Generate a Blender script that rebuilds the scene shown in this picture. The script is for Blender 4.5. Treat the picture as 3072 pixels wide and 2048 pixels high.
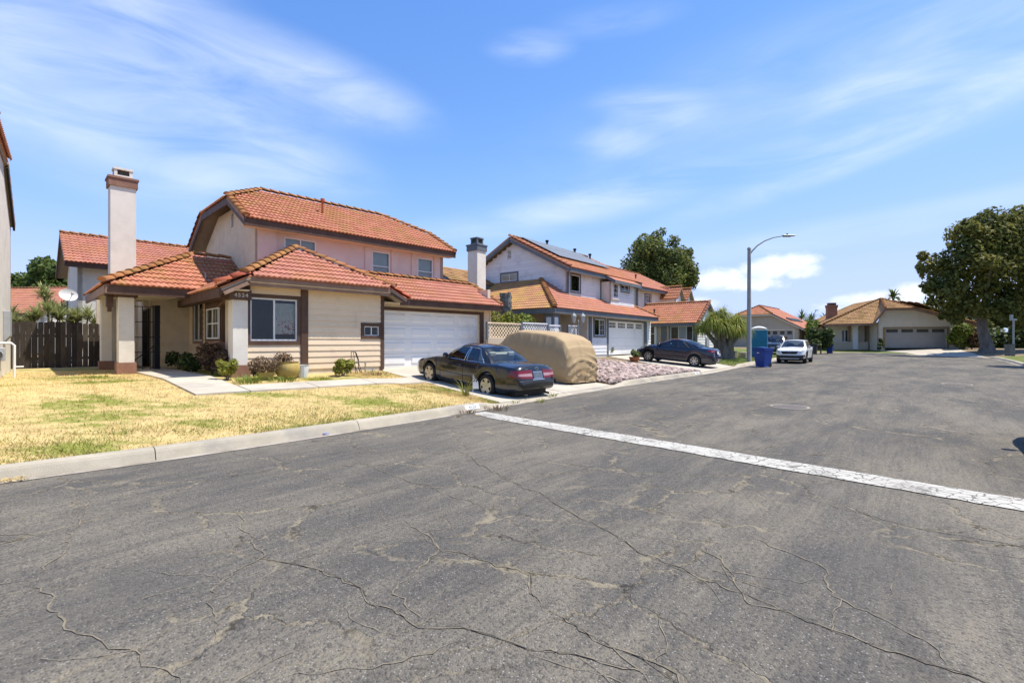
import bpy, bmesh, math, random
import numpy as np
from mathutils import Vector, Matrix
from mathutils.bvhtree import BVHTree
from mathutils.geometry import tessellate_polygon

R = math.radians
PI = math.pi
SC = bpy.context.scene
COL = SC.collection
for _o in list(bpy.data.objects):
    bpy.data.objects.remove(_o)

# ------------------------------------------------------------------ camera
CAMZ = 1.6
cam_d = bpy.data.cameras.new('camera')
cam_d.sensor_width = 36.0
cam_d.lens = 36.0 * 1450 / 3072
cam_d.clip_start = 0.05
cam_d.clip_end = 6000
cam = bpy.data.objects.new('camera', cam_d)
COL.objects.link(cam)
cam.location = (0, 0, CAMZ)
cam.rotation_euler = (R(90), 0, 0)
SC.camera = cam
SC.view_settings.view_transform = 'Standard'
SC.view_settings.look = 'None'
SC.view_settings.exposure = 0.55
SC.view_settings.gamma = 1.0
SC.view_settings.use_curve_mapping = False
SC.render.film_transparent = False
SC.cycles.max_bounces = 6
SC.cycles.diffuse_bounces = 4
SC.cycles.glossy_bounces = 3
SC.cycles.transparent_max_bounces = 12

# ------------------------------------------------------------------ sun
SUN_EL = R(65.5)
_sx, _sy = 0.9994, 0.035                      # horizontal direction towards the sun
SUN_AZ = math.atan2(_sx, _sy)                 # clockwise from +Y
sun_d = bpy.data.lights.new('sun', 'SUN')
sun_d.energy = 4.6
sun_d.angle = R(0.53)
sun_d.color = (1.0, 0.945, 0.85)
sun = bpy.data.objects.new('sun', sun_d)
COL.objects.link(sun)
_dir = Vector((_sx * math.cos(SUN_EL), _sy * math.cos(SUN_EL), math.sin(SUN_EL)))
sun.rotation_euler = _dir.to_track_quat('Z', 'Y').to_euler()
sun.location = (20, -10, 30)


# ------------------------------------------------------------------ node helper
class N:
    """small helper round a node tree"""
    def __init__(s, nt):
        s.nt = nt

    def new(s, t, **kw):
        n = s.nt.nodes.new(t)
        for k, v in kw.items():
            setattr(n, k, v)
        return n

    def put(s, sock, v):
        if v is None:
            return
        if isinstance(v, bpy.types.NodeSocket):
            s.nt.links.new(v, sock)
        else:
            try:
                sock.default_value = v
            except Exception:
                if isinstance(v, (int, float)):
                    sock.default_value = (v, v, v)
                elif len(v) == 3:
                    sock.default_value = (v[0], v[1], v[2], 1)

    def math(s, op, a, b=None, c=None, clamp=False):
        n = s.new('ShaderNodeMath', operation=op)
        n.use_clamp = clamp
        s.put(n.inputs[0], a)
        s.put(n.inputs[1], b)
        s.put(n.inputs[2], c)
        return n.outputs[0]

    def vmath(s, op, a, b=None, out=0):
        n = s.new('ShaderNodeVectorMath', operation=op)
        s.put(n.inputs[0], a)
        s.put(n.inputs[1], b)
        return n.outputs[out]

    def mix(s, f, a, b, blend='MIX'):
        n = s.new('ShaderNodeMix', data_type='RGBA', blend_type=blend)
        s.put(n.inputs[0], f)
        s.put(n.inputs[6], a if not isinstance(a, tuple) else (*a[:3], 1))
        s.put(n.inputs[7], b if not isinstance(b, tuple) else (*b[:3], 1))
        return n.outputs[2]

    def noise(s, vec, scale=5, detail=3, rough=.55, dist=0, col=False):
        n = s.new('ShaderNodeTexNoise')
        s.put(n.inputs['Vector'], vec)
        s.put(n.inputs['Scale'], scale)
        s.put(n.inputs['Detail'], detail)
        s.put(n.inputs['Roughness'], rough)
        s.put(n.inputs['Distortion'], dist)
        return n.outputs['Color'] if col else n.outputs[0]

    def voro(s, vec, scale=5, feature='F1', out='Distance', rnd=1.0):
        n = s.new('ShaderNodeTexVoronoi', feature=feature)
        s.put(n.inputs['Vector'], vec)
        s.put(n.inputs['Scale'], scale)
        s.put(n.inputs['Randomness'], rnd)
        return n.outputs[out]

    def ss(s, x, lo, hi):
        n = s.new('ShaderNodeMapRange', interpolation_type='SMOOTHSTEP')
        s.put(n.inputs[0], x)
        n.inputs[1].default_value = lo
        n.inputs[2].default_value = hi
        n.inputs[3].default_value = 0
        n.inputs[4].default_value = 1
        return n.outputs[0]

    def mapping(s, vec, loc=(0, 0, 0), rot=(0, 0, 0), scale=(1, 1, 1)):
        n = s.new('ShaderNodeMapping')
        s.put(n.inputs[0], vec)
        n.inputs[1].default_value = loc
        n.inputs[2].default_value = rot
        n.inputs[3].default_value = scale
        return n.outputs[0]


# ------------------------------------------------------------------ sky with cloud
world = bpy.data.worlds.new('World')
SC.world = world
world.use_nodes = True
_nt = world.node_tree
_nt.nodes.clear()
W = N(_nt)
sky = W.new('ShaderNodeTexSky', sky_type='NISHITA')
sky.sun_disc = False
sky.sun_elevation = SUN_EL
sky.sun_rotation = SUN_AZ
sky.air_density = 1.0
sky.dust_density = 0.15
sky.ozone_density = 3.0
sky.altitude = 50
SKY_STRENGTH = 0.15
world.cycles.sampling_method = "MANUAL"
world.cycles.sample_map_resolution = 256
_tc = W.new('ShaderNodeTexCoord')
_sep = W.new('ShaderNodeSeparateXYZ')
W.put(_sep.inputs[0], _tc.outputs['Generated'])
_x, _y, _z = _sep.outputs
_az = W.math('ARCTAN2', _x, _y)
_el = W.math('ARCSINE', _z)
_cmb = W.new('ShaderNodeCombineXYZ')
W.put(_cmb.inputs[0], _az)
W.put(_cmb.inputs[1], _el)
_ae = _cmb.outputs[0]
# the same air seen as a high flat layer, for the cirrus
_zi = W.math('MAXIMUM', W.math('ADD', _z, .12), .05)
_c2 = W.new('ShaderNodeCombineXYZ')
W.put(_c2.inputs[0], W.math('DIVIDE', _x, _zi))
W.put(_c2.inputs[1], W.math('DIVIDE', _y, _zi))
_flat = _c2.outputs[0]


def _blob(az, el, ra, re, rot=0.0):
    n = W.new('ShaderNodeMapping', vector_type='TEXTURE')
    W.put(n.inputs[0], _ae)
    n.inputs[1].default_value = (az, el, 0)
    n.inputs[2].default_value = (0, 0, rot)
    n.inputs[3].default_value = (ra, re, 1)
    l = W.vmath('LENGTH', n.outputs[0], out=1)
    return W.math('SUBTRACT', 1.0, W.ss(l, 0.15, 1.0))


_fib = W.noise(W.mapping(_flat, rot=(0, 0, R(-38)), scale=(.55, 2.3, 1)), 1.15, 4, .6, dist=.8)
_fib2 = W.noise(W.mapping(_ae, rot=(0, 0, R(-14)), scale=(3.2, 13, 1)), 1.0, 5, .6, dist=.7)
_soft = W.noise(W.mapping(_ae, scale=(3, 6, 1)), 1.0, 2, .5)


def _uv(u, v):
    dx, dz = (u - 1536) / 1450, (1024 - v) / 1450
    return math.atan2(dx, 1), math.atan2(dz, math.hypot(dx, 1))


def _sum(l):
    a = l[0]
    for q in l[1:]:
        a = W.math('ADD', a, q)
    return a


_cb = []
for (u, v, ru, rv, rot, s) in ((420, 140, 700, 260, -22, .95), (230, 330, 620, 200, -18, 1.0), (1000, 260, 380, 110, -12, .95),
                               (600, 420, 560, 130, -8, .8), (1590, 145, 170, 55, 0, .75), (1960, 325, 230, 70, -8, .75),
                               (1850, 425, 160, 60, 0, .7), (2650, 420, 800, 60, 15, .75), (1750, 620, 800, 75, 9, .8),
                               (2300, 330, 900, 240, 8, .40), (2500, 700, 800, 50, 4, .6), (2950, 170, 500, 200, 12, .5),
                               (2600, 275, 150, 45, 0, .45), (1850, 60, 250, 50, 0, .35)):
    a, e = _uv(u, v)
    b = _blob(a, e, ru / 1450, rv / 1450, R(rot))
    _cb.append(W.math('MULTIPLY', b, s))
_cm = W.math('MINIMUM', _sum(_cb), 1.0)
_tex = W.math('ADD', W.math('MULTIPLY', _fib2, .75), W.math('MULTIPLY', _soft, .6))
_cir = W.math('MULTIPLY', _cm, W.ss(_tex, .38, 1.0))
# cirrus elsewhere in the sky, so that the dome goes on as it does in view
_beh = W.math('MULTIPLY', W.ss(_fib, .52, .85), W.math('MULTIPLY', W.ss(_el, .08, .5), .5))
_back = W.ss(_y, .5, -.1)
_cir = W.math('MAXIMUM', _cir, W.math('MULTIPLY', _beh, _back))
_cir = W.math('MULTIPLY', _cir, .70)
# small cumulus low over the roofs
_kb = []
for (u, v, ru, rv, s) in ((2325, 800, 150, 62, 1.0), (2400, 815, 90, 40, .9), (2150, 835, 140, 52, .95), (2240, 850, 230, 45, .7), (2100, 912, 100, 40, .7),
                          (2640, 905, 170, 45, .85), (2780, 870, 130, 42, .8), (2540, 925, 150, 36, .6), (2880, 790, 70, 20, .55), (2950, 900, 200, 40, .5)):
    a, e = _uv(u, v)
    _kb.append(W.math('MULTIPLY', _blob(a, e, ru / 1450, rv / 1450), s))
_km = _kb[0]
for q in _kb[1:]:
    _km = W.math('MAXIMUM', _km, q)
_puff = W.noise(W.mapping(_ae, scale=(15, 22, 1)), 1.0, 5, .62)
_cu = W.ss(W.math('ADD', _km, W.math('MULTIPLY', W.math('SUBTRACT', _puff, .5), 1.5)), .34, .95)
_cu = W.math('MULTIPLY', _cu, W.ss(_km, .02, .25))
_shade = W.ss(W.noise(W.mapping(_ae, loc=(0, -.012, 0), scale=(9, 14, 1)), 1.0, 2, .5), .35, .62)
_hsv = W.new('ShaderNodeHueSaturation')
_hsv.inputs['Hue'].default_value = .512
_hsv.inputs['Saturation'].default_value = 1.22
_hsv.inputs['Value'].default_value = 1.36
W.put(_hsv.inputs['Color'], sky.outputs[0])
# the bright band by the horizon rolls off softly, channel by channel
_sp = W.new('ShaderNodeSeparateColor')
W.put(_sp.inputs[0], _hsv.outputs[0])
_cc = W.new('ShaderNodeCombineColor')
for _i, _k in enumerate((3.0, 3.7, 6.0)):
    _v = W.math('MAXIMUM', _sp.outputs[_i], 1e-4)
    W.put(_cc.inputs[_i], W.math('POWER', W.math('ADD', W.math('POWER', _v, -3.0), _k ** -3.0), -1 / 3.0))
_c = W.mix(_cir, _cc.outputs[0], (4.3, 4.8, 5.7))
_cucol = W.mix(_shade, (6.2, 6.2, 6.3), (4.6, 5.0, 5.8))
_c = W.mix(W.math('MULTIPLY', _cu, .85), _c, _cucol)
_bg = W.new('ShaderNodeBackground')
W.put(_bg.inputs[0], _c)
_bg.inputs[1].default_value = SKY_STRENGTH
_wo = W.new('ShaderNodeOutputWorld')
_nt.links.new(_bg.outputs[0], _wo.inputs[0])


# ------------------------------------------------------------------ objects
def tag(o, label=None, cat=None, group=None, kind=None):
    if label:
        o['label'] = label
    if cat:
        o['category'] = cat
    if group:
        o['group'] = group
    if kind:
        o['kind'] = kind
    return o


def empty(name, loc=(0, 0, 0), rz=0.0, label=None, cat=None, group=None, parent=None):
    o = bpy.data.objects.new(name, None)
    o.empty_display_size = .3
    COL.objects.link(o)
    o.location = loc
    o.rotation_euler = (0, 0, rz)
    if parent:
        o.parent = parent
    return tag(o, label, cat, group)


def link(name, me, mat=None, parent=None, loc=None, rot=None):
    o = bpy.data.objects.new(name, me)
    COL.objects.link(o)
    if mat is not None and len(me.materials) == 0:
        me.materials.append(mat)
    if parent:
        o.parent = parent
    if loc is not None:
        o.location = loc
    if rot is not None:
        o.rotation_euler = rot
    return o


def copy_tree(o, parent=None):
    c = o.copy()
    COL.objects.link(c)
    c.parent = parent
    for ch in o.children:
        copy_tree(ch, c)
    return c


class MB:
    def __init__(s):
        s.v = []
        s.f = []
        s.m = []
        s.mi = 0

    def add(s, vs, fs):
        k = len(s.v)
        s.v += [tuple(p) for p in vs]
        s.f += [tuple(i + k for i in f) for f in fs]
        s.m += [s.mi] * len(fs)
        return s

    def quad(s, *p):
        return s.add(p, [tuple(range(len(p)))])

    def box(s, x0, x1, y0, y1, z0, z1):
        v = [(x, y, z) for x in (x0, x1) for y in (y0, y1) for z in (z0, z1)]
        return s.add(v, [(0, 1, 3, 2), (4, 6, 7, 5), (0, 4, 5, 1), (2, 3, 7, 6), (0, 2, 6, 4), (1, 5, 7, 3)])

    def obox(s, c, ex, ey, ez, hx, hy, hz):
        c, ex, ey, ez = Vector(c), Vector(ex), Vector(ey), Vector(ez)
        v = [c + ex * (a * hx) + ey * (b * hy) + ez * (d * hz) for a in (-1, 1) for b in (-1, 1) for d in (-1, 1)]
        return s.add(v, [(0, 1, 3, 2), (4, 6, 7, 5), (0, 4, 5, 1), (2, 3, 7, 6), (0, 2, 6, 4), (1, 5, 7, 3)])

    def bar(s, p, q, w, h, up=(0, 0, 1)):
        """rectangular bar from p to q; w across, h along up"""
        p, q = Vector(p), Vector(q)
        d = (q - p)
        L = d.length
        if L < 1e-6:
            return s
        d /= L
        up = Vector(up)
        side = d.cross(up)
        if side.length < 1e-4:
            side = d.cross(Vector((1, 0, 0)))
        side.normalize()
        up = side.cross(d).normalized()
        return s.obox((p + q) / 2, d, side, up, L / 2, w / 2, h / 2)

    def prism(s, poly, off):
        """polygon (3D list) extruded by vector off"""
        n = len(poly)
        off = Vector(off)
        a = [Vector(p) for p in poly]
        b = [p + off for p in a]
        fs = [tuple(range(n)), tuple(range(2 * n - 1, n - 1, -1))]
        for i in range(n):
            j = (i + 1) % n
            fs.append((i, i + n, j + n, j))
        return s.add(a + b, fs)

    def tube(s, pts, r, n=8, caps=True):
        pts = [Vector(p) for p in pts]
        rs = r if isinstance(r, (list, tuple)) else [r] * len(pts)
        vs, fs = [], []
        prev = None
        for i, p in enumerate(pts):
            d = (pts[min(i + 1, len(pts) - 1)] - pts[max(i - 1, 0)])
            if d.length < 1e-9:
                d = Vector((0, 0, 1))
            d.normalize()
            if prev is None:
                a = d.cross(Vector((0, 0, 1)))
                if a.length < .1:
                    a = d.cross(Vector((1, 0, 0)))
            else:
                a = prev - d * prev.dot(d)
            a.normalize()
            prev = a
            b = d.cross(a)
            for k in range(n):
                t = 2 * PI * k / n
                vs.append(p + (a * math.cos(t) + b * math.sin(t)) * rs[i])
        for i in range(len(pts) - 1):
            for k in range(n):
                fs.append((i * n + k, i * n + (k + 1) % n, (i + 1) * n + (k + 1) % n, (i + 1) * n + k))
        if caps:
            fs.append(tuple(range(n - 1, -1, -1)))
            m = (len(pts) - 1) * n
            fs.append(tuple(range(m, m + n)))
        return s.add(vs, fs)

    def lathe(s, prof, c=(0, 0, 0), n=20, axis='z', wob=None):
        vs, fs = [], []
        for (r, z) in prof:
            for k in range(n):
                t = 2 * PI * k / n
                rr = r * (1 + (wob(t, z) if wob else 0))
                if axis == 'z':
                    vs.append((c[0] + rr * math.cos(t), c[1] + rr * math.sin(t), c[2] + z))
                elif axis == 'y':
                    vs.append((c[0] + rr * math.cos(t), c[1] + z, c[2] + rr * math.sin(t)))
                else:
                    vs.append((c[0] + z, c[1] + rr * math.cos(t), c[2] + rr * math.sin(t)))
        for i in range(len(prof) - 1):
            for k in range(n):
                a, b = i * n + k, i * n + (k + 1) % n
                fs.append((a, b, b + n, a + n))
        return s.add(vs, fs)

    def grid(s, fn, nu, nv):
        vs = [fn(i / nu, j / nv) for i in range(nu + 1) for j in range(nv + 1)]
        fs = []
        for i in range(nu):
            for j in range(nv):
                k = i * (nv + 1) + j
                fs.append((k, k + nv + 1, k + nv + 2, k + 1))
        return s.add(vs, fs)

    def mesh(s, name, smooth=False, fix=True):
        me = bpy.data.meshes.new(name)
        me.from_pydata(s.v, [], s.f)
        if any(s.m):
            me.polygons.foreach_set('material_index', s.m)
        if fix:
            bm = bmesh.new()
            bm.from_mesh(me)
            bmesh.ops.recalc_face_normals(bm, faces=bm.faces)
            bm.to_mesh(me)
            bm.free()
        if smooth:
            me.polygons.foreach_set('use_smooth', [True] * len(me.polygons))
            if smooth != 2:
                try:
                    me.set_sharp_from_angle(angle=R(40))
                except Exception:
                    pass
        me.update()
        return me

    def obj(s, name, mat, parent=None, smooth=False, fix=True, loc=None, rot=None, bevel=0):
        me = s.mesh(name, smooth, fix)
        for m in (mat if isinstance(mat, (list, tuple)) else [mat]):
            me.materials.append(m)
        if bevel:
            bm = bmesh.new()
            bm.from_mesh(me)
            bmesh.ops.remove_doubles(bm, verts=bm.verts, dist=1e-5)
            bmesh.ops.bevel(bm, geom=list(bm.edges), offset=bevel, segments=1, affect='EDGES', clamp_overlap=True)
            bm.to_mesh(me)
            bm.free()
        return link(name, me, None, parent, loc, rot)


def np_mesh(name, V, Fq, mat, smooth=False):
    """V (n,3), Fq (m,k) arrays"""
    me = bpy.data.meshes.new(name)
    V = np.asarray(V, dtype=np.float32)
    Fq = np.asarray(Fq, dtype=np.int32)
    k = Fq.shape[1]
    me.vertices.add(len(V))
    me.vertices.foreach_set('co', V.ravel())
    me.loops.add(Fq.size)
    me.loops.foreach_set('vertex_index', Fq.ravel())
    me.polygons.add(len(Fq))
    me.polygons.foreach_set('loop_start', np.arange(0, Fq.size, k, dtype=np.int32))
    me.polygons.foreach_set('loop_total', np.full(len(Fq), k, dtype=np.int32))
    if smooth:
        me.polygons.foreach_set('use_smooth', np.ones(len(Fq), dtype=bool))
    me.update(calc_edges=True)
    if mat:
        me.materials.append(mat)
    return me


# ------------------------------------------------------------------ materials
MATS = {}


def pm(name, c1, c2=None, scale=4.0, rough=.7, bump=0.0, bscale=None, metal=0.0, coat=0.0, spec=.3, world_co=False,
       lo=.35, hi=.65, stretch=(1, 1, 1), island=0.0, detail=4, dirt=None, dscale=1.2, trans=0.0, sub=0.0, dlo=.5, dhi=.75):
    m = bpy.data.materials.new(name)
    m.use_nodes = True
    nt = m.node_tree
    nt.nodes.clear()
    n = N(nt)
    out = n.new('ShaderNodeOutputMaterial')
    b = n.new('ShaderNodeBsdfPrincipled')
    nt.links.new(b.outputs[0], out.inputs[0])
    if world_co:
        co = n.new('ShaderNodeNewGeometry').outputs['Position']
    else:
        co = n.new('ShaderNodeTexCoord').outputs['Object']
    cs = co if stretch == (1, 1, 1) else n.mapping(co, scale=stretch)
    col = (*c1, 1)
    if c2 is not None:
        f = n.ss(n.noise(cs, scale, detail, .6), lo, hi)
        col = n.mix(f, c1, c2)
    if dirt is not None:
        d = n.ss(n.noise(co, dscale, 5, .65), dlo, dhi)
        col = n.mix(d, col if not isinstance(col, tuple) else tuple(col[:3]), dirt)
    if island:
        g = n.new('ShaderNodeNewGeometry').outputs['Random Per Island']
        oi = n.new('ShaderNodeObjectInfo').outputs['Random']
        r = n.math('FRACT', n.math('ADD', g, oi))
        hv = n.new('ShaderNodeHueSaturation')
        n.put(hv.inputs['Value'], n.math('ADD', 1 - island, n.math('MULTIPLY', r, 2 * island)))
        n.put(hv.inputs['Hue'], n.math('ADD', .5 - island * .04, n.math('MULTIPLY', n.math('FRACT', n.math('MULTIPLY', r, 7.3)), island * .08)))
        n.put(hv.inputs['Color'], col)
        col = hv.outputs[0]
    n.put(b.inputs['Base Color'], col)
    b.inputs['Roughness'].default_value = rough
    b.inputs['Metallic'].default_value = metal
    b.inputs['Coat Weight'].default_value = coat
    b.inputs['Coat Roughness'].default_value = .05
    b.inputs['Specular IOR Level'].default_value = spec
    if bump:
        bn = n.new('ShaderNodeBump')
        bn.inputs['Strength'].default_value = bump
        bn.inputs['Distance'].default_value = .02
        n.put(bn.inputs['Height'], n.noise(cs, bscale or scale * 6, 4, .6))
        nt.links.new(bn.outputs[0], b.inputs['Normal'])
    if trans:
        t = n.new('ShaderNodeBsdfTranslucent')
        n.put(t.inputs[0], col)
        mx = n.new('ShaderNodeMixShader')
        mx.inputs[0].default_value = trans
        nt.links.new(b.outputs[0], mx.inputs[1])
        nt.links.new(t.outputs[0], mx.inputs[2])
        nt.links.new(mx.outputs[0], out.inputs[0])
    MATS[name] = m
    return m


def glass_mat(name, tint=(.75, .85, .82), refl=.08, rough=.02):
    m = bpy.data.materials.new(name)
    m.use_nodes = True
    nt = m.node_tree
    nt.nodes.clear()
    n = N(nt)
    out = n.new('ShaderNodeOutputMaterial')
    t = n.new('ShaderNodeBsdfTransparent')
    t.inputs[0].default_value = (*tint, 1)
    g = n.new('ShaderNodeBsdfGlossy')
    g.inputs['Roughness'].default_value = rough
    fr = n.new('ShaderNodeFresnel')
    fr.inputs[0].default_value = 1.5
    f = n.math('ADD', n.math('MULTIPLY', fr.outputs[0], 1.0), refl, clamp=True)
    mx = n.new('ShaderNodeMixShader')
    n.put(mx.inputs[0], f)
    nt.links.new(t.outputs[0], mx.inputs[1])
    nt.links.new(g.outputs[0], mx.inputs[2])
    nt.links.new(mx.outputs[0], out.inputs[0])
    MATS[name] = m
    return m


M = MATS
pm('stucco_cream', (.69, .585, .44), (.64, .54, .40), 3, .9, .35, 60, dirt=(.57, .475, .36), dscale=1.5)
pm('stucco_white', (.76, .70, .61), (.71, .65, .56), 3, .9, .4, 60, dirt=(.66, .59, .51), dscale=1.3)
pm('stucco_pink', (.70, .53, .45), (.65, .48, .41), 1.6, .9, .35, 60, dirt=(.66, .56, .50), dscale=.9)
pm('stucco_pale', (.70, .665, .575), (.65, .615, .53), 2, .9, .3, 60, dirt=(.60, .565, .485), dscale=1.0)
pm('plank_cream', (.78, .62, .435), (.74, .585, .405), 5, .75, .25, 30, stretch=(1, 6, 6), island=.06, dirt=(.66, .52, .365), dscale=2.0)
pm('plank_white', (.74, .735, .73), (.70, .695, .69), 5, .7, .2, 30, stretch=(1, 6, 6), island=.04, dirt=(.56, .55, .55), dscale=1.5)
pm('plank_bright', (.80, .79, .77), (.75, .74, .72), 5, .7, .2, 30, stretch=(1, 6, 6), island=.04, dirt=(.64, .62, .58), dscale=1.5)
pm('brown_paint', (.082, .043, .028), (.105, .058, .038), 3, .6, .2, 20, dirt=(.115, .066, .043), dscale=1.6)
pm('brown_light', (.27, .165, .115), (.23, .135, .09), 3, .65, .2, 20, dirt=(.34, .24, .19), dscale=2.2)
pm('base_brown', (.30, .16, .11), (.25, .13, .09), 4, .85, .5, 40)
pm('slate_paint', (.115, .13, .145), (.14, .155, .17), 3, .6, .1, 20)
pm('white_paint', (.80, .79, .76), (.77, .76, .735), 1.2, .55, .05, 30, dirt=(.68, .66, .62), dscale=.8)
pm('window_white', (.74, .74, .72), (.68, .68, .66), 6, .45)
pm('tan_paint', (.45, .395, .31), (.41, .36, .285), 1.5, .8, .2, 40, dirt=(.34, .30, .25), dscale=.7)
pm('tan_light', (.50, .42, .31), (.46, .385, .285), 1.5, .85, .3, 40)
pm('beige', (.64, .575, .46), (.60, .535, .425), 1.3, .85, .3, 40, dirt=(.56, .50, .40), dscale=.8)
pm('ochre_trim', (.30, .21, .11), (.26, .18, .09), 3, .7)
pm('door_grey', (.32, .31, .295), (.30, .29, .275), 1.5, .6)
pm('interior', (.055, .055, .045), (.075, .073, .06), 2, .9)
pm('curtain_white', (.62, .60, .56), (.55, .53, .49), 8, .9, .3, 20)
pm('curtain_flower', (.66, .60, .56), (.42, .12, .13), 13, .9, lo=.56, hi=.62, detail=2)
pm('blind', (.60, .60, .60), (.56, .56, .56), 3, .8)
pm('iron', (.012, .011, .011), None, rough=.5, metal=.3)
pm('black_plastic', (.018, .018, .018), None, rough=.55)
pm('rubber', (.016, .016, .016), (.028, .027, .026), 30, .85)
pm('chrome', (.75, .75, .76), None, rough=.12, metal=1.0)
pm('alloy', (.55, .55, .55), (.46, .46, .45), 14, .32, metal=.85)
pm('galv', (.34, .35, .34), (.29, .30, .29), 4, .5, metal=.35)
pm('pole_grey', (.30, .30, .285), (.26, .26, .245), 4, .7, .1, 40)
pm('concrete', (.52, .465, .375), (.45, .40, .32), 1.3, .9, .4, 90, world_co=True, dirt=(.33, .30, .26), dscale=.55)
pm('kerb_concrete', (.45, .395, .30), (.37, .325, .245), 2.0, .9, .4, 70, world_co=True, dirt=(.31, .28, .235), dscale=.9, dlo=.48, dhi=.68)
pm('gutter_concrete', (.42, .375, .31), (.33, .29, .24), 1.6, .9, .5, 60, world_co=True, dirt=(.22, .185, .14), dscale=1.3, dlo=.45, dhi=.65)
pm('soil', (.25, .19, .12), (.19, .14, .085), 3, .95, .5, 30, world_co=True)
pm('dry_ground', (.30, .25, .16), (.22, .20, .12), .15, .95, .3, 5, world_co=True)
pm('wood_grey', (.068, .052, .037), (.092, .071, .050), 3, .85, .5, 18, stretch=(14, 14, 1), island=.35, dirt=(.11, .092, .07), dscale=1.8)
pm('bark', (.17, .14, .115), (.10, .08, .062), 5, .95, .9, 14, stretch=(1, 1, .35))
pm('bark_pale', (.20, .17, .14), (.12, .10, .08), 4, .95, .9, 12, stretch=(1, 1, .35))
pm('stone_dark', (.12, .115, .105), (.19, .18, .165), 5, .9, .8, 9)
pm('rock', (.44, .335, .285), (.31, .235, .20), 7, .9, .6, 30, island=.45, world_co=True)
pm('terracotta', (.42, .17, .085), (.34, .13, .065), 6, .8, .2, 30)
pm('pot_yellow', (.45, .33, .10), (.38, .27, .08), 5, .55, .15, 20, dirt=(.30, .24, .12), dscale=5)
pm('bin_blue', (.012, .045, .22), (.015, .052, .25), 3, .5)
pm('bin_black', (.03, .03, .03), None, rough=.6)
pm('toilet_blue', (.015, .16, .26), (.02, .18, .29), 3, .5)
pm('toilet_light', (.18, .45, .55), (.16, .42, .52), 3, .5)
pm('toilet_roof', (.60, .64, .64), None, rough=.5)
pm('solar', (.15, .165, .18), (.17, .185, .20), 1.5, .5)
pm('lamp_glass', (.45, .45, .42), None, rough=.3)
pm('meter_grey', (.36, .37, .38), (.32, .33, .34), 5, .55)
pm('dish', (.62, .61, .59), None, rough=.5)
pm('text_light', (.42, .40, .37), None, rough=.5)
pm('text_dark', (.20, .20, .21), None, rough=.8)
pm('paint_white', (.68, .67, .64), (.60, .59, .56), 12, .8, world_co=True)
# tile: terracotta with lichen
pm('roof_tile', (.40, .150, .080), (.46, .190, .112), 2.6, .85, .25, 60, world_co=True, island=.10, dirt=(.36, .175, .065), dscale=1.1, dlo=.46, dhi=.66)
pm('roof_tile_pink', (.40, .158, .105), (.45, .195, .135), 2.6, .85, .25, 60, world_co=True, island=.09, dirt=(.41, .175, .095), dscale=.9, dlo=.42, dhi=.62)
pm('roof_tile_yellow', (.46, .25, .095), (.42, .20, .115), 1.6, .85, .25, 60, world_co=True, island=.10, dirt=(.46, .28, .085), dscale=.7, dlo=.45, dhi=.6)
pm('roof_tile_brown', (.34, .195, .085), (.39, .225, .10), 1.6, .85, .25, 60, world_co=True, island=.16, dirt=(.24, .14, .05), dscale=.9, dlo=.45, dhi=.65)
pm('rake_tile', (.46, .11, .045), (.40, .10, .05), 4, .8, .15, 40, island=.1)
pm('ridge_tile', (.38, .16, .06), (.32, .15, .05), 4, .85, .3, 40, world_co=True, island=.16, dirt=(.22, .14, .05), dscale=2)
glass_mat('glass_window', (.80, .84, .82), .015)
glass_mat('glass_car', (.82, .88, .85), .05)
glass_mat('glass_car_dark', (.30, .34, .35), .07)


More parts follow.
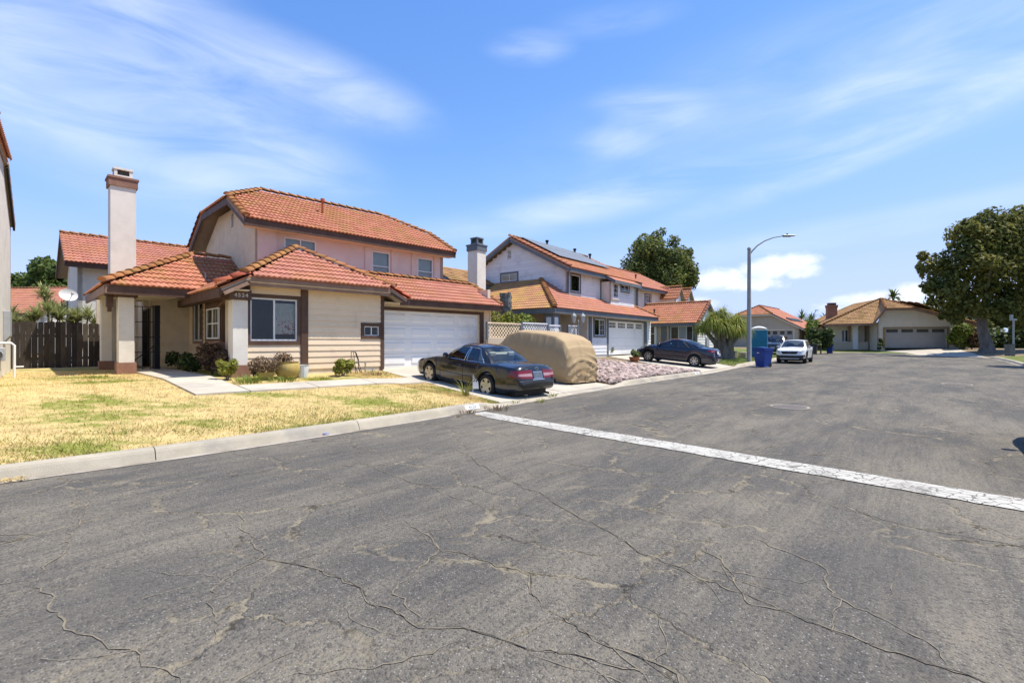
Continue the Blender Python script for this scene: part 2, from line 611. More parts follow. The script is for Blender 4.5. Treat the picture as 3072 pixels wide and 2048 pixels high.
# ------------------------------------------------------------------ road, kerb, lots
def asphalt():
    m = bpy.data.materials.new('asphalt')
    m.use_nodes = True
    nt = m.node_tree
    nt.nodes.clear()
    n = N(nt)
    out = n.new('ShaderNodeOutputMaterial')
    b = n.new('ShaderNodeBsdfPrincipled')
    nt.links.new(b.outputs[0], out.inputs[0])
    P = n.new('ShaderNodeNewGeometry').outputs['Position']
    Pr = n.mapping(P, rot=(0, 0, R(-50)))             # x along the street
    # dust and wear in long streaks
    big = n.noise(n.mapping(Pr, scale=(.22, .6, 1)), 1.0, 5, .6)
    mid = n.noise(n.mapping(Pr, scale=(.7, 2.6, 1)), 1.0, 6, .68, dist=.4)
    rake = n.noise(n.mapping(Pr, scale=(1.1, 26, 1)), 1.0, 4, .7, dist=.5)
    fine = n.noise(P, 60, 3, .7)
    grit = n.voro(P, 70, 'F1', 'Color')
    gs = n.new('ShaderNodeSeparateColor')
    n.put(gs.inputs[0], grit)
    gd = n.voro(P, 70, 'F1', 'Distance')
    dust = n.math('ADD', n.math('MULTIPLY', big, .75), n.math('ADD', n.math('MULTIPLY', mid, .55), n.math('MULTIPLY', n.math('SUBTRACT', rake, .5), .32)))
    dust = n.ss(n.math('ADD', dust, n.math('MULTIPLY', n.math('SUBTRACT', fine, .5), .30)), .48, .86)
    col = n.mix(dust, (.092, .085, .075), (.205, .178, .135))
    # aggregate: pale and dark grains
    g1 = n.math('MULTIPLY', n.ss(gs.outputs[0], .72, .95), n.ss(gd, .55, .2))
    col = n.mix(n.math('MULTIPLY', g1, .75), col, (.34, .32, .28))
    g2 = n.ss(gs.outputs[1], .60, .95)
    col = n.mix(n.math('MULTIPLY', g2, .55), col, (.042, .041, .040))
    # dark seal and oil stains, by the kerb and down the lane
    st = n.ss(n.noise(n.mapping(Pr, scale=(.5, 1.4, 1)), 1.0, 5, .6, dist=.8), .60, .72)
    col = n.mix(n.math('MULTIPLY', st, .45), col, (.060, .057, .053))
    sm = n.ss(n.noise(n.mapping(Pr, loc=(7, 3, 0), scale=(.35, .9, 1)), 1.0, 4, .5, dist=.6), .58, .70)
    col = n.mix(n.math('MULTIPLY', sm, .35), col, (.080, .076, .070))
    # cracks at two sizes
    wob = n.noise(P, 1.1, 5, .7, col=True)
    wv = n.vmath('SCALE', n.vmath('SUBTRACT', wob, (.5, .5, .5)), None)
    wv.node.inputs[3].default_value = .75
    Pw = n.vmath('ADD', P, wv)
    wob2 = n.noise(P, 9, 3, .7, col=True)
    wv2 = n.vmath('SCALE', n.vmath('SUBTRACT', wob2, (.5, .5, .5)), None)
    wv2.node.inputs[3].default_value = .09
    Pw = n.vmath('ADD', Pw, wv2)
    e1 = n.voro(n.mapping(Pw, rot=(0, 0, R(-50)), scale=(.7, 1.0, 0)), 1.0, 'DISTANCE_TO_EDGE')
    e2 = n.voro(n.mapping(Pw, rot=(0, 0, R(-35)), scale=(1.6, 2.1, 0)), 1.0, 'DISTANCE_TO_EDGE')
    k1 = n.ss(n.noise(P, .45, 3, .6), .34, .52)
    k2 = n.ss(n.noise(n.mapping(P, loc=(5, 9, 0)), .55, 3, .6), .50, .62)
    c1 = n.math('MULTIPLY', n.ss(e1, .011, .003), k1)
    h1 = n.math('MULTIPLY', n.ss(e1, .022, .006), k1)
    c2 = n.math('MULTIPLY', n.ss(e2, .014, .004), k2)
    h2 = n.math('MULTIPLY', n.ss(e2, .035, .010), k2)
    halo = n.math('MAXIMUM', h1, n.math('MULTIPLY', h2, .6))
    brk = n.ss(n.noise(P, 6, 3, .7), .38, .55)
    col = n.mix(n.math('MULTIPLY', n.math('MULTIPLY', halo, brk), .7), col, (.29, .245, .165))
    core = n.math('MULTIPLY', n.math('MAXIMUM', c1, n.math('MULTIPLY', c2, .7)), n.ss(n.noise(P, 4, 3, .7), .42, .6))
    col = n.mix(n.math('MULTIPLY', core, .8), col, (.022, .018, .012))
    n.put(b.inputs['Base Color'], col)
    b.inputs['Roughness'].default_value = .93
    b.inputs['Specular IOR Level'].default_value = .25
    bp = n.new('ShaderNodeBump')
    bp.inputs['Strength'].default_value = .8
    bp.inputs['Distance'].default_value = .012
    hgt = n.math('SUBTRACT', n.math('ADD', n.math('MULTIPLY', fine, .5), n.math('MULTIPLY', n.ss(gd, .6, .1), .5)), n.math('MULTIPLY', halo, 1.5))
    n.put(bp.inputs['Height'], hgt)
    nt.links.new(bp.outputs[0], b.inputs['Normal'])
    MATS['asphalt'] = m


asphalt()


def line_paint():
    """thick cracked traffic paint; the asphalt shows in the cracks"""
    m = bpy.data.materials.new('cracked_paint')
    m.use_nodes = True
    nt = m.node_tree
    nt.nodes.clear()
    n = N(nt)
    out = n.new('ShaderNodeOutputMaterial')
    b = n.new('ShaderNodeBsdfPrincipled')
    nt.links.new(b.outputs[0], out.inputs[0])
    P = n.new('ShaderNodeNewGeometry').outputs['Position']
    wob = n.noise(P, 6, 4, .7, col=True)
    wv = n.vmath('SCALE', n.vmath('SUBTRACT', wob, (.5, .5, .5)), None)
    wv.node.inputs[3].default_value = .14
    Pw = n.vmath('ADD', P, wv)
    e = n.voro(n.mapping(Pw, rot=(0, 0, R(47)), scale=(6.5, 8.5, 0)), 1.0, 'DISTANCE_TO_EDGE')
    e2 = n.voro(n.mapping(Pw, scale=(16, 16, 0)), 1.0, 'DISTANCE_TO_EDGE')
    k = n.ss(n.noise(P, 1.6, 3, .6), .30, .6)
    c = n.math('MULTIPLY', n.ss(e, .05, .012), n.math('ADD', .35, n.math('MULTIPLY', k, .65)))
    c2 = n.math('MULTIPLY', n.ss(e2, .07, .02), n.ss(n.noise(P, 2.6, 3, .6), .5, .64))
    c = n.math('MAXIMUM', c, n.math('MULTIPLY', c2, .8))
    col = n.mix(n.noise(P, 14, 4, .6), (.50, .475, .415), (.42, .395, .34))
    col = n.mix(n.math('MULTIPLY', n.ss(n.noise(P, 50, 3, .7), .62, .75), .5), col, (.24, .22, .185))
    col = n.mix(n.math('MULTIPLY', n.ss(n.noise(P, 1.3, 5, .65), .45, .7), .55), col, (.30, .275, .225))
    col = n.mix(c, col, (.07, .064, .052))
    n.put(b.inputs['Base Color'], col)
    b.inputs['Roughness'].default_value = .8
    bp = n.new('ShaderNodeBump')
    bp.inputs['Strength'].default_value = .7
    bp.inputs['Distance'].default_value = .01
    n.put(bp.inputs['Height'], n.math('SUBTRACT', 1.0, c))
    nt.links.new(bp.outputs[0], b.inputs['Normal'])
    MATS['cracked_paint'] = m


line_paint()


def lawn_mat(name, dry1, dry2, green, glo, ghi, edge=True):
    m = bpy.data.materials.new(name)
    m.use_nodes = True
    nt = m.node_tree
    nt.nodes.clear()
    n = N(nt)
    out = n.new('ShaderNodeOutputMaterial')
    b = n.new('ShaderNodeBsdfPrincipled')
    P = n.new('ShaderNodeNewGeometry')
    Pos = P.outputs['Position']
    f = n.ss(n.noise(Pos, 2.6, 7, .75), .40, .70)
    col = n.mix(f, dry1, dry2)
    g = n.noise(n.mapping(Pos, rot=(0, 0, R(-48)), scale=(.45, .8, 1)), 1.0, 5, .62)
    gm = n.ss(n.math('ADD', g, n.math('MULTIPLY', n.math('SUBTRACT', n.noise(Pos, 5, 3, .6), .5), .25)), glo, ghi)
    col = n.mix(gm, col, green)
    hv = n.new('ShaderNodeHueSaturation')
    n.put(hv.inputs['Value'], n.math('ADD', .78, n.math('MULTIPLY', P.outputs['Random Per Island'], .44)))
    n.put(hv.inputs['Color'], col)
    n.put(b.inputs['Base Color'], hv.outputs[0])
    b.inputs['Roughness'].default_value = .8
    b.inputs['Specular IOR Level'].default_value = .2
    t = n.new('ShaderNodeBsdfTranslucent')
    n.put(t.inputs[0], hv.outputs[0])
    mx = n.new('ShaderNodeMixShader')
    mx.inputs[0].default_value = .25
    nt.links.new(b.outputs[0], mx.inputs[1])
    nt.links.new(t.outputs[0], mx.inputs[2])
    nt.links.new(mx.outputs[0], out.inputs[0])
    MATS[name] = m


lawn_mat('lawn_dry', (.69, .53, .235), (.47, .345, .145), (.27, .28, .055), .50, .64)
lawn_mat('lawn_green', (.20, .22, .06), (.26, .24, .07), (.115, .165, .03), .40, .58)


def zr(y):
    return .006 * max(0.0, y - 10)


# outline of the roadway: up the near side, round the end of the street, back down the far side
_K = [(-34, -20), (-20, -7.2), (-10, 1.55), (-5.77, 5.45), (-4.58, 6.58), (-3.07, 8.25), (-.85, 10.95), (4.07, 17.0), (9.18, 22.7), (13.1, 27.76),
      (17.1, 32.85), (23.5, 41), (29.5, 48.6), (32, 52), (34.6, 53.6), (37.4, 52), (39.2, 48.5), (40.3, 45), (40.3, 41.2),
      (36, 35.4), (29.75, 28.1), (20, 16.6), (12, 7), (5, -1.6), (-8, -17), (-14, -24)]


def catmull(pts, step=.4):
    out = []
    P = [Vector((*p, 0)) for p in pts]
    for i in range(len(P) - 1):
        p0, p1, p2, p3 = P[max(i - 1, 0)], P[i], P[i + 1], P[min(i + 2, len(P) - 1)]
        k = max(2, int((p2 - p1).length / step))
        for j in range(k):
            t = j / k
            out.append(.5 * ((2 * p1) + (p2 - p0) * t + (2 * p0 - 5 * p1 + 4 * p2 - p3) * t * t + (3 * p1 - p0 - 3 * p2 + p3) * t ** 3))
    out.append(P[-1])
    return out


KP = catmull(_K)
KN = np.array([(p.x, p.y) for p in KP])
_seg = np.diff(KN, axis=0)
_sl = np.hypot(_seg[:, 0], _seg[:, 1])
KT = np.concatenate([[0], np.cumsum(_sl)])
_tan = np.vstack([_seg / _sl[:, None], (_seg[-1] / _sl[-1])[None]])
_tan = (_tan + np.vstack([_tan[:1], _tan[:-1]]))
_tan /= np.linalg.norm(_tan, axis=1)[:, None]
KNOR = np.stack([-_tan[:, 1], _tan[:, 0]], 1)            # outward, away from the road


def k_at(t):
    i = int(np.clip(np.searchsorted(KT, t) - 1, 0, len(KT) - 2))
    f = (t - KT[i]) / (KT[i + 1] - KT[i])
    p = KN[i] * (1 - f) + KN[i + 1] * f
    nn = KNOR[i] * (1 - f) + KNOR[i + 1] * f
    return p, nn / np.linalg.norm(nn)


def k_of(x, y):
    d = np.hypot(KN[:, 0] - x, KN[:, 1] - y)
    i = int(np.argmin(d))
    best = None
    for j in (max(i - 1, 0), min(i, len(KN) - 2)):
        a, s = KN[j], KN[j + 1] - KN[j]
        f = float(np.clip(((x - a[0]) * s[0] + (y - a[1]) * s[1]) / (s @ s), 0, 1))
        q = a + s * f
        dd = math.hypot(x - q[0], y - q[1])
        if best is None or dd < best[0]:
            nn = np.array([-s[1], s[0]]) / np.linalg.norm(s)
            w = (x - q[0]) * nn[0] + (y - q[1]) * nn[1]
            best = (dd, KT[j] + f * (KT[j + 1] - KT[j]), math.copysign(dd, w))
    return best[1], best[2]


T_DRIVES = []                                            # (t0, t1) of the dropped kerbs


def kerb_h(t):
    h = .15
    for a, b in T_DRIVES:
        if a - .9 < t < b + .9:
            if a <= t <= b:
                return .03
            e = (a - t) / .9 if t < a else (t - b) / .9
            h = min(h, .03 + .12 * e * e * (3 - 2 * e))
    return h


def prof(w, h):
    if w <= .33:
        return h
    if w < 7.3:
        return h + (w - .33) / 6.97 * (.61 - h)
    return min(.61 + (w - 7.3) * .008, .68)


def lot_z(x, y):
    t, w = k_of(x, y)
    yk = k_at(t)[0][1]
    return zr(yk) + (prof(w, kerb_h(t)) if w > 0 else 0.0)


# house 1 stands square to this part of the street
H1O = (-4.70, 17.75)
_dx = (2950 - 1536) / 1450
H1A = math.atan2(1, _dx)                                  # direction of the front, from +X
H2O = (5.97, 30.0)
H2A = math.atan2(1, (2690 - 1536) / 1450)


def loc2w(o, ang, a, b):
    c, s = math.cos(ang), math.sin(ang)
    return o[0] + a * c - b * s, o[1] + a * s + b * c


def h1w(a, b):
    return loc2w(H1O, H1A, a, b)


def h2w(a, b):
    return loc2w(H2O, H2A, a, b)


T_DRIVES.append((k_of(*h1w(-1.0, -7))[0], k_of(*h1w(5.1, -6.6))[0]))
_t2 = k_of(9.3, 22.9)[0]
T_DRIVES.append((_t2, _t2 + 6.2))
T_DRIVES.append((k_of(39.5, 47.6)[0], k_of(40.4, 41.2)[0]))
T_END = KT[-1]

# -- ground to the horizon
_g = MB()
_ys = [-2500, -60, -20, 10, 60, 90, 2500]
_xs = [-2500, -60, 0, 60, 110, 2500]
_g.grid(lambda u, v: (_xs[round(u * 5)], _ys[round(v * 6)], min(zr(_ys[round(v * 6)]), .3) - .35), 5, 6)
tag(_g.obj('ground', M['dry_ground'], fix=False), kind='structure')

# -- road
_r = MB()
_r.grid(lambda u, v: (-36 + 84 * u, -24 + 82 * v, zr(-24 + 82 * v) - .004), 42, 82)
road = tag(_r.obj('road', M['asphalt'], fix=False), kind='structure')

# -- lots: soil sheet behind the kerb all the way round
_ws = [.30, 1, 2, 3, 4, 5, 6, 7.3, 10, 14, 20, 30, 45]
_lm = MB()
_tt = list(np.arange(0, T_END, 1.0))
for i in range(len(_tt) - 1):
    pass


def lot_grid():
    rows = []
    for t in _tt:
        p, nn = k_at(t)
        h = kerb_h(t)
        rows.append([(p[0] + nn[0] * w, p[1] + nn[1] * w, zr(p[1]) + prof(w, h) - .03) for w in _ws])
    k = len(_ws)
    fs = []
    for i in range(len(rows) - 1):
        for j in range(k - 1):
            fs.append((i * k + j, (i + 1) * k + j, (i + 1) * k + j + 1, i * k + j + 1))
    _lm.add([q for r in rows for q in r], fs)


# inside the tight end of the street the offset rows would cross: the sheet is made per side
lot_grid()
tag(_lm.obj('terrain', M['soil'], fix=False), kind='structure')

# -- kerb, poured in three metre lengths
kerb = empty('kerb', (0, 0, 0))
tag(kerb, kind='structure')
gutter = MB()
_t = 12.0
_ki = 0
while _t < T_END - 16:
    L = 3.05
    p0, _n0 = k_at(_t)
    dist = math.hypot(p0[0], p0[1] - 4)
    m = MB()
    ns = 8
    prev = None
    sect = []
    for i in range(ns + 1):
        t = _t + .006 + (L - .012) * i / ns
        p, nn = k_at(t)
        h = kerb_h(t)
        z = zr(p[1])
        sect.append([(p[0] + nn[0] * w, p[1] + nn[1] * w, z + q) for w, q in
                     ((.10, -.08), (.10, .004), (.115, max(.012, h * .25)), (.15, h * .72), (.175, h * .93), (.205, h), (.34, h + .004), (.34, -.08))])
    for i in range(ns):
        a, b = sect[i], sect[i + 1]
        for j in range(7):
            m.quad(a[j], b[j], b[j + 1], a[j + 1])
    m.quad(*sect[0])
    m.quad(*reversed(sect[-1]))
    m.obj('kerb_section', M['kerb_concrete'], kerb)
    for i in range(ns):
        ta, tb = _t + L * i / ns, _t + L * (i + 1) / ns
        pa, na = k_at(ta)
        pb, nb = k_at(tb)
        za, zb = zr(pa[1]), zr(pb[1])
        gutter.quad((pa[0] - na[0] * .02, pa[1] - na[1] * .02, za + .003), (pb[0] - nb[0] * .02, pb[1] - nb[1] * .02, zb + .003),
                    (pb[0] + nb[0] * .12, pb[1] + nb[1] * .12, zb + .003), (pa[0] + na[0] * .12, pa[1] + na[1] * .12, za + .003))
    _t += L
gutter.obj('gutter', M['gutter_concrete'], kerb)


def sheet(name, fn, nu, nv, mat, lift=.0, parent=None, kind='structure'):
    """surface patch that follows the lot: fn(u, v) -> (x, y)"""
    m = MB()

    def f(u, v):
        x, y = fn(u, v)
        return x, y, lot_z(x, y) + lift
    m.grid(f, nu, nv)
    o = m.obj(name, mat, parent, fix=False)
    if kind and not parent:
        tag(o, kind=kind)
    return o


def slabs(name, corners_fn, nu, nv, mat, lift=.01, gap=.008, sub=4, label=None):
    """concrete poured in bays, each bay a slab of its own"""
    e = empty(name)
    tag(e, kind='structure')
    for i in range(nu):
        for j in range(nv):
            def f(u, v):
                return corners_fn((i + gap + u * (1 - 2 * gap)) / nu, (j + gap + v * (1 - 2 * gap)) / nv)
            m = MB()
            g = []
            for a in range(sub + 1):
                for b in range(sub + 1):
                    x, y = f(a / sub, b / sub)
                    g.append((x, y, lot_z(x, y) + lift))
            k = sub + 1
            m.add(g, [(a * k + b, (a + 1) * k + b, (a + 1) * k + b + 1, a * k + b + 1) for a in range(sub) for b in range(sub)])
            # rim down into the ground
            rim = [a * k for a in range(k)] + [(k - 1) * k + b for b in range(1, k)] + [a * k + k - 1 for a in range(k - 2, -1, -1)] + [b for b in range(k - 2, 0, -1)]
            top = [g[q] for q in rim]
            bot = [(x, y, z - .06) for x, y, z in top]
            for q in range(len(rim)):
                r = (q + 1) % len(rim)
                m.quad(top[q], top[r], bot[r], bot[q])
            m.obj('concrete_slab', mat, e, fix=False)
    return e


def quadfn(A, B, C, D):
    A, B, C, D = [Vector(p) for p in (A, B, C, D)]
    return lambda u, v: tuple(((A * (1 - u) + B * u) * (1 - v) + (D * (1 - u) + C * u) * v)[:2])


def kw(t, w):
    p, nn = k_at(t)
    return p[0] + nn[0] * w, p[1] + nn[1] * w


# driveway and walk of the nearest house
_ta, _tb = T_DRIVES[0]
slabs('driveway', quadfn(kw(_ta + .1, .345), kw(_tb - .05, .345), h1w(5.2, .1), h1w(-.45, .1)), 2, 3, M['concrete'], lift=.012, sub=6)
slabs('front_walk', quadfn(h1w(-6.7, -3.45), h1w(-5.6, -3.45), h1w(-5.75, 5.6), h1w(-6.95, 5.6)), 1, 6, M['concrete'], lift=.035)
slabs('side_walk', quadfn(h1w(-5.59, -3.45), h1w(-.75, -3.6), h1w(-.6, -2.5), h1w(-5.59, -2.45)), 3, 1, M['concrete'], lift=.033)
# second driveway, with the dark car
_tc0, _td0 = T_DRIVES[1]
slabs('second_driveway', quadfn(kw(_tc0 + .05, .345), kw(_td0 - .05, .345), h2w(6.0, -.05), h2w(-.2, -.05)), 2, 3, M['concrete'], lift=.012, sub=5)
_te0, _tf0 = T_DRIVES[2]
# lawn of the nearest house
LAWN_T0 = 14.0


def lawn_fn(u, v):
    t = LAWN_T0 + (_ta - .02 - LAWN_T0) * u
    w = .33 + (15.5 - .33) * v
    x, y = kw(t, w)
    return x, y


lawn = sheet('lawn', lawn_fn, 40, 24, M['lawn_dry'], lift=-.005)
LAWN_EDGE = quadfn(kw(_ta - .5, .34), kw(_ta + .12, .345), h1w(-.47, -.25), h1w(-2.2, -.42))
sheet('lawn_edge', LAWN_EDGE, 8, 16, M['lawn_dry'], lift=.0)
# lawns round the end of the street
_p = k_of(15.0, 30.2)[0]
sheet('verge_lawn', lambda u, v: kw(_td0 + .05 + (k_of(31.5, 51.2)[0] - _td0) * u, .34 + 10 * v), 30, 8, M['lawn_green'], lift=0)
sheet('far_lawn', lambda u, v: kw(k_of(33.2, 52.9)[0] + (_te0 - k_of(33.2, 52.9)[0]) * u, .34 + 7 * v), 12, 6, M['lawn_green'], lift=0)
sheet('corner_lawn', lambda u, v: kw(_tf0 + (k_of(14, 9.5)[0] - _tf0) * u, .34 + 22 * v), 30, 10, M['lawn_green'], lift=0)

# -- white line painted across the road
A = Vector((-.80, 10.78))
B = Vector((9.2, .35))
_d = (B - A).normalized()
_nn = Vector((-_d.y, _d.x))
m = MB()
_rnd = random.Random(4)
_nseg = 120
_top, _bot = [], []
for i in range(_nseg + 1):
    f = i / _nseg
    c = A.lerp(B, f)
    fade = min(1, .35 + f * 12)
    e1 = .25 + _rnd.uniform(-.008, .008)
    e2 = -.25 * fade + _rnd.uniform(-.018, .018)
    _top.append((*(c + _nn * e1), 0))
    _bot.append((*(c + _nn * e2), 0))
for i in range(_nseg):
    q = [_bot[i], _bot[i + 1], _top[i + 1], _top[i]]
    m.quad(*[(x, y, zr(y) + .006) for x, y, _ in q])
line = m.obj('road_marking', M['cracked_paint'], fix=False)
tag(line, 'wide cracked white line painted across the street', 'road marking')
# bare sandy patch where the line meets the gutter
pm('sand', (.52, .38, .23), (.40, .29, .17), 8, .95, .3, 60, world_co=True)
m = MB()
_rp = random.Random(9)
_c = Vector((-.42, 10.28))
ring = []
for k in range(22):
    t = 2 * PI * k / 22
    r = 1 + _rp.uniform(-.25, .2)
    q = _c + _d * (math.cos(t) * .62 * r) + _nn * (math.sin(t) * .13 * r)
    ring.append((q.x, q.y, .0045))
m.quad(*ring)
tag(m.obj('sand_patch', M['sand'], fix=False), 'small tan sand patch beside the start of the white line', 'sand', kind='stuff')

# -- manhole
for (mx, my, mr, lab) in ((6.76, 11.77, .36, 'round iron manhole cover in the road beyond the white line'),
                          (16.2, 17.6, .36, 'round manhole cover far up the road by the right kerb')):
    e = empty('manhole_cover', (mx, my, zr(my)), 0, lab, 'manhole', 'manholes in the street')
    mm = MB()
    mm.lathe([(mr * 1.2, .001), (mr * 1.2, .004), (mr * 1.04, .005), (mr * 1.04, .001)], n=28)
    mm.obj('ring', M['gutter_concrete'], e)
    mm = MB()
    mm.lathe([(0.001, .006), (mr * .6, .007), (mr, .006), (mr, 0)], n=28)
    mm.obj('lid', pm('iron_lid', (.10, .085, .07), (.13, .11, .09), 12, .7) if 'iron_lid' not in M else M['iron_lid'], e)


# -- cracks that run through the asphalt, filled with tan dust, some still open
pm('crack_dust', (.24, .20, .135), (.135, .117, .088), 9, .95, world_co=True, lo=.38, hi=.62)
pm('crack_open', (.030, .026, .020), (.12, .10, .07), 9, .95, world_co=True, lo=.42, hi=.66)
_cr = random.Random(17)


def crack(pts, w, mat, wob=.05, lift=.0015, step=.05):
    """ragged strip through the given points"""
    P = [Vector((p[0], p[1])) for p in pts]
    line_ = []
    for a, b in zip(P, P[1:]):
        n = max(2, int((b - a).length / step))
        for i in range(n):
            line_.append(a.lerp(b, i / n))
    line_.append(P[-1])
    off = 0.0
    L, Rr = [], []
    n = len(line_)
    for i, p in enumerate(line_):
        d = (line_[min(i + 1, n - 1)] - line_[max(i - 1, 0)]).normalized()
        nn = Vector((-d.y, d.x))
        off = off * .86 + _cr.uniform(-1, 1) * wob * .5
        ends = min(1, i / 4, (n - 1 - i) / 4) if n > 9 else .8
        ww = w * _cr.uniform(.25, 1.3) * max(.15, ends)
        c = p + nn * off
        L.append(c + nn * ww / 2)
        Rr.append(c - nn * ww / 2)
    m = MB()
    for i in range(n - 1):
        q = [L[i], L[i + 1], Rr[i + 1], Rr[i]]
        m.quad(*[(t.x, t.y, zr(t.y) + lift) for t in q])
    o = m.obj('crack', M[mat], road, fix=False)
    return [(L[i] + Rr[i]) / 2 for i in range(n)]


_main = [[(-.9, 7.25), (.2, 5.2), (1.05, 3.55), (1.75, 2.75), (2.5, 2.05), (3.4, 1.3)],
         [(-4.35, 5.1), (-3.95, 4.4), (-3.7, 4.05), (-3.35, 3.65), (-3.2, 3.2)],
         [(-2.2, 6.7), (-1.5, 5.9), (-.9, 5.3), (-.2, 4.6)],
         [(.25, 2.9), (.45, 2.55), (.75, 2.3), (.85, 1.9), (1.2, 1.5)],
         [(1.45, 3.9), (1.55, 3.3), (1.42, 2.95), (1.75, 2.75)],
         [(2.0, 4.0), (2.15, 3.4), (2.0, 3.05), (2.25, 2.6), (2.2, 2.35)],
         [(-1.9, 3.6), (-1.2, 3.2), (-.5, 2.75), (.25, 2.5), (.75, 2.3)],
         [(-3.2, 3.2), (-2.3, 2.6), (-1.4, 2.2), (-.6, 1.8)],
         [(-2.6, 4.6), (-2.2, 4.0), (-1.9, 3.6), (-1.95, 3.1), (-1.6, 2.6)],
         [(-.6, 3.75), (.1, 3.3), (.25, 2.9)],
         [(-5.6, 3.4), (-4.6, 3.9), (-3.7, 4.05)],
         [(-1.0, 4.4), (-.6, 3.75), (-.8, 3.1), (-.5, 2.75)],
         [(3.0, 4.9), (3.6, 4.1), (4.6, 3.2)],
         [(-7.0, 2.6), (-5.2, 2.9), (-3.2, 3.2)],
         [(3.0, 7.5), (3.4, 6.9), (4.4, 6.0)], [(2.0, 11.5), (4.5, 9.2), (7.0, 7.2)]]
for i, pl in enumerate(_main):
    c = crack(pl, .011, 'crack_dust', .055)
    if i % 3 == 0:
        crack([(p.x, p.y) for p in c[::4]], .0045, 'crack_open', .008, .003)
    for k in range(2):
        s0 = c[_cr.randrange(2, max(3, len(c) - 2))]
        a = _cr.uniform(0, 2 * PI)
        q = [(s0.x, s0.y)]
        for j in range(_cr.randrange(2, 5)):
            a += _cr.uniform(-.7, .7)
            q.append((q[-1][0] + .22 * math.cos(a), q[-1][1] + .22 * math.sin(a)))
        crack(q, .0065, 'crack_dust', .04, .0018)
for k in range(34):
    x, y = _cr.uniform(-6, 6), _cr.uniform(1.6, 8.5)
    if abs(x) > y * 1.1 + .3 or k_of(x, y)[1] > -.4:
        continue
    a = _cr.choice((R(50), R(-42), R(20))) + _cr.uniform(-.5, .5)
    q = [(x, y)]
    for j in range(_cr.randrange(2, 6)):
        a += _cr.uniform(-.6, .6)
        q.append((q[-1][0] + .2 * math.cos(a), q[-1][1] + .2 * math.sin(a)))
    crack(q, .006, 'crack_dust', .045)


pm('soffit_paint', (.30, .24, .18), (.26, .21, .155), 3, .8)
# ------------------------------------------------------------------ building kit
TW, TE = .30, .335                                       # tile width and exposure


def tile_base():
    """one double-roll tile: x across, y up the slope, z out of it"""
    n = 8
    top, v, f = [], [], []
    for i in range(n + 1):
        x = TW * i / n
        zz = .038 * (.5 - .5 * math.cos(4 * PI * (i / n)))
        top.append((x, zz))
    for x, zz in top:
        v.append((x, 0, zz + .044))
    for x, zz in top:
        v.append((x, TE * 1.10, zz + .006))
    for x, zz in top:
        v.append((x, 0, zz + .044))
    for x, zz in top:
        v.append((x, .012, zz * .6 - .004))
    k = n + 1
    for i in range(n):
        f.append((i, i + 1, k + i + 1, k + i))
        f.append((2 * k + i + 1, 2 * k + i, 3 * k + i, 3 * k + i + 1))
    return np.array(v), np.array(f)


TV, TF = tile_base()


def cap_base(L=.42, r=.125):
    """one ridge tile: a tapered half barrel along x"""
    n = 6
    v, f = [], []
    for s, (x, rr, dz) in enumerate(((0, r, .045), (L, r * .86, .01))):
        for i in range(n + 1):
            t = PI * i / n
            v.append((x, rr * math.cos(t), rr * .72 * math.sin(t) + dz))
    k = n + 1
    for i in range(n):
        f.append((i + 1, i, k + i, k + i + 1))
    v.append((0, 0, .0))
    for i in range(n):
        f.append((i, i + 1, 2 * k, 2 * k))
    return np.array(v), f


CV, CF = cap_base()


def inside(poly, x, y):
    c = False
    j = len(poly) - 1
    for i in range(len(poly)):
        xi, yi = poly[i]
        xj, yj = poly[j]
        if (yi > y) != (yj > y) and x < (xj - xi) * (y - yi) / (yj - yi) + xi:
            c = not c
        j = i
    return c


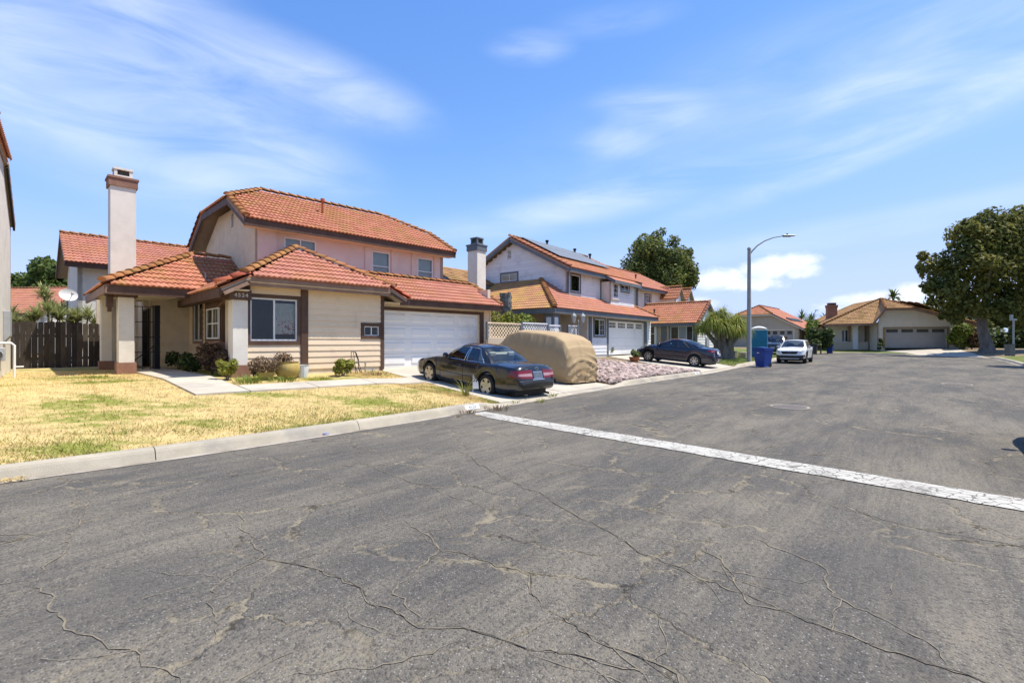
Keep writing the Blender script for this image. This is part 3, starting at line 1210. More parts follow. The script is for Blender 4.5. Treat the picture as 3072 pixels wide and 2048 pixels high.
class Roofs:
    """collects the slopes of one house, then lays the tiles"""
    def __init__(s, house, mw, roof_name='roof'):
        s.house = house
        s.mw = mw                                        # house matrix
        s.tiles = []
        s.deck = {}
        s.caps = []
        s.shared = {}
        s.under = MB()
        s.cut = []
        s.under_mat = 'soffit_paint'

    def slope(s, poly, mat='roof_tile', tiles=True, thick=.10):
        """poly: 3D corners, the first edge is the eave, anticlockwise seen from outside"""
        P = [Vector(p) for p in poly]
        ex = (P[1] - P[0]).normalized()
        nrm = Vector((0, 0, 0))
        for i in range(len(P)):
            a, b = P[i], P[(i + 1) % len(P)]
            nrm += a.cross(b)
        nrm.normalize()
        if nrm.z < 0:
            nrm = -nrm
        es = nrm.cross(ex)
        if es.z < 0:
            es = -es
        md = s.deck.setdefault(mat, MB())
        md.prism([p - nrm * .012 for p in P], -nrm * .045)
        s.under.prism([p - nrm * .06 for p in P], -nrm * (thick - .04))
        if not tiles:
            return
        q = [((p - P[0]).dot(ex), (p - P[0]).dot(es)) for p in P]
        smax = max(y for _, y in q)
        xmin, xmax = min(x for x, _ in q), max(x for x, _ in q)
        k = 0
        while k * TE < smax - .12:
            sy = k * TE - .05
            nx = int(math.ceil((xmax - xmin) / TW))
            for j in range(nx):
                x = xmin + j * TW
                yc = max(k * TE + TE * .45, .02)
                ins = [inside(q, x + TW * f, yc) for f in (.04, .5, .96)]
                if not any(ins):
                    continue
                o = P[0] + ex * x + es * sy + nrm * .004
                if all(ins) and inside(q, x + .02, min(yc + TE * .5, smax - .01)) and inside(q, x + TW - .02, min(yc + TE * .5, smax - .01)):
                    s.tiles.append((o, ex, es, nrm, mat))
                else:
                    # cut along the hip or the rake
                    cs = []
                    for i in range(len(q)):
                        (x0, y0), (x1, y1) = q[i], q[(i + 1) % len(q)]
                        if (y0 > yc) != (y1 > yc):
                            cs.append(x0 + (x1 - x0) * (yc - y0) / (y1 - y0))
                    cs.sort()
                    lo, hi = x, x + TW
                    for c0, c1 in zip(cs[::2], cs[1::2]):
                        if c1 > x and c0 < x + TW:
                            lo, hi = max(x, c0), min(x + TW, c1)
                    if hi - lo > .03:
                        s.cut.append((o, ex, es, nrm, mat, lo - x, hi - x))
            k += 1

    def cap(s, p, q, mat='ridge_tile', r=.125, lift=.03):
        s.caps.append((Vector(p), Vector(q), mat, r, lift))

    def build(s, singles=300, name='roof'):
        roof = None
        for i, (mat, md) in enumerate(s.deck.items()):
            o = md.obj(name, M[mat], s.house)
            if roof is None:
                roof = o
        s.under.obj('roof_boarding', M[s.under_mat], s.house)
        cw = Vector((0, 0, CAMZ))
        inv = s.mw
        s.tiles.sort(key=lambda t: ((inv @ t[0]) - cw).length)
        one, rest = s.tiles[:singles], s.tiles[singles:]
        for (o, ex, es, n, mat) in one:
            me = s.shared.get(mat)
            if me is None:
                me = np_mesh('roof_tile', TV, TF, M[mat], smooth=True)
                s.shared[mat] = me
            ob = bpy.data.objects.new('roof_tile', me)
            COL.objects.link(ob)
            ob.parent = roof
            ob.matrix_local = Matrix(((ex.x, es.x, n.x, o.x), (ex.y, es.y, n.y, o.y), (ex.z, es.z, n.z, o.z), (0, 0, 0, 1)))
        by = {}
        for t in rest + s.cut:
            by.setdefault(t[4], []).append(t)
        for mat, l in by.items():
            Vs, Fs = [], []
            for i, t in enumerate(l):
                o, ex, es, n = t[:4]
                B = np.array([tuple(ex), tuple(es), tuple(n)])
                tv = TV
                if len(t) > 5:
                    tv = TV.copy()
                    tv[:, 0] = np.clip(tv[:, 0], t[5], t[6])
                Vs.append(tv @ B + np.array(tuple(o)))
                Fs.append(TF + i * len(TV))
            ob = link('roof_tiles', np_mesh('roof_tiles', np.vstack(Vs), np.vstack(Fs), M[mat], smooth=True), None, s.house)
            ob['kind'] = 'stuff'
        cshared = {}
        for (p, q, mat, r, lift) in s.caps:
            d = q - p
            L = d.length
            n = max(1, round(L / .36))
            d.normalize()
            side = Vector((0, 0, 1)).cross(d)
            if side.length < 1e-3:
                continue
            side.normalize()
            up = d.cross(side)
            key = (mat, round(r, 3))
            me = cshared.get(key)
            if me is None:
                v = CV.copy()
                v[:, 1:] *= r / .125
                me = bpy.data.meshes.new('ridge_tile')
                me.from_pydata([tuple(t) for t in v], [], [tuple(dict.fromkeys(f)) for f in CF])
                me.polygons.foreach_set('use_smooth', [len(set(f)) == 4 for f in CF])
                me.materials.append(M[mat])
                cshared[key] = me
            for i in range(n):
                o = p + d * (L * i / n) + Vector((0, 0, lift))
                sc = (L / n) / .36
                ob = bpy.data.objects.new('ridge_tile', me)
                COL.objects.link(ob)
                ob.parent = s.house
                ob.matrix_local = Matrix(((d.x * sc, side.x, up.x, o.x), (d.y * sc, side.y, up.y, o.y), (d.z * sc, side.z, up.z, o.z), (0, 0, 0, 1)))
        return roof


class Wall:
    """a flat wall: s along it, z up, d out of it (towards the viewer)"""
    def __init__(s, house, o, ang):
        s.h = house
        s.o = Vector((o[0], o[1], 0))
        s.e = Vector((math.cos(ang), math.sin(ang), 0))
        s.n = Vector((math.sin(ang), -math.cos(ang), 0))   # out of the wall, on the right of its direction

    def p(s, a, z, d=0.0):
        return tuple(s.o + s.e * a + s.n * d + Vector((0, 0, z)))

    def bx(s, mb, a0, a1, z0, z1, d0, d1):
        c = Vector(s.p((a0 + a1) / 2, (z0 + z1) / 2, (d0 + d1) / 2))
        mb.obox(c, s.e, s.n, (0, 0, 1), abs(a1 - a0) / 2, abs(d1 - d0) / 2, abs(z1 - z0) / 2)
        return mb

    def sheet(s, name, mat, a0, a1, z0, z1, holes=(), t=.16, parent=None):
        xs = sorted({a0, a1, *[h[0] for h in holes], *[h[1] for h in holes]})
        zs = sorted({z0, z1, *[h[2] for h in holes], *[h[3] for h in holes]})
        m = MB()
        for i in range(len(xs) - 1):
            for j in range(len(zs) - 1):
                cx, cz = (xs[i] + xs[i + 1]) / 2, (zs[j] + zs[j + 1]) / 2
                if cx < a0 or cx > a1 or cz < z0 or cz > z1 or any(h[0] < cx < h[1] and h[2] < cz < h[3] for h in holes):
                    continue
                for d in (0, -t):
                    m.quad(s.p(xs[i], zs[j], d), s.p(xs[i + 1], zs[j], d), s.p(xs[i + 1], zs[j + 1], d), s.p(xs[i], zs[j + 1], d))
        for h in list(holes) + [(a0, a1, z0, z1)]:
            c = [(h[0], h[2]), (h[1], h[2]), (h[1], h[3]), (h[0], h[3])]
            for k in range(4):
                (x0, y0), (x1, y1) = c[k], c[(k + 1) % 4]
                m.quad(s.p(x0, y0, 0), s.p(x1, y1, 0), s.p(x1, y1, -t), s.p(x0, y0, -t))
        return m.obj(name, mat, parent or s.h, fix=False)

    def gable(s, name, mat, poly, t=.16):
        m = MB()
        m.prism([s.p(a, z) for a, z in poly], -s.n * t)
        return m.obj(name, mat, s.h)

    def planks(s, mat, a0, a1, z0, z1, step=.2, holes=(), clip=None, thick=.032, name='plank'):
        """lap siding: every board its own piece; clip(z) -> (a0, a1) for a gable"""
        z = z0
        out = []
        while z < z1 - .02:
            zt = min(z + step + .02, z1)
            lo, hi = (a0, a1) if clip is None else clip(min(z + step * .55, z1))
            if hi - lo > .05:
                segs = [(lo, hi)]
                for h in holes:
                    if h[2] < zt - .03 and h[3] > z + .03:
                        ns = []
                        for (p, q) in segs:
                            if h[1] <= p or h[0] >= q:
                                ns.append((p, q))
                            else:
                                if h[0] > p:
                                    ns.append((p, h[0]))
                                if h[1] < q:
                                    ns.append((h[1], q))
                        segs = ns
                for (p, q) in segs:
                    if q - p < .03:
                        continue
                    m = MB()
                    pr = [(z, .004), (z, thick), (zt, .006), (zt, .004)]
                    A = [s.p(p, zz, d) for zz, d in pr]
                    B = [s.p(q, zz, d) for zz, d in pr]
                    m.add(A + B, [(0, 1, 2, 3), (7, 6, 5, 4), (0, 4, 5, 1), (1, 5, 6, 2), (2, 6, 7, 3), (3, 7, 4, 0)])
                    out.append(m.obj(name, mat, s.h))
            z += step
        return out

    def window(s, a0, a1, z0, z1, frame, trim=None, tw=.12, mull=(.5,), bars=(), fw=.045, depth=.07, glass='glass_window', back=.45,
               blind=None, inside_mat='interior', proud=0.03, sill=False, hbar=()):
        """window > frame bars (own mesh), pane, trim; the opening has a dark room behind it"""
        m = MB()
        d0, d1 = -depth, -depth + .05
        s.bx(m, a0, a0 + fw, z0, z1, d0, d1)
        s.bx(m, a1 - fw, a1, z0, z1, d0, d1)
        s.bx(m, a0 + fw, a1 - fw, z0, z0 + fw, d0, d1)
        s.bx(m, a0 + fw, a1 - fw, z1 - fw, z1, d0, d1)
        xs = [a0 + fw]
        for f in mull:
            c = a0 + (a1 - a0) * f
            s.bx(m, c - fw * .55, c + fw * .55, z0 + fw, z1 - fw, d0, d1 - .004)
            xs += [c - fw * .55, c + fw * .55]
        xs.append(a1 - fw)
        for f in hbar:
            c = z0 + (z1 - z0) * f
            s.bx(m, a0 + fw, a1 - fw, c - .018, c + .018, d0 + .004, d1 - .008)
        for (f0, f1, nx, nz) in bars:
            b0, b1 = a0 + (a1 - a0) * f0, a0 + (a1 - a0) * f1
            for i in range(1, nx):
                c = b0 + (b1 - b0) * i / nx
                s.bx(m, c - .009, c + .009, z0 + fw, z1 - fw, d0 + .012, d1 - .016)
            for i in range(1, nz):
                c = z0 + (z1 - z0) * i / nz
                s.bx(m, b0, b1, c - .009, c + .009, d0 + .012, d1 - .016)
        w = m.obj('window', frame, s.h)
        for i in range(0, len(xs), 2):
            g = MB()
            g.quad(s.p(xs[i], z0 + fw, d0 + .022), s.p(xs[i + 1], z0 + fw, d0 + .022), s.p(xs[i + 1], z1 - fw, d0 + .022), s.p(xs[i], z1 - fw, d0 + .022))
            g.obj('pane', M[glass], w, fix=False)
        # room
        r = MB()
        e = .02
        x0, x1, y0, y1 = a0 - e, a1 + e, z0 - e, z1 + e
        f0, f1 = -depth - .012, -depth - back
        r.quad(s.p(x0, y0, f1), s.p(x1, y0, f1), s.p(x1, y1, f1), s.p(x0, y1, f1))
        for (p, q, u, v) in ((x0, y0, x1, y0), (x1, y0, x1, y1), (x1, y1, x0, y1), (x0, y1, x0, y0)):
            r.quad(s.p(p, q, f0), s.p(u, v, f0), s.p(u, v, f1), s.p(p, q, f1))
        r.obj('room', M[inside_mat], w, fix=False)
        if blind:
            for (f0_, f1_, g0_, g1_, mt) in blind:
                b = MB()
                nb = 24
                A0, A1 = a0 + (a1 - a0) * f0_, a0 + (a1 - a0) * f1_
                Z0, Z1 = z0 + (z1 - z0) * g0_, z0 + (z1 - z0) * g1_
                b.grid(lambda u, v: s.p(A0 + (A1 - A0) * u, Z0 + (Z1 - Z0) * v, -depth - .06 + (.012 * math.sin(u * 38) if 'curtain' in mt else 0)), nb, 1)
                b.obj('curtain' if 'curtain' in mt else 'blind', M[mt], w, fix=False, smooth=True)
        if trim:
            t = MB()
            s.bx(t, a0 - tw, a0, z0 - tw, z1 + tw, -.02, proud)
            s.bx(t, a1, a1 + tw, z0 - tw, z1 + tw, -.02, proud)
            s.bx(t, a0, a1, z0 - tw, z0, -.02, proud)
            s.bx(t, a0, a1, z1, z1 + tw, -.02, proud)
            t.obj('trim', trim, w)
        if sill:
            t = MB()
            s.bx(t, a0 - .05, a1 + .05, z0 - .05, z0, -.02, .06)
            t.obj('sill', frame, w)
        return w

    def board(s, name, mat, a0, a1, z0, z1, d0=-.02, d1=.03):
        m = MB()
        s.bx(m, a0, a1, z0, z1, d0, d1)
        return m.obj(name, mat, s.h)

    def garage_door(s, a0, a1, z0, z1, mat, rows=4, cols=4, lights=False, depth=.12, panel=True, gl='glass_window'):
        door = MB()
        s.bx(door, a0, a1, z0, z1, -depth - .05, -depth - .03)
        d = door.obj('garage_door', mat, s.h)
        rh = (z1 - z0) / rows
        cw_ = (a1 - a0) / cols
        for r in range(rows):
            m = MB()
            zb, zt = z0 + r * rh + .006, z0 + (r + 1) * rh - .006
            s.bx(m, a0 + .004, a1 - .004, zb, zt, -depth - .03, -depth)
            o = m.obj('door_section', mat, d)
            for c in range(cols):
                x0, x1 = a0 + c * cw_ + .14, a0 + (c + 1) * cw_ - .14
                y0, y1 = zb + .11, zt - .11
                if lights and r == rows - 1:
                    g = MB()
                    s.bx(g, x0 + .02, x1 - .02, y0 - .02, y1 + .02, -depth - .01, -depth + .006)
                    g.obj('door_light', M['interior'], d)
                    if lights == 2:
                        b = MB()
                        nx, nz = 5, 2
                        for i in range(nx + 1):
                            xx = x0 + .02 + (x1 - x0 - .04) * i / nx
                            s.bx(b, xx - .016, xx + .016, y0 - .035, y1 + .035, -depth, -depth + .016)
                        for i in range(nz + 1):
                            yy = y0 - .02 + (y1 - y0 + .04) * i / nz
                            s.bx(b, x0, x1, yy - .016, yy + .016, -depth, -depth + .014)
                        b.obj('door_light_grille', mat, d)
                elif panel:
                    g = MB()
                    # raised panel with a bevelled rim
                    A = [s.p(x0, y0, -depth + .001), s.p(x1, y0, -depth + .001), s.p(x1, y1, -depth + .001), s.p(x0, y1, -depth + .001)]
                    e = .045
                    B = [s.p(x0 + e, y0 + e, -depth + .026), s.p(x1 - e, y0 + e, -depth + .026), s.p(x1 - e, y1 - e, -depth + .026), s.p(x0 + e, y1 - e, -depth + .026)]
                    g.add(A + B, [(0, 1, 5, 4), (1, 2, 6, 5), (2, 3, 7, 6), (3, 0, 4, 7), (4, 5, 6, 7)])
                    g.obj('door_panel', mat, d, fix=False)
        return d


def fascia(house, p, q, h=.22, t=.05, mat='brown_paint', name='fascia', drop=.02):
    m = MB()
    p, q = Vector(p), Vector(q)
    m.bar(p - Vector((0, 0, h / 2 + drop)), q - Vector((0, 0, h / 2 + drop)), t, h)
    return m.obj(name, M[mat], house)


def vent_pipe(house, p, h=.4, r=.05, mat='rake_tile', cap=True):
    m = MB()
    x, y, z = p
    m.tube([(x, y, z - .15), (x, y, z + h)], r, 10)
    if cap:
        m.tube([(x, y, z + h), (x, y, z + h + .12)], r * 1.7, 10)
    return m.obj('vent_pipe', M[mat], house, smooth=True)


def chimney(house, a0, a1, b0, b1, z0, z1, body, capmat, capb=.32, flue=.38, flue_box=True):
    c = MB()
    c.box(a0, a1, b0, b1, z0, z1 - capb)
    ch = c.obj('chimney', body, house)
    m = MB()
    e = .05
    m.box(a0 - e, a1 + e, b0 - e, b1 + e, z1 - capb, z1)
    m.box(a0 - e - .03, a1 + e + .03, b0 - e - .03, b1 + e + .03, z1 - .05, z1 + .02)
    m.obj('chimney_cap', capmat, ch)
    if flue_box:
        m = MB()
        g = .16
        x0, x1, y0, y1 = a0 + g, a1 - g * .8, b0 + g, b1 - g
        zt = z1 + flue
        for (x, y) in ((x0, y0), (x1, y0), (x1, y1), (x0, y1)):
            m.box(x - .045, x + .045, y - .045, y + .045, z1, zt)
        m.box(x0 - .07, x1 + .07, y0 - .07, y1 + .07, zt - .07, zt)
        m.box(x0 - .05, x1 + .05, y0 - .05, y1 + .05, z1 + .02, z1 + .12)
        m.obj('chimney_flue', body if not isinstance(flue_box, str) else M[flue_box], ch)
        m = MB()
        m.box(x0 + .03, x1 - .03, y0 + .03, y1 - .03, z1, zt - .08)
        m.obj('flue_dark', M['interior'], ch)
    return ch


def vent_louvre(wall, a0, a1, z0, z1, n, matb='interior', mats='window_white'):
    m = MB()
    wall.bx(m, a0, a1, z0, z1, -.01, .012)
    v = m.obj('gable_vent', M[matb], wall.h)
    for i in range(n):
        b = MB()
        zz = z0 + (z1 - z0) * (i + .5) / n
        wall.bx(b, a0, a1, zz - (z1 - z0) / n * .22, zz + (z1 - z0) / n * .22, .01, .03)
        b.obj('slat', M[mats], v)
    return v


def text_obj(name, body, size, mat, parent, loc, rot, extrude=.004, bold=0.0, spacing=1.0):
    cu = bpy.data.curves.new(name, 'FONT')
    cu.body = body
    cu.size = size
    cu.extrude = extrude
    cu.offset = bold
    cu.align_x = 'CENTER'
    cu.align_y = 'CENTER'
    cu.space_character = spacing
    t = bpy.data.objects.new(name, cu)
    COL.objects.link(t)
    bpy.context.view_layer.update()
    dg = bpy.context.evaluated_depsgraph_get()
    me = bpy.data.meshes.new_from_object(t.evaluated_get(dg))
    bpy.data.objects.remove(t)
    me.materials.clear()
    me.materials.append(mat)
    return link(name, me, None, parent, loc, rot)


def frame_matrix(loc, rz):
    return Matrix.Translation(Vector(loc)) @ Matrix.Rotation(rz, 4, 'Z')


# ------------------------------------------------------------------ house 1: cream stucco, brown trim
h1 = empty('house', (*H1O, 0), H1A, 'two-storey cream house with brown trim, orange tile roofs and white garage door nearest the camera', 'house')
Z1 = .60
mw1 = frame_matrix((*H1O, 0), H1A)
# wing front
wf = Wall(h1, (-4.90, -.6), 0)
wing_holes = [(.18, 1.52, 1.62, 2.88), (3.76, 4.32, 1.80, 2.12)]
wf.sheet('wall', M['stucco_cream'], 0, 4.5, Z1 - .1, 3.4, wing_holes)
wf.planks(M['plank_cream'], 1.84, 4.40, .74, 3.32, .19, [(3.64, 4.44, 1.68, 2.24)])
wf.planks(M['plank_cream'], .10, 1.62, .74, 1.50, .19)
wf.planks(M['plank_cream'], .10, 1.62, 2.98, 3.34, .19)
wf.window(.18, 1.52, 1.62, 2.88, M['window_white'], None, mull=(.5,), depth=.05, back=1.2,
          blind=[(.52, .98, .42, .90, 'curtain_white'), (.53, .97, .16, .56, 'curtain_flower')])
wf.board('trim_board', M['brown_paint'], -.02, .18, 1.5, 3.34, d1=.045)
wf.board('trim_board', M['brown_paint'], .18, 1.62, 2.88, 2.99, d1=.04)
wf.board('trim_board', M['brown_paint'], .18, 1.62, 1.50, 1.62, d1=.04)
wf.board('trim_board', M['brown_paint'], 1.52, 1.62, 1.62, 2.88, d1=.04)
wf.board('corner_post', M['brown_paint'], 1.625, 1.84, .62, 3.36, d1=.06)
wf.board('corner_post', M['brown_paint'], 4.40, 4.52, .62, 3.36, d1=.05)
wf.window(3.76, 4.32, 1.80, 2.12, M['window_white'], M['brown_paint'], tw=.11, fw=.03, depth=.03, back=.5, proud=.05)
wf.board('foundation', M['kerb_concrete'], .10, 4.5, .40, .74, d1=-.004)
# right return of the wing, left side of the wing
Wall(h1, (-.40, -.6), PI / 2).sheet('wall', M['stucco_cream'], 0, 2.6, Z1 - .1, 3.4)
ws = Wall(h1, (-4.90, 5.6), -PI / 2)                      # s runs from the back to the front
side_holes = [(.75, 1.95, 1.62, 3.02), (3.05, 4.4, 1.68, 2.66)]
ws.sheet('wall', M['stucco_cream'], 0, 6.19, Z1 - .1, 3.4, side_holes)
ws.planks(M['plank_cream'], .12, 2.35, .74, 3.3, .19, [(.62, 2.08, 1.5, 3.14)])
ws.window(.75, 1.95, 1.62, 3.02, M['window_white'], M['brown_light'], tw=.10, depth=.04, back=1.0, blind=[(.55, .98, .03, .97, 'curtain_white')])
ws.board('corner_post', M['brown_paint'], 2.40, 2.85, .62, 3.35, d1=.05)
ws.window(3.05, 4.4, 1.68, 2.66, M['window_white'], M['brown_paint'], tw=.1, depth=-.12, back=.9, hbar=(.5,), proud=.10)
ws.board('window_box', M['brown_light'], 2.95, 4.5, 1.05, 1.62, d1=.16)
# garden window hood
m = MB()
m.prism([ws.p(2.95, 2.70, 0), ws.p(2.95, 2.70, .22), ws.p(2.95, 2.95, 0)], ws.e * 1.55)
m.obj('window_hood', M['brown_light'], h1)
# entry: plain wall facing the street, door recess
we = Wall(h1, (-6.05, 5.6), 0)
we.sheet('wall', M['stucco_cream'], 0, 1.15, Z1 - .1, 3.5)
wd = Wall(h1, (-6.05, 8.4), -PI / 2)
wd.sheet('wall', M['stucco_cream'], 0, 2.8, Z1 - .1, 3.6, [(1.55, 2.55, .66, 2.78)])
m = MB()
wd.bx(m, 1.55, 2.55, .66, 2.78, -.10, -.05)
dr = m.obj('front_door', M['brown_paint'], h1)
m = MB()
for x in (1.57, 2.53):
    wd.bx(m, x - .03, x + .03, .66, 2.80, .0, .06)
wd.bx(m, 1.55, 2.55, 2.74, 2.80, 0, .06)
for i in range(1, 9):
    wd.bx(m, 1.55 + i * .111, 1.565 + i * .111, .7, 2.74, .015, .04)
m.obj('security_door', M['iron'], dr)
wb = Wall(h1, (-7.3, 8.4), 0)
wb.sheet('wall', M['stucco_cream'], 0, 1.25, Z1 - .1, 3.6)
wb.board('entry_window', M['interior'], .80, .95, 2.75, 3.4, d1=.02)
# iron gate across the porch
gate = MB()
gw = Wall(h1, (-7.0, 4.0), 0)
for x in (0.02, .24, .46, .68, .90):
    gw.bx(gate, x - .010, x + .010, .68, 2.74, 0, .02)
for z in (.74, 1.25, 1.74, 2.24, 2.74):
    gw.bx(gate, 0, .95, z - .011, z + .011, 0, .02)
gate.bar(gw.p(.05, .8, .01), gw.p(.88, 1.55, .01), .02, .03)
gate.obj('iron_gate', M['iron'], h1)
m = MB()
m.box(-6.22, -6.08, 3.9, 4.35, .66, 2.80)
m.obj('gate_post', M['iron'], h1)


def column(a0, a1, b0, b1, z0, z1, cap=True):
    m = MB()
    m.box(a0, a1, b0, b1, z0 + .28, z1)
    c = m.obj('porch_column', M['stucco_white'], h1, bevel=.012)
    m = MB()
    e = .045
    m.box(a0 - e, a1 + e, b0 - e, b1 + e, z0 - .15, z0 + .28)
    m.obj('column_base', M['base_brown'], c)
    return c


column(-5.20, -4.80, -.70, -.30, .64, 2.78)
column(-7.32, -6.94, 2.55, 2.95, .68, 2.92)
column(-7.45, -7.15, 5.4, 5.75, .66, 3.05)
# beams on the columns
m = MB()
m.box(-5.30, -4.73, -.78, -.25, 2.78, 3.06)
m.obj('beam', M['brown_paint'], h1)
m = MB()
m.box(-5.30, -5.12, -.25, 5.4, 2.84, 3.08)
m.obj('beam', M['brown_paint'], h1)
m = MB()
m.box(-7.42, -6.86, 2.50, 3.0, 2.92, 3.14)
m.obj('beam', M['brown_paint'], h1)
text_obj('house_number', '4524', .15, M['text_light'], h1, (-5.0, -.788, 2.90), (R(90), 0, 0), .006, .004, 1.25)
# lantern by the porch
m = MB()
m.box(-7.58, -7.42, 2.7, 2.86, 2.62, 2.95)
m.box(-7.62, -7.38, 2.66, 2.9, 2.95, 3.0)
m.box(-7.55, -7.45, 2.73, 2.83, 2.48, 2.62)
m.obj('porch_lantern', M['brown_paint'], h1)

# garage
wg = Wall(h1, (-.4, 0), 0)
wg.sheet('wall', M['stucco_cream'], 0, 5.75, Z1 - .05, 3.3, [(.30, 5.10, Z1 - .06, 2.76)])
wg.garage_door(.30, 5.10, Z1 + .01, 2.76, M['white_paint'], 4, 4, depth=.10)
wg.board('door_trim', M['brown_paint'], .0, 5.32, 2.76, 2.88, d1=.03)
wg.board('door_trim', M['brown_paint'], 5.10, 5.32, .62, 2.76, d1=.032)
wg.planks(M['plank_cream'], 5.34, 5.72, .66, 3.04, .19)
m = MB()
m.tube([wg.p(5.70, .70, .05), wg.p(5.70, 3.0, .05)], .035, 8)
m.obj('downpipe', M['plank_cream'], h1, smooth=True)
Wall(h1, (5.35, 0), PI / 2).sheet('wall', M['stucco_cream'], 0, 3.2, Z1 - .05, 3.9)
# upper storey
wu = Wall(h1, (-3.7, 2.0), 0)
up_holes = [(.92, 2.04, 4.05, 5.30), (4.36, 5.16, 4.10, 5.27), (6.56, 7.36, 4.12, 5.27)]
wu.sheet('wall', M['stucco_pink'], 0, 7.95, 3.0, 5.55, up_holes)
for i, (a0, a1, z0, z1) in enumerate(up_holes):
    wu.window(a0, a1, z0, z1, M['window_white'], None, mull=(.5,) if i == 0 else (), hbar=() if i == 0 else (.5,), depth=.05, back=.5, fw=.035,
              blind=[(.0, 1.0, .02, 1.0, 'blind')])
for x in (.02, 4.02, 5.22, 6.22, 7.42):
    wu.board('pilaster', M['stucco_pink'], x, x + (.62 if x < 1 else .30), 3.6, 5.46, d1=.05)
wl = Wall(h1, (-3.7, 8.4), -PI / 2)                      # gable wall, s from the back to the front
G = 6.4
wl.gable('gable_wall', M['stucco_cream'], [(0, 3.0), (G, 3.0), (G, 5.52), (G - 2.0, 6.62), (1.95, 6.62), (0, 5.52)])
vent_louvre(wl, 3.60, 3.85, 5.95, 6.45, 6)
Wall(h1, (4.25, 2.0), PI / 2).gable('gable_wall', M['stucco_cream'], [(0, 3.0), (G, 3.0), (G, 5.52), (G - 2.0, 6.62), (1.95, 6.62), (0, 5.52)])
Wall(h1, (4.25, 8.4), PI).sheet('wall', M['stucco_cream'], 0, 7.95, .5, 5.52)
chimney(h1, -7.12, -6.40, 6.2, 6.85, .6, 7.42, M['stucco_white'], M['base_brown'])

# roofs
r1 = Roofs(h1, mw1)
E0, KB, RB = (1.55, 5.68), (3.42, 6.74), (5.15, 7.68)     # eave, clip, ridge as (b, z)
EB, KB2 = (8.88, 5.62), (6.88, 6.74)
aL, aR = -4.22, 4.62
rl, rr = -2.55, 2.95
r1.slope([(aL, *E0), (aR, *E0), (aR, *KB), (rr, *RB), (rl, *RB), (aL, *KB)])
r1.slope([(aR, *EB), (aL, *EB), (aL, *KB2), (rl, *RB), (rr, *RB), (aR, *KB2)], tiles=False)
r1.slope([(aL, *KB2), (aL, *KB), (rl, *RB)])
r1.slope([(aR, *KB), (aR, *KB2), (rr, *RB)], tiles=False)
r1.cap((rl, *RB), (rr, *RB))
r1.cap((aL, *KB), (rl, *RB))
r1.cap((aR, *KB), (rr, *RB))
r1.cap((aL + .05, *E0), (aL + .05, *KB), r=.13)
r1.cap((aL + .05, *EB), (aL + .05, *KB2), r=.13)
r1.cap((aR - .05, *E0), (aR - .05, *KB))
# wing
AP = (-2.62, 1.42, 4.84)
fl, fr, fb, fz = -4.92, -.32, -1.1, 3.44
ll, lz = -5.62, 3.07
wl_b = 3.2
r1.slope([(fl, fb, fz), (fr, fb, fz), AP], 'roof_tile_pink')
r1.slope([(ll, wl_b, lz), (ll, fb, lz), (fl, fb, fz), AP, (AP[0], 2.0, AP[2]), (-3.7, 2.0, 4.25), (-3.7, wl_b, 4.25)], 'roof_tile')
r1.slope([(.30, fb, 3.10), (.30, 2.0, 3.10), (AP[0], 2.0, AP[2]), AP, (fr, fb, fz)], 'roof_tile_pink', tiles=False)
r1.cap((fl - .1, fb - .02, fz + .02), AP, r=.14)
r1.cap((fr + .1, fb - .02, fz + .02), AP, r=.13)
r1.cap(AP, (AP[0], 2.0, AP[2]))
r1.cap((ll - .06, fb + .04, lz), (fl, fb + .04, fz - .04), 'rake_tile', r=.15, lift=.06)
r1.cap((.36, fb + .06, 3.07), (fr, fb + .06, fz - .04), 'rake_tile', r=.13, lift=.05)
# porch roof, left of the wing
pz, pb, pl = 3.24, 2.12, -7.68
PA = (-4.95, 4.85, 4.72)
r1.slope([(pl, pb, pz), (ll + .25, pb, pz), (-3.7, 4.85 - .9, 4.22), (-3.7, 4.85, 4.72), PA], 'roof_tile')
r1.slope([(pl, 7.6, pz), (pl, pb, pz), PA], 'roof_tile')
r1.slope([(-3.7, 7.6, pz), (pl, 7.6, pz), PA, (-3.7, 4.85, 4.72)], 'roof_tile', tiles=False)
r1.cap((pl - .05, pb - .05, pz + .02), PA, r=.14)
r1.cap(PA, (-3.7, 4.85, 4.72), r=.14)
# garage roof
gz, gb, gl, gr_ = 3.16, -.55, .36, 5.56
r1.slope([(gl, gb, gz), (gr_, gb, gz), (gr_, 1.45, 4.22), (gl - 1.2, 1.45, 4.22), (gl - .1, .1, 3.55)], 'roof_tile_pink')
r1.slope([(gr_, 3.4, 3.3), (4.26, 3.4, 3.3), (4.26, 1.45, 4.22), (gr_, 1.45, 4.22)], 'roof_tile_pink', tiles=False)
r1.slope([(gl - 1.2, 1.45, 4.22), (4.26, 1.45, 4.22), (4.26, 2.0, 4.24), (gl - 1.2, 2.0, 4.24)], 'roof_tile_pink', tiles=False)
r1.cap((gl - .9, 1.45, 4.22), (gr_, 1.45, 4.22))
r1.cap((gr_ - .04, gb, gz), (gr_ - .04, 1.45, 4.22), 'ridge_tile')
r1.build(300)
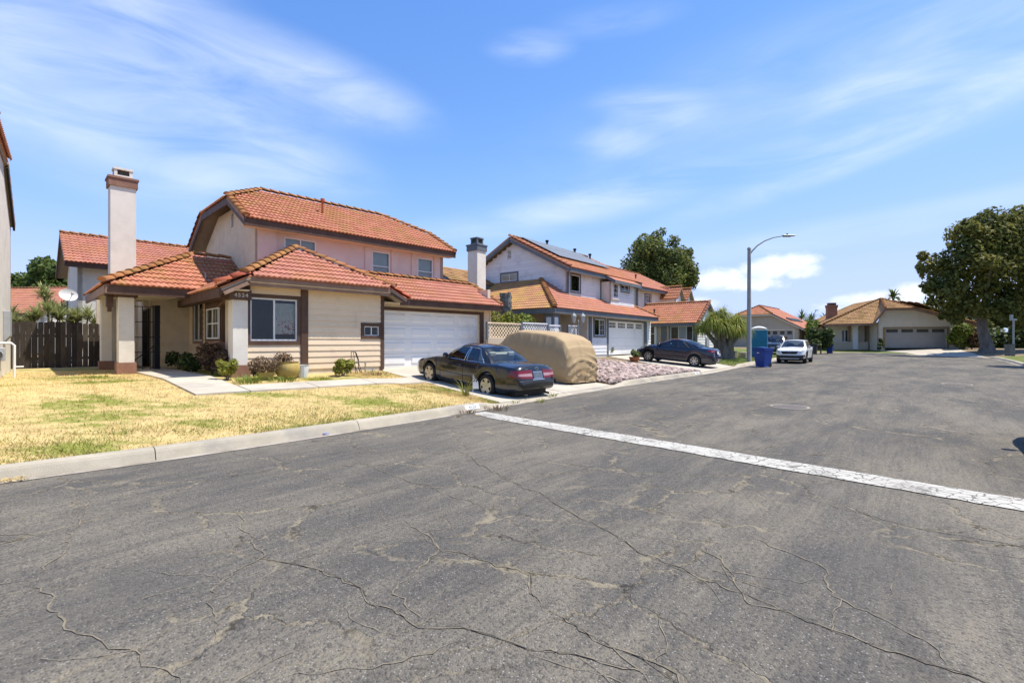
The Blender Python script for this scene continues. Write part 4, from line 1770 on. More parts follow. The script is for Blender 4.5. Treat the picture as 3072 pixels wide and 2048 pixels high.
# fasciae and barge boards
for (p, q, h, mt) in (((aL, E0[0] + .02, E0[1]), (aR, E0[0] + .02, E0[1]), .24, 'brown_paint'),
                      ((aL + .03, E0[0], E0[1]), (aL + .03, KB[0], KB[1]), .26, 'brown_paint'),
                      ((aL + .03, KB[0], KB[1]), (aL + .03, KB2[0], KB2[1]), .24, 'brown_paint'),
                      ((aL + .03, KB2[0], KB2[1]), (aL + .03, EB[0], EB[1]), .26, 'brown_paint'),
                      ((aR - .03, E0[0], E0[1]), (aR - .03, KB[0], KB[1]), .26, 'brown_paint'),
                      ((fl, fb + .03, fz - .02), (fr, fb + .03, fz - .02), .11, 'brown_light'),
                      ((fl, fb + .10, fz - .12), (fr, fb + .10, fz - .12), .13, 'brown_light'),
                      ((ll, fb + .04, lz - .02), (fl, fb + .04, fz - .02), .16, 'brown_paint'),
                      ((ll + .1, fb + .0, lz - .10), (fl, fb + .0, fz - .14), .10, 'brown_light'),
                      ((ll + .02, fb + .05, lz), (ll + .02, wl_b, lz), .26, 'brown_paint'),
                      ((.36, fb + .04, 3.07), (fr, fb + .04, fz - .02), .18, 'brown_paint'),
                      ((pl, pb + .03, pz), (ll + .25, pb + .03, pz), .26, 'brown_paint'),
                      ((pl + .03, pb, pz), (pl + .03, 7.6, pz), .24, 'brown_light'),
                      ((gl, gb + .03, gz), (gr_, gb + .03, gz), .22, 'brown_paint'),
                      ((gr_ - .03, gb, gz), (gr_ - .03, 1.45, 4.22), .2, 'brown_paint')):
    fascia(h1, p, q, h, .05, mt)
# soffits
m = MB()
m.box(ll + .05, -4.85, -1.0, 3.2, 3.02, 3.05)
m.box(-4.85, -.36, -1.05, -.6, 3.26, 3.29)
m.box(pl + .05, -5.7, pb + .06, 5.6, 3.05, 3.08)
m.box(gl - .6, gr_ - .05, gb + .06, 0, 3.0, 3.02)
m.box(aL + .05, aR - .05, E0[0] + .05, 2.0, 5.44, 5.46)
m.obj('soffit', M['stucco_cream'], h1)
vent_pipe(h1, (-.72, 3.5, 6.9), .38, .05)
vent_pipe(h1, (-5.0, 2.9, 3.65), .25, .025, 'galv', False)


# ------------------------------------------------------------------ house 2: white siding, slate trim, solar panels
h2 = empty('house', (*H2O, 0), H2A, 'two-storey white house with slate trim and solar panels on its tile roof', 'house')
mw2 = frame_matrix((*H2O, 0), H2A)
Z2 = .74
SL = M['slate_paint']
wg = Wall(h2, (-2.4, 0), 0)
wg.sheet('wall', M['stucco_pale'], 0, 9.0, Z2 - .1, 3.25, [(2.4, 7.8, Z2 - .08, 2.90), (.62, 1.92, 1.95, 2.94)])
wg.garage_door(2.4, 7.8, Z2 + .01, 2.90, M['white_paint'], 4, 4, lights=2, depth=.10, panel=False)
wg.board('door_trim', SL, 2.2, 8.2, 2.90, 3.06, d1=.04)
wg.board('door_trim', SL, 2.2, 2.4, .76, 2.90, d1=.045)
wg.board('door_trim', SL, 7.8, 8.25, .76, 2.90, d1=.045)
wg.board('corner_post', SL, -.05, .28, .76, 3.2, d1=.05)
wg.window(.62, 1.92, 1.95, 2.94, M['window_white'], SL, tw=.1, depth=.04, bars=[(.5, 1.0, 3, 3)], back=.7, proud=.05)
wg.planks(M['plank_white'], .30, 2.18, .80, 1.80, .2)
wg.planks(M['plank_bright'], 8.27, 8.98, .80, 3.1, .2)
Wall(h2, (6.6, 0), PI / 2).sheet('wall', M['stucco_pale'], 0, 9.5, .6, 3.6)
# porch at the left, under the hip
wp = Wall(h2, (-6.4, 3.0), 0)
wp.sheet('wall', M['tan_light'], 0, 4.05, Z2 - .1, 3.6, [(1.0, 2.2, 1.2, 2.8)])
wp.window(1.0, 2.2, 1.2, 2.8, M['window_white'], SL, depth=.05, back=.7)
Wall(h2, (-2.4, 0), PI / 2).sheet('wall', M['stucco_pale'], 0, 3.0, Z2 - .1, 3.4)
Wall(h2, (-6.4, 9.3), -PI / 2).sheet('wall', M['stucco_pale'], 0, 6.3, .6, 3.6)
m = MB()
m.box(-6.62, -6.05, -.32, .22, .76, 3.2)
cp = m.obj('porch_post', SL, h2)
m = MB()
m.box(-6.5, -6.17, -.335, -.32, 1.9, 2.85)
m.box(-6.635, -6.62, -.2, .1, 1.9, 2.85)
m.obj('post_panel', M['plank_white'], cp)
# upper storey
bf = 1.25
wu = Wall(h2, (-2.75, bf), 0)
wu.sheet('wall', M['stucco_pale'], 0, 9.2, 3.6, 5.8, [(.38, 1.42, 4.62, 5.62)])
wu.planks(M['plank_white'], .16, 4.0, 4.36, 5.76, .2, [(.28, 1.52, 4.5, 5.74)])
wu.window(.38, 1.42, 4.62, 5.62, M['window_white'], SL, tw=.09, depth=.04, mull=(), back=.5, proud=.05)
wu.board('corner_post', SL, -.04, .15, 4.2, 5.8, d1=.05)
wu.board('corner_post', SL, 4.0, 4.16, 4.1, 5.6, d1=.06)
# projecting bay
wb = Wall(h2, (1.35, .55), 0)
wb.sheet('wall', M['stucco_pale'], 0, 3.55, 3.98, 5.5, [(.25, .95, 4.48, 5.38), (1.55, 2.75, 5.02, 5.42)], t=.12)
wb.planks(M['plank_white'], 1.15, 3.5, 4.16, 5.46, .2, [(1.45, 2.85, 4.92, 5.5)])
wb.window(.25, .95, 4.48, 5.38, M['window_white'], M['window_white'], tw=.12, depth=-.05, bars=[(0, 1, 3, 3)], mull=(), back=.5, proud=.1)
wb.window(1.55, 2.75, 5.02, 5.42, M['window_white'], SL, tw=.09, depth=.03, back=.4, proud=.05)
wb.board('bay_base', M['plank_white'], -.02, 3.57, 3.92, 4.14, d1=.05)
Wall(h2, (1.35, bf), -PI / 2).sheet('wall', M['stucco_pale'], 0, .7, 3.98, 5.5, t=.1)
Wall(h2, (4.9, .55), PI / 2).sheet('wall', M['plank_bright'], 0, .7, 3.98, 5.5, t=.1)
# gable wall
GL = 8.1
wl = Wall(h2, (-2.75, bf + GL), -PI / 2)
ra, rz_ = GL / 2, 7.92
wl.gable('gable_wall', M['stucco_pale'], [(0, 4.4), (GL, 4.4), (GL, 5.85), (ra, rz_), (0, 5.85)])


def gclip(z):
    if z < 5.85:
        return (0.0, GL - .14)
    f = (z - 5.85) / (rz_ - 5.85)
    return (ra * f, GL - (GL - ra) * f)


sw = (3.05, 4.35, 5.50, 5.98)
vw = (3.55, 3.85, 7.0, 7.5)
wl.planks(M['plank_white'], 0, GL, 4.5, rz_ - .1, .2, [(sw[0] - .1, sw[1] + .1, sw[2] - .1, sw[3] + .1), vw], gclip)
wl.window(*sw, M['window_white'], SL, tw=.1, depth=.02, back=.4, proud=.06)
vent_louvre(wl, *vw, 6)
Wall(h2, (6.45, bf), PI / 2).gable('gable_wall', M['stucco_pale'], [(0, 3.4), (GL, 3.4), (GL, 5.85), (ra, rz_), (0, 5.85)])
# rear wing behind the chimney
wr = Wall(h2, (-6.6, 7.2), 0)
wr.sheet('wall', M['plank_white'], 0, 3.9, 3.3, 5.3)
Wall(h2, (-6.6, 11.2), -PI / 2).sheet('wall', M['plank_white'], 0, 4, .6, 5.3)
chimney(h2, -7.62, -6.92, 4.0, 4.72, .6, 6.95, M['stucco_white'], SL, .34, .42, 'slate_paint')
r2 = Roofs(h2, mw2)
e = (-6.91, -.6, 3.3)
AP2 = (-2.76, 3.15, 5.42)
r2.slope([(-6.91, -.6, 3.3), (6.61, -.6, 3.3), (4.85, bf, 4.36), (-2.75, bf, 4.36), AP2], 'roof_tile_pink')
r2.slope([(-6.91, 9.3, 3.3), (-6.91, -.6, 3.3), AP2, (-2.76, 9.3, 5.42)], 'roof_tile_yellow')
r2.slope([(6.61, -.6, 3.3), (6.61, 5, 3.3), (4.85, 5, 4.36), (4.85, bf, 4.36)], 'roof_tile_pink', tiles=False)
r2.cap((-6.96, -.65, 3.32), AP2, r=.15)
r2.cap((6.66, -.65, 3.32), (4.85, bf, 4.36), r=.12)
U0, UR, UB = (.78, 5.92), (5.3, 8.28), (9.85, 5.92)
ua, ub = -3.2, 6.9
r2.slope([(ua, *U0), (1.2, *U0), (1.2, .12, 5.57), (5.3, .12, 5.57), (5.3, *U0), (ub, *U0), (ub, *UR), (ua, *UR)], 'roof_tile')
r2.slope([(ub, *UB), (ua, *UB), (ua, *UR), (ub, *UR)], 'roof_tile', tiles=False)
r2.cap((ua, *UR), (ub, *UR))
r2.cap((ua + .05, *U0), (ua + .05, *UR), 'roof_tile', r=.13)
r2.slope([(-7.0, 6.7, 5.26), (-2.75, 6.7, 5.26), (-2.75, 9.2, 6.5), (-7.0, 9.2, 6.5)], 'roof_tile_brown')
r2.slope([(-2.75, 11.7, 5.26), (-7.0, 11.7, 5.26), (-7.0, 9.2, 6.5), (-2.75, 9.2, 6.5)], 'roof_tile_brown', tiles=False)
r2.build(300)
for (p, q, h) in (((-6.88, -.57, 3.3), (6.6, -.57, 3.3), .24), ((-6.88, -.57, 3.3), (-6.88, 9.3, 3.3), .24),
                  ((ua + .03, *U0), (ua + .03, *UR), .3), ((ua + .03, *UR), (ua + .03, *UB), .3),
                  ((ua, U0[0] + .03, U0[1]), (1.2, U0[0] + .03, U0[1]), .24), ((1.2, .15, 5.57), (5.3, .15, 5.57), .2), ((1.21, .12, 5.57), (1.21, U0[0], U0[1]), .2),
                  ((5.3, U0[0] + .03, U0[1]), (ub, U0[0] + .03, U0[1]), .24),
                  ((-7.0, 6.72, 5.26), (-2.76, 6.72, 5.26), .24), ((-6.98, 6.7, 5.26), (-6.98, 9.2, 6.5), .24)):
    fascia(h2, p, q, h, .05, 'slate_paint')
m = MB()
m.box(-6.85, 6.5, -.52, .0, 3.04, 3.07)
m.box(-6.85, -6.4, 0, 9, 3.04, 3.07)
m.box(-6.4, -2.4, 0, 3.0, 3.2, 3.23)
m.box(ua + .06, 1.2, U0[0] + .06, bf, 5.72, 5.74)
m.obj('soffit', M['tan_light'], h2)
# solar array on the front slope
sl = Vector((0, UR[0] - U0[0], UR[1] - U0[1])).normalized()
sn = Vector((0, -sl.z, sl.y))
for i in range(6):
    for j in range(2):
        m = MB()
        c = Vector((-2.0 + .56 + i * 1.12, U0[0], U0[1])) + sl * (1.72 + .86 + j * 1.70) + sn * .17
        m.obox(c, (1, 0, 0), sl, sn, .545, .835, .02)
        sp = m.obj('solar_panel', M['solar'], h2)
        if i == 0:
            b = MB()
            b.obox(c - sn * .09 - Vector((.5, 0, 0)), (1, 0, 0), sl, sn, .02, .82, .03)
            b.obj('panel_rail', M['iron'], sp)
for (a, b_) in ((.9, 5.2), (4.3, 5.0), (5.9, 4.6)):
    vent_pipe(h2, (a, b_, U0[1] + (b_ - U0[0]) * .522), .35, .07, 'iron')

# ------------------------------------------------------------------ house 3: same row, gabled wing to the street
H3O = (13.58, 35.6)
H3A = math.atan2(1, (2760 - 1536) / 1450)
h3 = empty('house', (*H3O, 0), H3A, 'white house with gabled front wing and two small roof gables beside the ponytail palm', 'house')
mw3 = frame_matrix((*H3O, 0), H3A)
wfr = Wall(h3, (0, 0), 0)
wfr.sheet('wall', M['stucco_pale'], 0, 4.0, .55, 3.1)
wfr.gable('gable_wall', M['stucco_pale'], [(0, 3.1), (4.0, 3.1), (2.0, 4.42)])
wfr.planks(M['plank_bright'], .14, 3.95, .75, 4.35, .2, [(1.9, 2.5, 1.15, 1.85)],
           lambda z: (.14, 3.95) if z < 3.1 else (.14 + (z - 3.1) / 1.32 * 1.86, 3.95 - (z - 3.1) / 1.32 * 1.86))
wfr.board('corner_post', SL, -.03, .13, .7, 3.3, d1=.05)
wfr.board('meter_box', M['meter_grey'], 1.9, 2.5, 1.15, 1.85, d1=.12)
wsd = Wall(h3, (0, 7.0), -PI / 2)
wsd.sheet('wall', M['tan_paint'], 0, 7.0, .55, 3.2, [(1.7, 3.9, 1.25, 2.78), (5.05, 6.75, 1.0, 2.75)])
wsd.window(1.7, 3.9, 1.25, 2.78, M['window_white'], M['window_white'], tw=.1, depth=-.2, mull=(.82,), hbar=(.62,), back=.9, proud=.2)
wsd.window(5.05, 6.75, 1.0, 2.75, M['window_white'], SL, tw=.12, mull=(.36, .72), depth=.03, back=.8, proud=.05, blind=[(.36, .72, 0, 1, 'blind')])
wsd.board('corner_post', SL, 4.3, 4.75, .7, 3.0, d1=.04)
Wall(h3, (4.0, 0), PI / 2).sheet('wall', M['stucco_pale'], 0, 8, .55, 3.1)
wl3 = Wall(h3, (.3, 13.0), -PI / 2)
wl3.gable('gable_wall', M['plank_white'], [(0, 2.5), (8.1, 2.5), (8.1, 5.8), (4.05, 7.95), (0, 5.8)])
wu3 = Wall(h3, (.3, 4.9), 0)
wu3.sheet('wall', M['stucco_pale'], 0, 8.6, 2.6, 5.85, [(1.6, 2.7, 4.2, 5.5)])
wu3.window(1.6, 2.7, 4.2, 5.5, M['window_white'], SL, tw=.09, mull=(), hbar=(.5,), depth=.03, back=.5, proud=.04, blind=[(0, 1, .5, 1, 'blind')])
wu3.board('corner_post', SL, -.03, .22, 3.0, 5.8, d1=.05)
Wall(h3, (8.9, 4.9), PI / 2).gable('gable_wall', M['plank_bright'], [(0, .6), (8.1, .6), (8.1, 5.8), (4.05, 7.95), (0, 5.8)])
r3 = Roofs(h3, mw3)
r3.slope([(-.45, 7.2, 2.98), (-.45, -.35, 2.98), (2.0, -.35, 4.62), (2.0, 7.2, 4.62)], 'roof_tile')
r3.slope([(4.45, -.35, 2.98), (4.45, 7.2, 2.98), (2.0, 7.2, 4.62), (2.0, -.35, 4.62)], 'roof_tile', tiles=False)
r3.cap((2.0, -.38, 4.62), (2.0, 5.0, 4.62))
r3.cap((-.45, -.31, 2.98), (2.0, -.31, 4.62), 'roof_tile', r=.13)
V0, VR, VB = (4.42, 5.98), (8.95, 8.3), (13.5, 5.98)
r3.slope([(-.15, *V0), (9.4, *V0), (9.4, *VR), (-.15, *VR)], 'roof_tile_pink')
r3.slope([(9.4, *VB), (-.15, *VB), (-.15, *VR), (9.4, *VR)], 'roof_tile_pink', tiles=False)
r3.cap((-.15, *VR), (9.4, *VR))
r3.cap((-.1, *V0), (-.1, *VR), 'roof_tile', r=.13)
for gx in (5.2, 7.5):
    # two small gables over bays
    w_ = 1.2
    wq = Wall(h3, (gx, 3.6), 0)
    wq.sheet('wall', M['plank_bright'], 0, w_, 3.2, 5.45, t=.1)
    wq.gable('gable_wall', M['plank_bright'], [(0, 5.45), (w_, 5.45), (w_ / 2, 6.25)], t=.1)
    Wall(h3, (gx, 4.9), -PI / 2).sheet('wall', M['plank_white'], 0, 1.3, 3.2, 5.45, t=.1)
    wq.window(.35, .85, 4.3, 5.2, M['window_white'], None, mull=(), depth=-.02, back=.2)
    r3.slope([(gx - .3, 6.2, 5.35), (gx - .3, 3.3, 5.35), (gx + w_ / 2, 3.3, 6.38), (gx + w_ / 2, 6.2, 6.38)], 'roof_tile')
    r3.slope([(gx + w_ + .3, 3.3, 5.35), (gx + w_ + .3, 6.2, 5.35), (gx + w_ / 2, 6.2, 6.38), (gx + w_ / 2, 3.3, 6.38)], 'roof_tile', tiles=False)
    r3.cap((gx + w_ / 2, 3.28, 6.38), (gx + w_ / 2, 6.2, 6.38))
r3.build(300)
for (p, q) in (((-.42, -.32, 2.98), (-.42, 7.2, 2.98)), ((-.45, -.30, 2.98), (2.0, -.30, 4.62)), ((4.45, -.30, 2.98), (2.0, -.30, 4.62)),
               ((-.15, V0[0] + .03, V0[1]), (9.4, V0[0] + .03, V0[1])), ((-.12, *V0), (-.12, *VR))):
    fascia(h3, p, q, .22, .05, 'slate_paint')
vent_pipe(h3, (3.5, 6.5, 7.05), .3, .05, 'iron')
vent_pipe(h3, (.8, 3.6, 3.7), .35, .05, 'iron')


# ------------------------------------------------------------------ simple houses further off
def gable_house(name, o, ang, A, B, z0, ze, zr_, wallm, tile, label, over=.4, group=None, trim='brown_paint', side_wall=None, singles=0, clip=0):
    """ridge along a; o is the front left corner"""
    h = empty(name, (*o, 0), ang, label, 'house', group)
    mw = frame_matrix((*o, 0), ang)
    Wall(h, (0, 0), 0).sheet('wall', M[wallm], 0, A, z0, ze)
    sm = side_wall or wallm
    for (wq) in (Wall(h, (0, B), -PI / 2), Wall(h, (A, 0), PI / 2)):
        k = clip
        zc = zr_ - (zr_ - ze) * k
        poly = [(0, z0), (B, z0), (B, ze), (B / 2 + B / 2 * k, zc), (B / 2 - B / 2 * k, zc), (0, ze)] if k else [(0, z0), (B, z0), (B, ze), (B / 2, zr_ - .06), (0, ze)]
        wq.gable('gable_wall', M[sm], poly)
    Wall(h, (A, B), PI).sheet('wall', M[wallm], 0, A, z0, ze)
    r = Roofs(h, mw)
    sl_ = (zr_ - ze) / (B / 2)
    ez = ze - sl_ * over
    k = clip
    bk, zc = B / 2 * (1 - k), zr_ - (zr_ - ze) * k
    ro = B / 2 * k * .9
    if k:
        r.slope([(-over, -over, ez), (A + over, -over, ez), (A + over, bk, zc), (A + over - ro, B / 2, zr_), (-over + ro, B / 2, zr_), (-over, bk, zc)], tile)
        r.slope([(A + over, B + over, ez), (-over, B + over, ez), (-over, B - bk, zc), (-over + ro, B / 2, zr_), (A + over - ro, B / 2, zr_), (A + over, B - bk, zc)], tile)
        r.slope([(-over, B - bk, zc), (-over, bk, zc), (-over + ro, B / 2, zr_)], tile)
        r.slope([(A + over, bk, zc), (A + over, B - bk, zc), (A + over - ro, B / 2, zr_)], tile)
        r.cap((-over + ro, B / 2, zr_), (A + over - ro, B / 2, zr_))
        r.cap((A + over, bk, zc), (A + over - ro, B / 2, zr_))
    else:
        r.slope([(-over, -over, ez), (A + over, -over, ez), (A + over, B / 2, zr_), (-over, B / 2, zr_)], tile)
        r.slope([(A + over, B + over, ez), (-over, B + over, ez), (-over, B / 2, zr_), (A + over, B / 2, zr_)], tile, tiles=False)
        r.cap((-over, B / 2, zr_), (A + over, B / 2, zr_))
    r.build(singles)
    for x in (-over + .03, A + over - .03):
        fascia(h, (x, -over, ez), (x, bk, zc), .2, .05, trim)
        fascia(h, (x, B + over, ez), (x, B - bk, zc), .2, .05, trim)
    fascia(h, (-over, -over + .03, ez), (A + over, -over + .03, ez), .2, .05, trim)
    return h


# house 0, at the left edge: only its right gable shows
h0 = gable_house('house', (-10.06 - .736 * 9, 9.0 - .677 * 9), math.atan2(.677, .736), 9.0, 8.4, .5, 5.35, 7.7, 'stucco_pale', 'roof_tile',
                 'pale stucco two-storey house cut off by the left edge of the picture', over=.10, trim='iron', clip=.45)
w0 = Wall(h0, (9.0, 0), PI / 2)
vent_louvre(w0, 4.1, 4.45, 5.6, 6.3, 7)
# electric panel and gas meter on its wall
m = MB()
w0.bx(m, 5.9, 6.5, 1.75, 2.45, 0, .14)
m.prism([w0.p(5.9, 1.75, 0), w0.p(5.9, 1.75, .14), w0.p(5.9, 1.55, 0)], w0.e * .6)
m.obj('meter_box', M['meter_grey'], h0, bevel=.01)

# house behind the chimney
hb_o = h1w(-7.55, 12.7)
hb = gable_house('house', hb_o, H1A, 9.5, 6.0, .5, 5.25, 6.75, 'stucco_pale', 'roof_tile_pink',
                 'cream two-storey house standing behind the tall chimney', over=.45, singles=260)
# small house far behind the fence
hf = gable_house('house', (-47, 40), R(-8), 9.5, 7.0, .4, 4.1, 6.3, 'stucco_pale', 'roof_tile_pink', 'distant red-roofed house seen above the wooden fence', over=.4)
wq = Wall(hf, (0, 0), 0)
for x in (3.0, 5.3, 7.6):
    wq.board('window', M['interior'], x, x + 1.2, 2.4, 3.8, d1=.03)

# ------------------------------------------------------------------ house A: beige, red roof, garage gable
hA_ang = R(-42)
HA_C = (35.7, 60.0)                                      # its front right corner
HA_W = 10.4
HA_O = (HA_C[0] - HA_W * math.cos(hA_ang), HA_C[1] - HA_W * math.sin(hA_ang))
hA = empty('house', (*HA_O, 0), hA_ang, 'single-storey grey-beige house with red tile roof behind the white parked car', 'house')
mwA = frame_matrix((*HA_O, 0), hA_ang)
wA = Wall(hA, (0, 0), 0)
wA.sheet('wall', M['tan_paint'], 0, HA_W, .4, 3.4, [(6.4, 9.7, .4, 3.0)])
wA.gable('gable_wall', M['tan_paint'], [(0, 3.4), (HA_W, 3.4), (7.3, 5.1), (3.1, 5.1)])
wA.garage_door(6.4, 9.7, .62, 3.0, M['door_grey'], 4, 4, lights=1, depth=.08, panel=False)
wA.board('door_trim', M['beige'], 6.25, 9.85, 3.0, 3.14, d1=.03)
wA.board('door_trim', M['beige'], 6.25, 6.4, .55, 3.0, d1=.03)
wA.board('door_trim', M['beige'], 9.7, 9.85, .55, 3.0, d1=.03)
wAs = Wall(hA, (HA_W, 0), PI / 2)
wAs.sheet('wall', M['tan_light'], 0, 12, .4, 3.5, [(6.6, 7.3, 2.2, 2.8), (8.5, 9.4, 1.9, 2.8)])
wAs.window(6.6, 7.3, 2.2, 2.8, M['window_white'], None, mull=(), depth=.03, back=.3)
wAs.window(8.5, 9.4, 1.9, 2.8, M['window_white'], None, depth=.03, back=.3)
wAs.board('utility_panel', M['brown_light'], .7, 1.1, 1.2, 3.0, d1=.12)
Wall(hA, (0, 12), -PI / 2).sheet('wall', M['tan_paint'], 0, 12, .4, 3.5)
Wall(hA, (HA_W, 12), PI).sheet('wall', M['tan_paint'], 0, HA_W, .4, 3.5)
rA = Roofs(hA, mwA)
rA.slope([(HA_W + .5, -.4, 3.2), (HA_W + .5, 12.5, 3.2), (5.2, 12.5, 6.4), (5.2, 2.1, 6.4), (7.4, -.4, 5.12)], 'roof_tile_pink')
rA.slope([(-.5, 12.5, 3.2), (-.5, -.4, 3.2), (3.0, -.4, 5.12), (5.2, 2.1, 6.4), (5.2, 12.5, 6.4)], 'roof_tile')
rA.slope([(3.0, -.4, 5.12), (7.4, -.4, 5.12), (5.2, 2.1, 6.4)], 'roof_tile')
rA.cap((5.2, 2.1, 6.4), (5.2, 12.5, 6.4))
rA.cap((7.4, -.42, 5.12), (5.2, 2.1, 6.4))
rA.cap((3.0, -.42, 5.12), (5.2, 2.1, 6.4))
rA.build(0)
m = MB()                                                 # dark solar strip low on the right slope
m.prism([(9.2, 1.2, 4.22), (9.2, 8.0, 4.22), (8.6, 8.0, 4.6), (8.6, 1.2, 4.6)], (.04, 0, .1))
m.obj('solar_strip', M['iron'], hA)
fascia(hA, (HA_W + .5, -.37, 3.2), (7.4, -.37, 5.12), .22, .05, 'beige')
fascia(hA, (3.0, -.37, 5.12), (7.4, -.37, 5.12), .2, .05, 'beige')
fascia(hA, (-.5, -.37, 3.2), (3.0, -.37, 5.12), .22, .05, 'beige')
fascia(hA, (HA_W + .47, -.4, 3.2), (HA_W + .47, 12.5, 3.2), .22, .05, 'beige')

# ------------------------------------------------------------------ house B: at the end of the street
HB_O = (40.9, 53.0)
hB_ang = math.atan2(-.268, .964)
hB = empty('house', (*HB_O, 0), hB_ang, 'beige single-storey house with wide grey garage door at the end of the street', 'house')
mwB = frame_matrix((*HB_O, 0), hB_ang)
wB = Wall(hB, (-1.7, 0), 0)
wB.sheet('wall', M['beige'], 1.0, 9.2, .6, 3.65, [(1.7, 7.3, .6, 3.02)])
wB.gable('gable_wall', M['beige'], [(1.0, 3.65), (9.2, 3.65), (4.2, 5.15), (1.6, 5.15), (1.2, 4.0)])
wB.garage_door(1.7, 7.3, .9, 3.02, M['door_grey'], 4, 4, lights=1, depth=.10, panel=False)
wB.board('door_trim', M['ochre_trim'], 1.5, 7.5, 3.02, 3.16, d1=.04)
wB.board('door_trim', M['ochre_trim'], 1.5, 1.7, .8, 3.02, d1=.04)
wB.board('door_trim', M['ochre_trim'], 7.3, 7.5, .8, 3.02, d1=.04)
Wall(hB, (7.5, 0), PI / 2).sheet('wall', M['beige'], 0, 11, .6, 3.65)
Wall(hB, (-.7, 3.0), -PI / 2).sheet('wall', M['beige'], 0, 3.0, .6, 3.7)
wBl = Wall(hB, (-4.7, 2.9), 0)
wBl.sheet('wall', M['beige'], 0, 4.0, .6, 3.75, [(1.5, 2.2, 1.55, 2.95)])
wBl.window(1.5, 2.2, 1.55, 2.95, M['window_white'], None, depth=.04, back=.5)
for x in (2.35, 4.0):
    m = MB()
    wBl.bx(m, x, x + .5, .7, 3.6, .5, 1.0)
    m.obj('porch_column', M['window_white'], hB)
    wBl.board('trim_board', M['ochre_trim'], x - .15, x, .7, 3.6, d1=.52)
wBl.board('low_wall', M['tan_light'], .4, 3.9, .6, 1.55, d1=.9)
Wall(hB, (-4.7, 11), -PI / 2).sheet('wall', M['beige'], 0, 8.1, .6, 3.75)
Wall(hB, (7.5, 11), PI).sheet('wall', M['beige'], 0, 12.2, .6, 3.65)
rB = Roofs(hB, mwB)
AB = (1.2, 4.0, 6.6)
rB.slope([(-5.3, 2.0, 3.6), (-1.2, -.2, 3.6), AB], 'roof_tile_brown')
rB.slope([(-1.2, -.2, 3.6), (-.15, -.48, 5.2), AB], 'roof_tile_brown', tiles=False)
rB.slope([(-5.3, 11, 3.6), (-5.3, 2.0, 3.6), AB, (1.2, 11, 6.6)], 'roof_tile_brown')
rB.slope([(-.15, -.48, 5.2), (2.55, -.48, 5.2), AB], 'roof_tile_brown')
rB.slope([(8.2, -.48, 3.45), (8.2, 11, 3.45), (1.2, 11, 6.6), AB, (2.55, -.48, 5.2)], 'roof_tile_brown')
rB.cap((-5.35, 1.95, 3.62), AB)
rB.cap((-.15, -.5, 5.2), AB)
rB.cap((2.55, -.5, 5.2), AB)
rB.cap((2.55, -.44, 5.2), (8.2, -.44, 3.45))
rB.build(0)
fascia(hB, (8.2, -.45, 3.45), (2.55, -.45, 5.2), .24, .05, 'brown_light')
fascia(hB, (-.15, -.45, 5.2), (2.55, -.45, 5.2), .2, .05, 'brown_light')
fascia(hB, (-1.2, -.2, 3.6), (-.15, -.45, 5.2), .2, .05, 'brown_light')
fascia(hB, (-5.3, 2.0, 3.6), (-1.2, -.2, 3.6), .22, .05, 'brown_light')
chimney(hB, -3.9, -2.9, 5.0, 5.8, .6, 6.0, M['base_brown'], M['base_brown'], .3, .3)
slabs('far_driveway', quadfn(kw(_te0 + .1, .345), kw(_tf0 - .1, .345), loc2w(HB_O, hB_ang, 6.3, -.1), loc2w(HB_O, hB_ang, -.6, -.1)), 2, 2, M['concrete'], lift=.03)
slabs('third_driveway', quadfn(kw(k_of(25.5, 43.5)[0], .345), kw(k_of(29, 48)[0], .345), loc2w(HA_O, hA_ang, 9.9, -.1), loc2w(HA_O, hA_ang, 6.2, -.1)), 2, 2, M['concrete'], lift=.03)


# ------------------------------------------------------------------ vehicles
pm('paint_black', (.010, .010, .012), None, rough=.22, coat=1.0, dirt=(.020, .018, .017), dscale=2.0)
pm('paint_navy', (.007, .010, .024), (.008, .012, .028), 2, .22, coat=1.0)
pm('paint_white_car', (.72, .72, .70), None, rough=.3, coat=.8)
pm('paint_dark_car', (.014, .015, .018), None, rough=.25, coat=1.0)
pm('seat_cloth', (.50, .48, .42), (.44, .42, .37), 9, .9)
pm('seat_dark', (.07, .07, .07), None, rough=.9)
pm('lamp_red', (.17, .006, .010), None, rough=.12, coat=.6)
pm('lamp_clear_red', (.44, .25, .25), (.36, .19, .20), 20, .15, coat=.6)
pm('lamp_clear', (.55, .56, .56), (.30, .30, .31), 14, .12, coat=.8)
pm('plate_blue', (.10, .12, .15), (.13, .15, .18), 8, .5)
pm('plate_white', (.62, .63, .66), None, rough=.5)
pm('wheel_dark', (.10, .10, .10), None, rough=.4, metal=.6)
pm('disc_dark', (.035, .032, .028), None, rough=.7)
pm('cladding', (.03, .03, .031), (.04, .04, .04), 8, .65)


def lerp_list(l, x):
    if x <= l[0][0]:
        return l[0][1]
    for (a, p), (b, q) in zip(l, l[1:]):
        if x <= b:
            f = (x - a) / (b - a)
            f = f * f * (3 - 2 * f) * .5 + f * .5
            return p + (q - p) * f
    return l[-1][1]


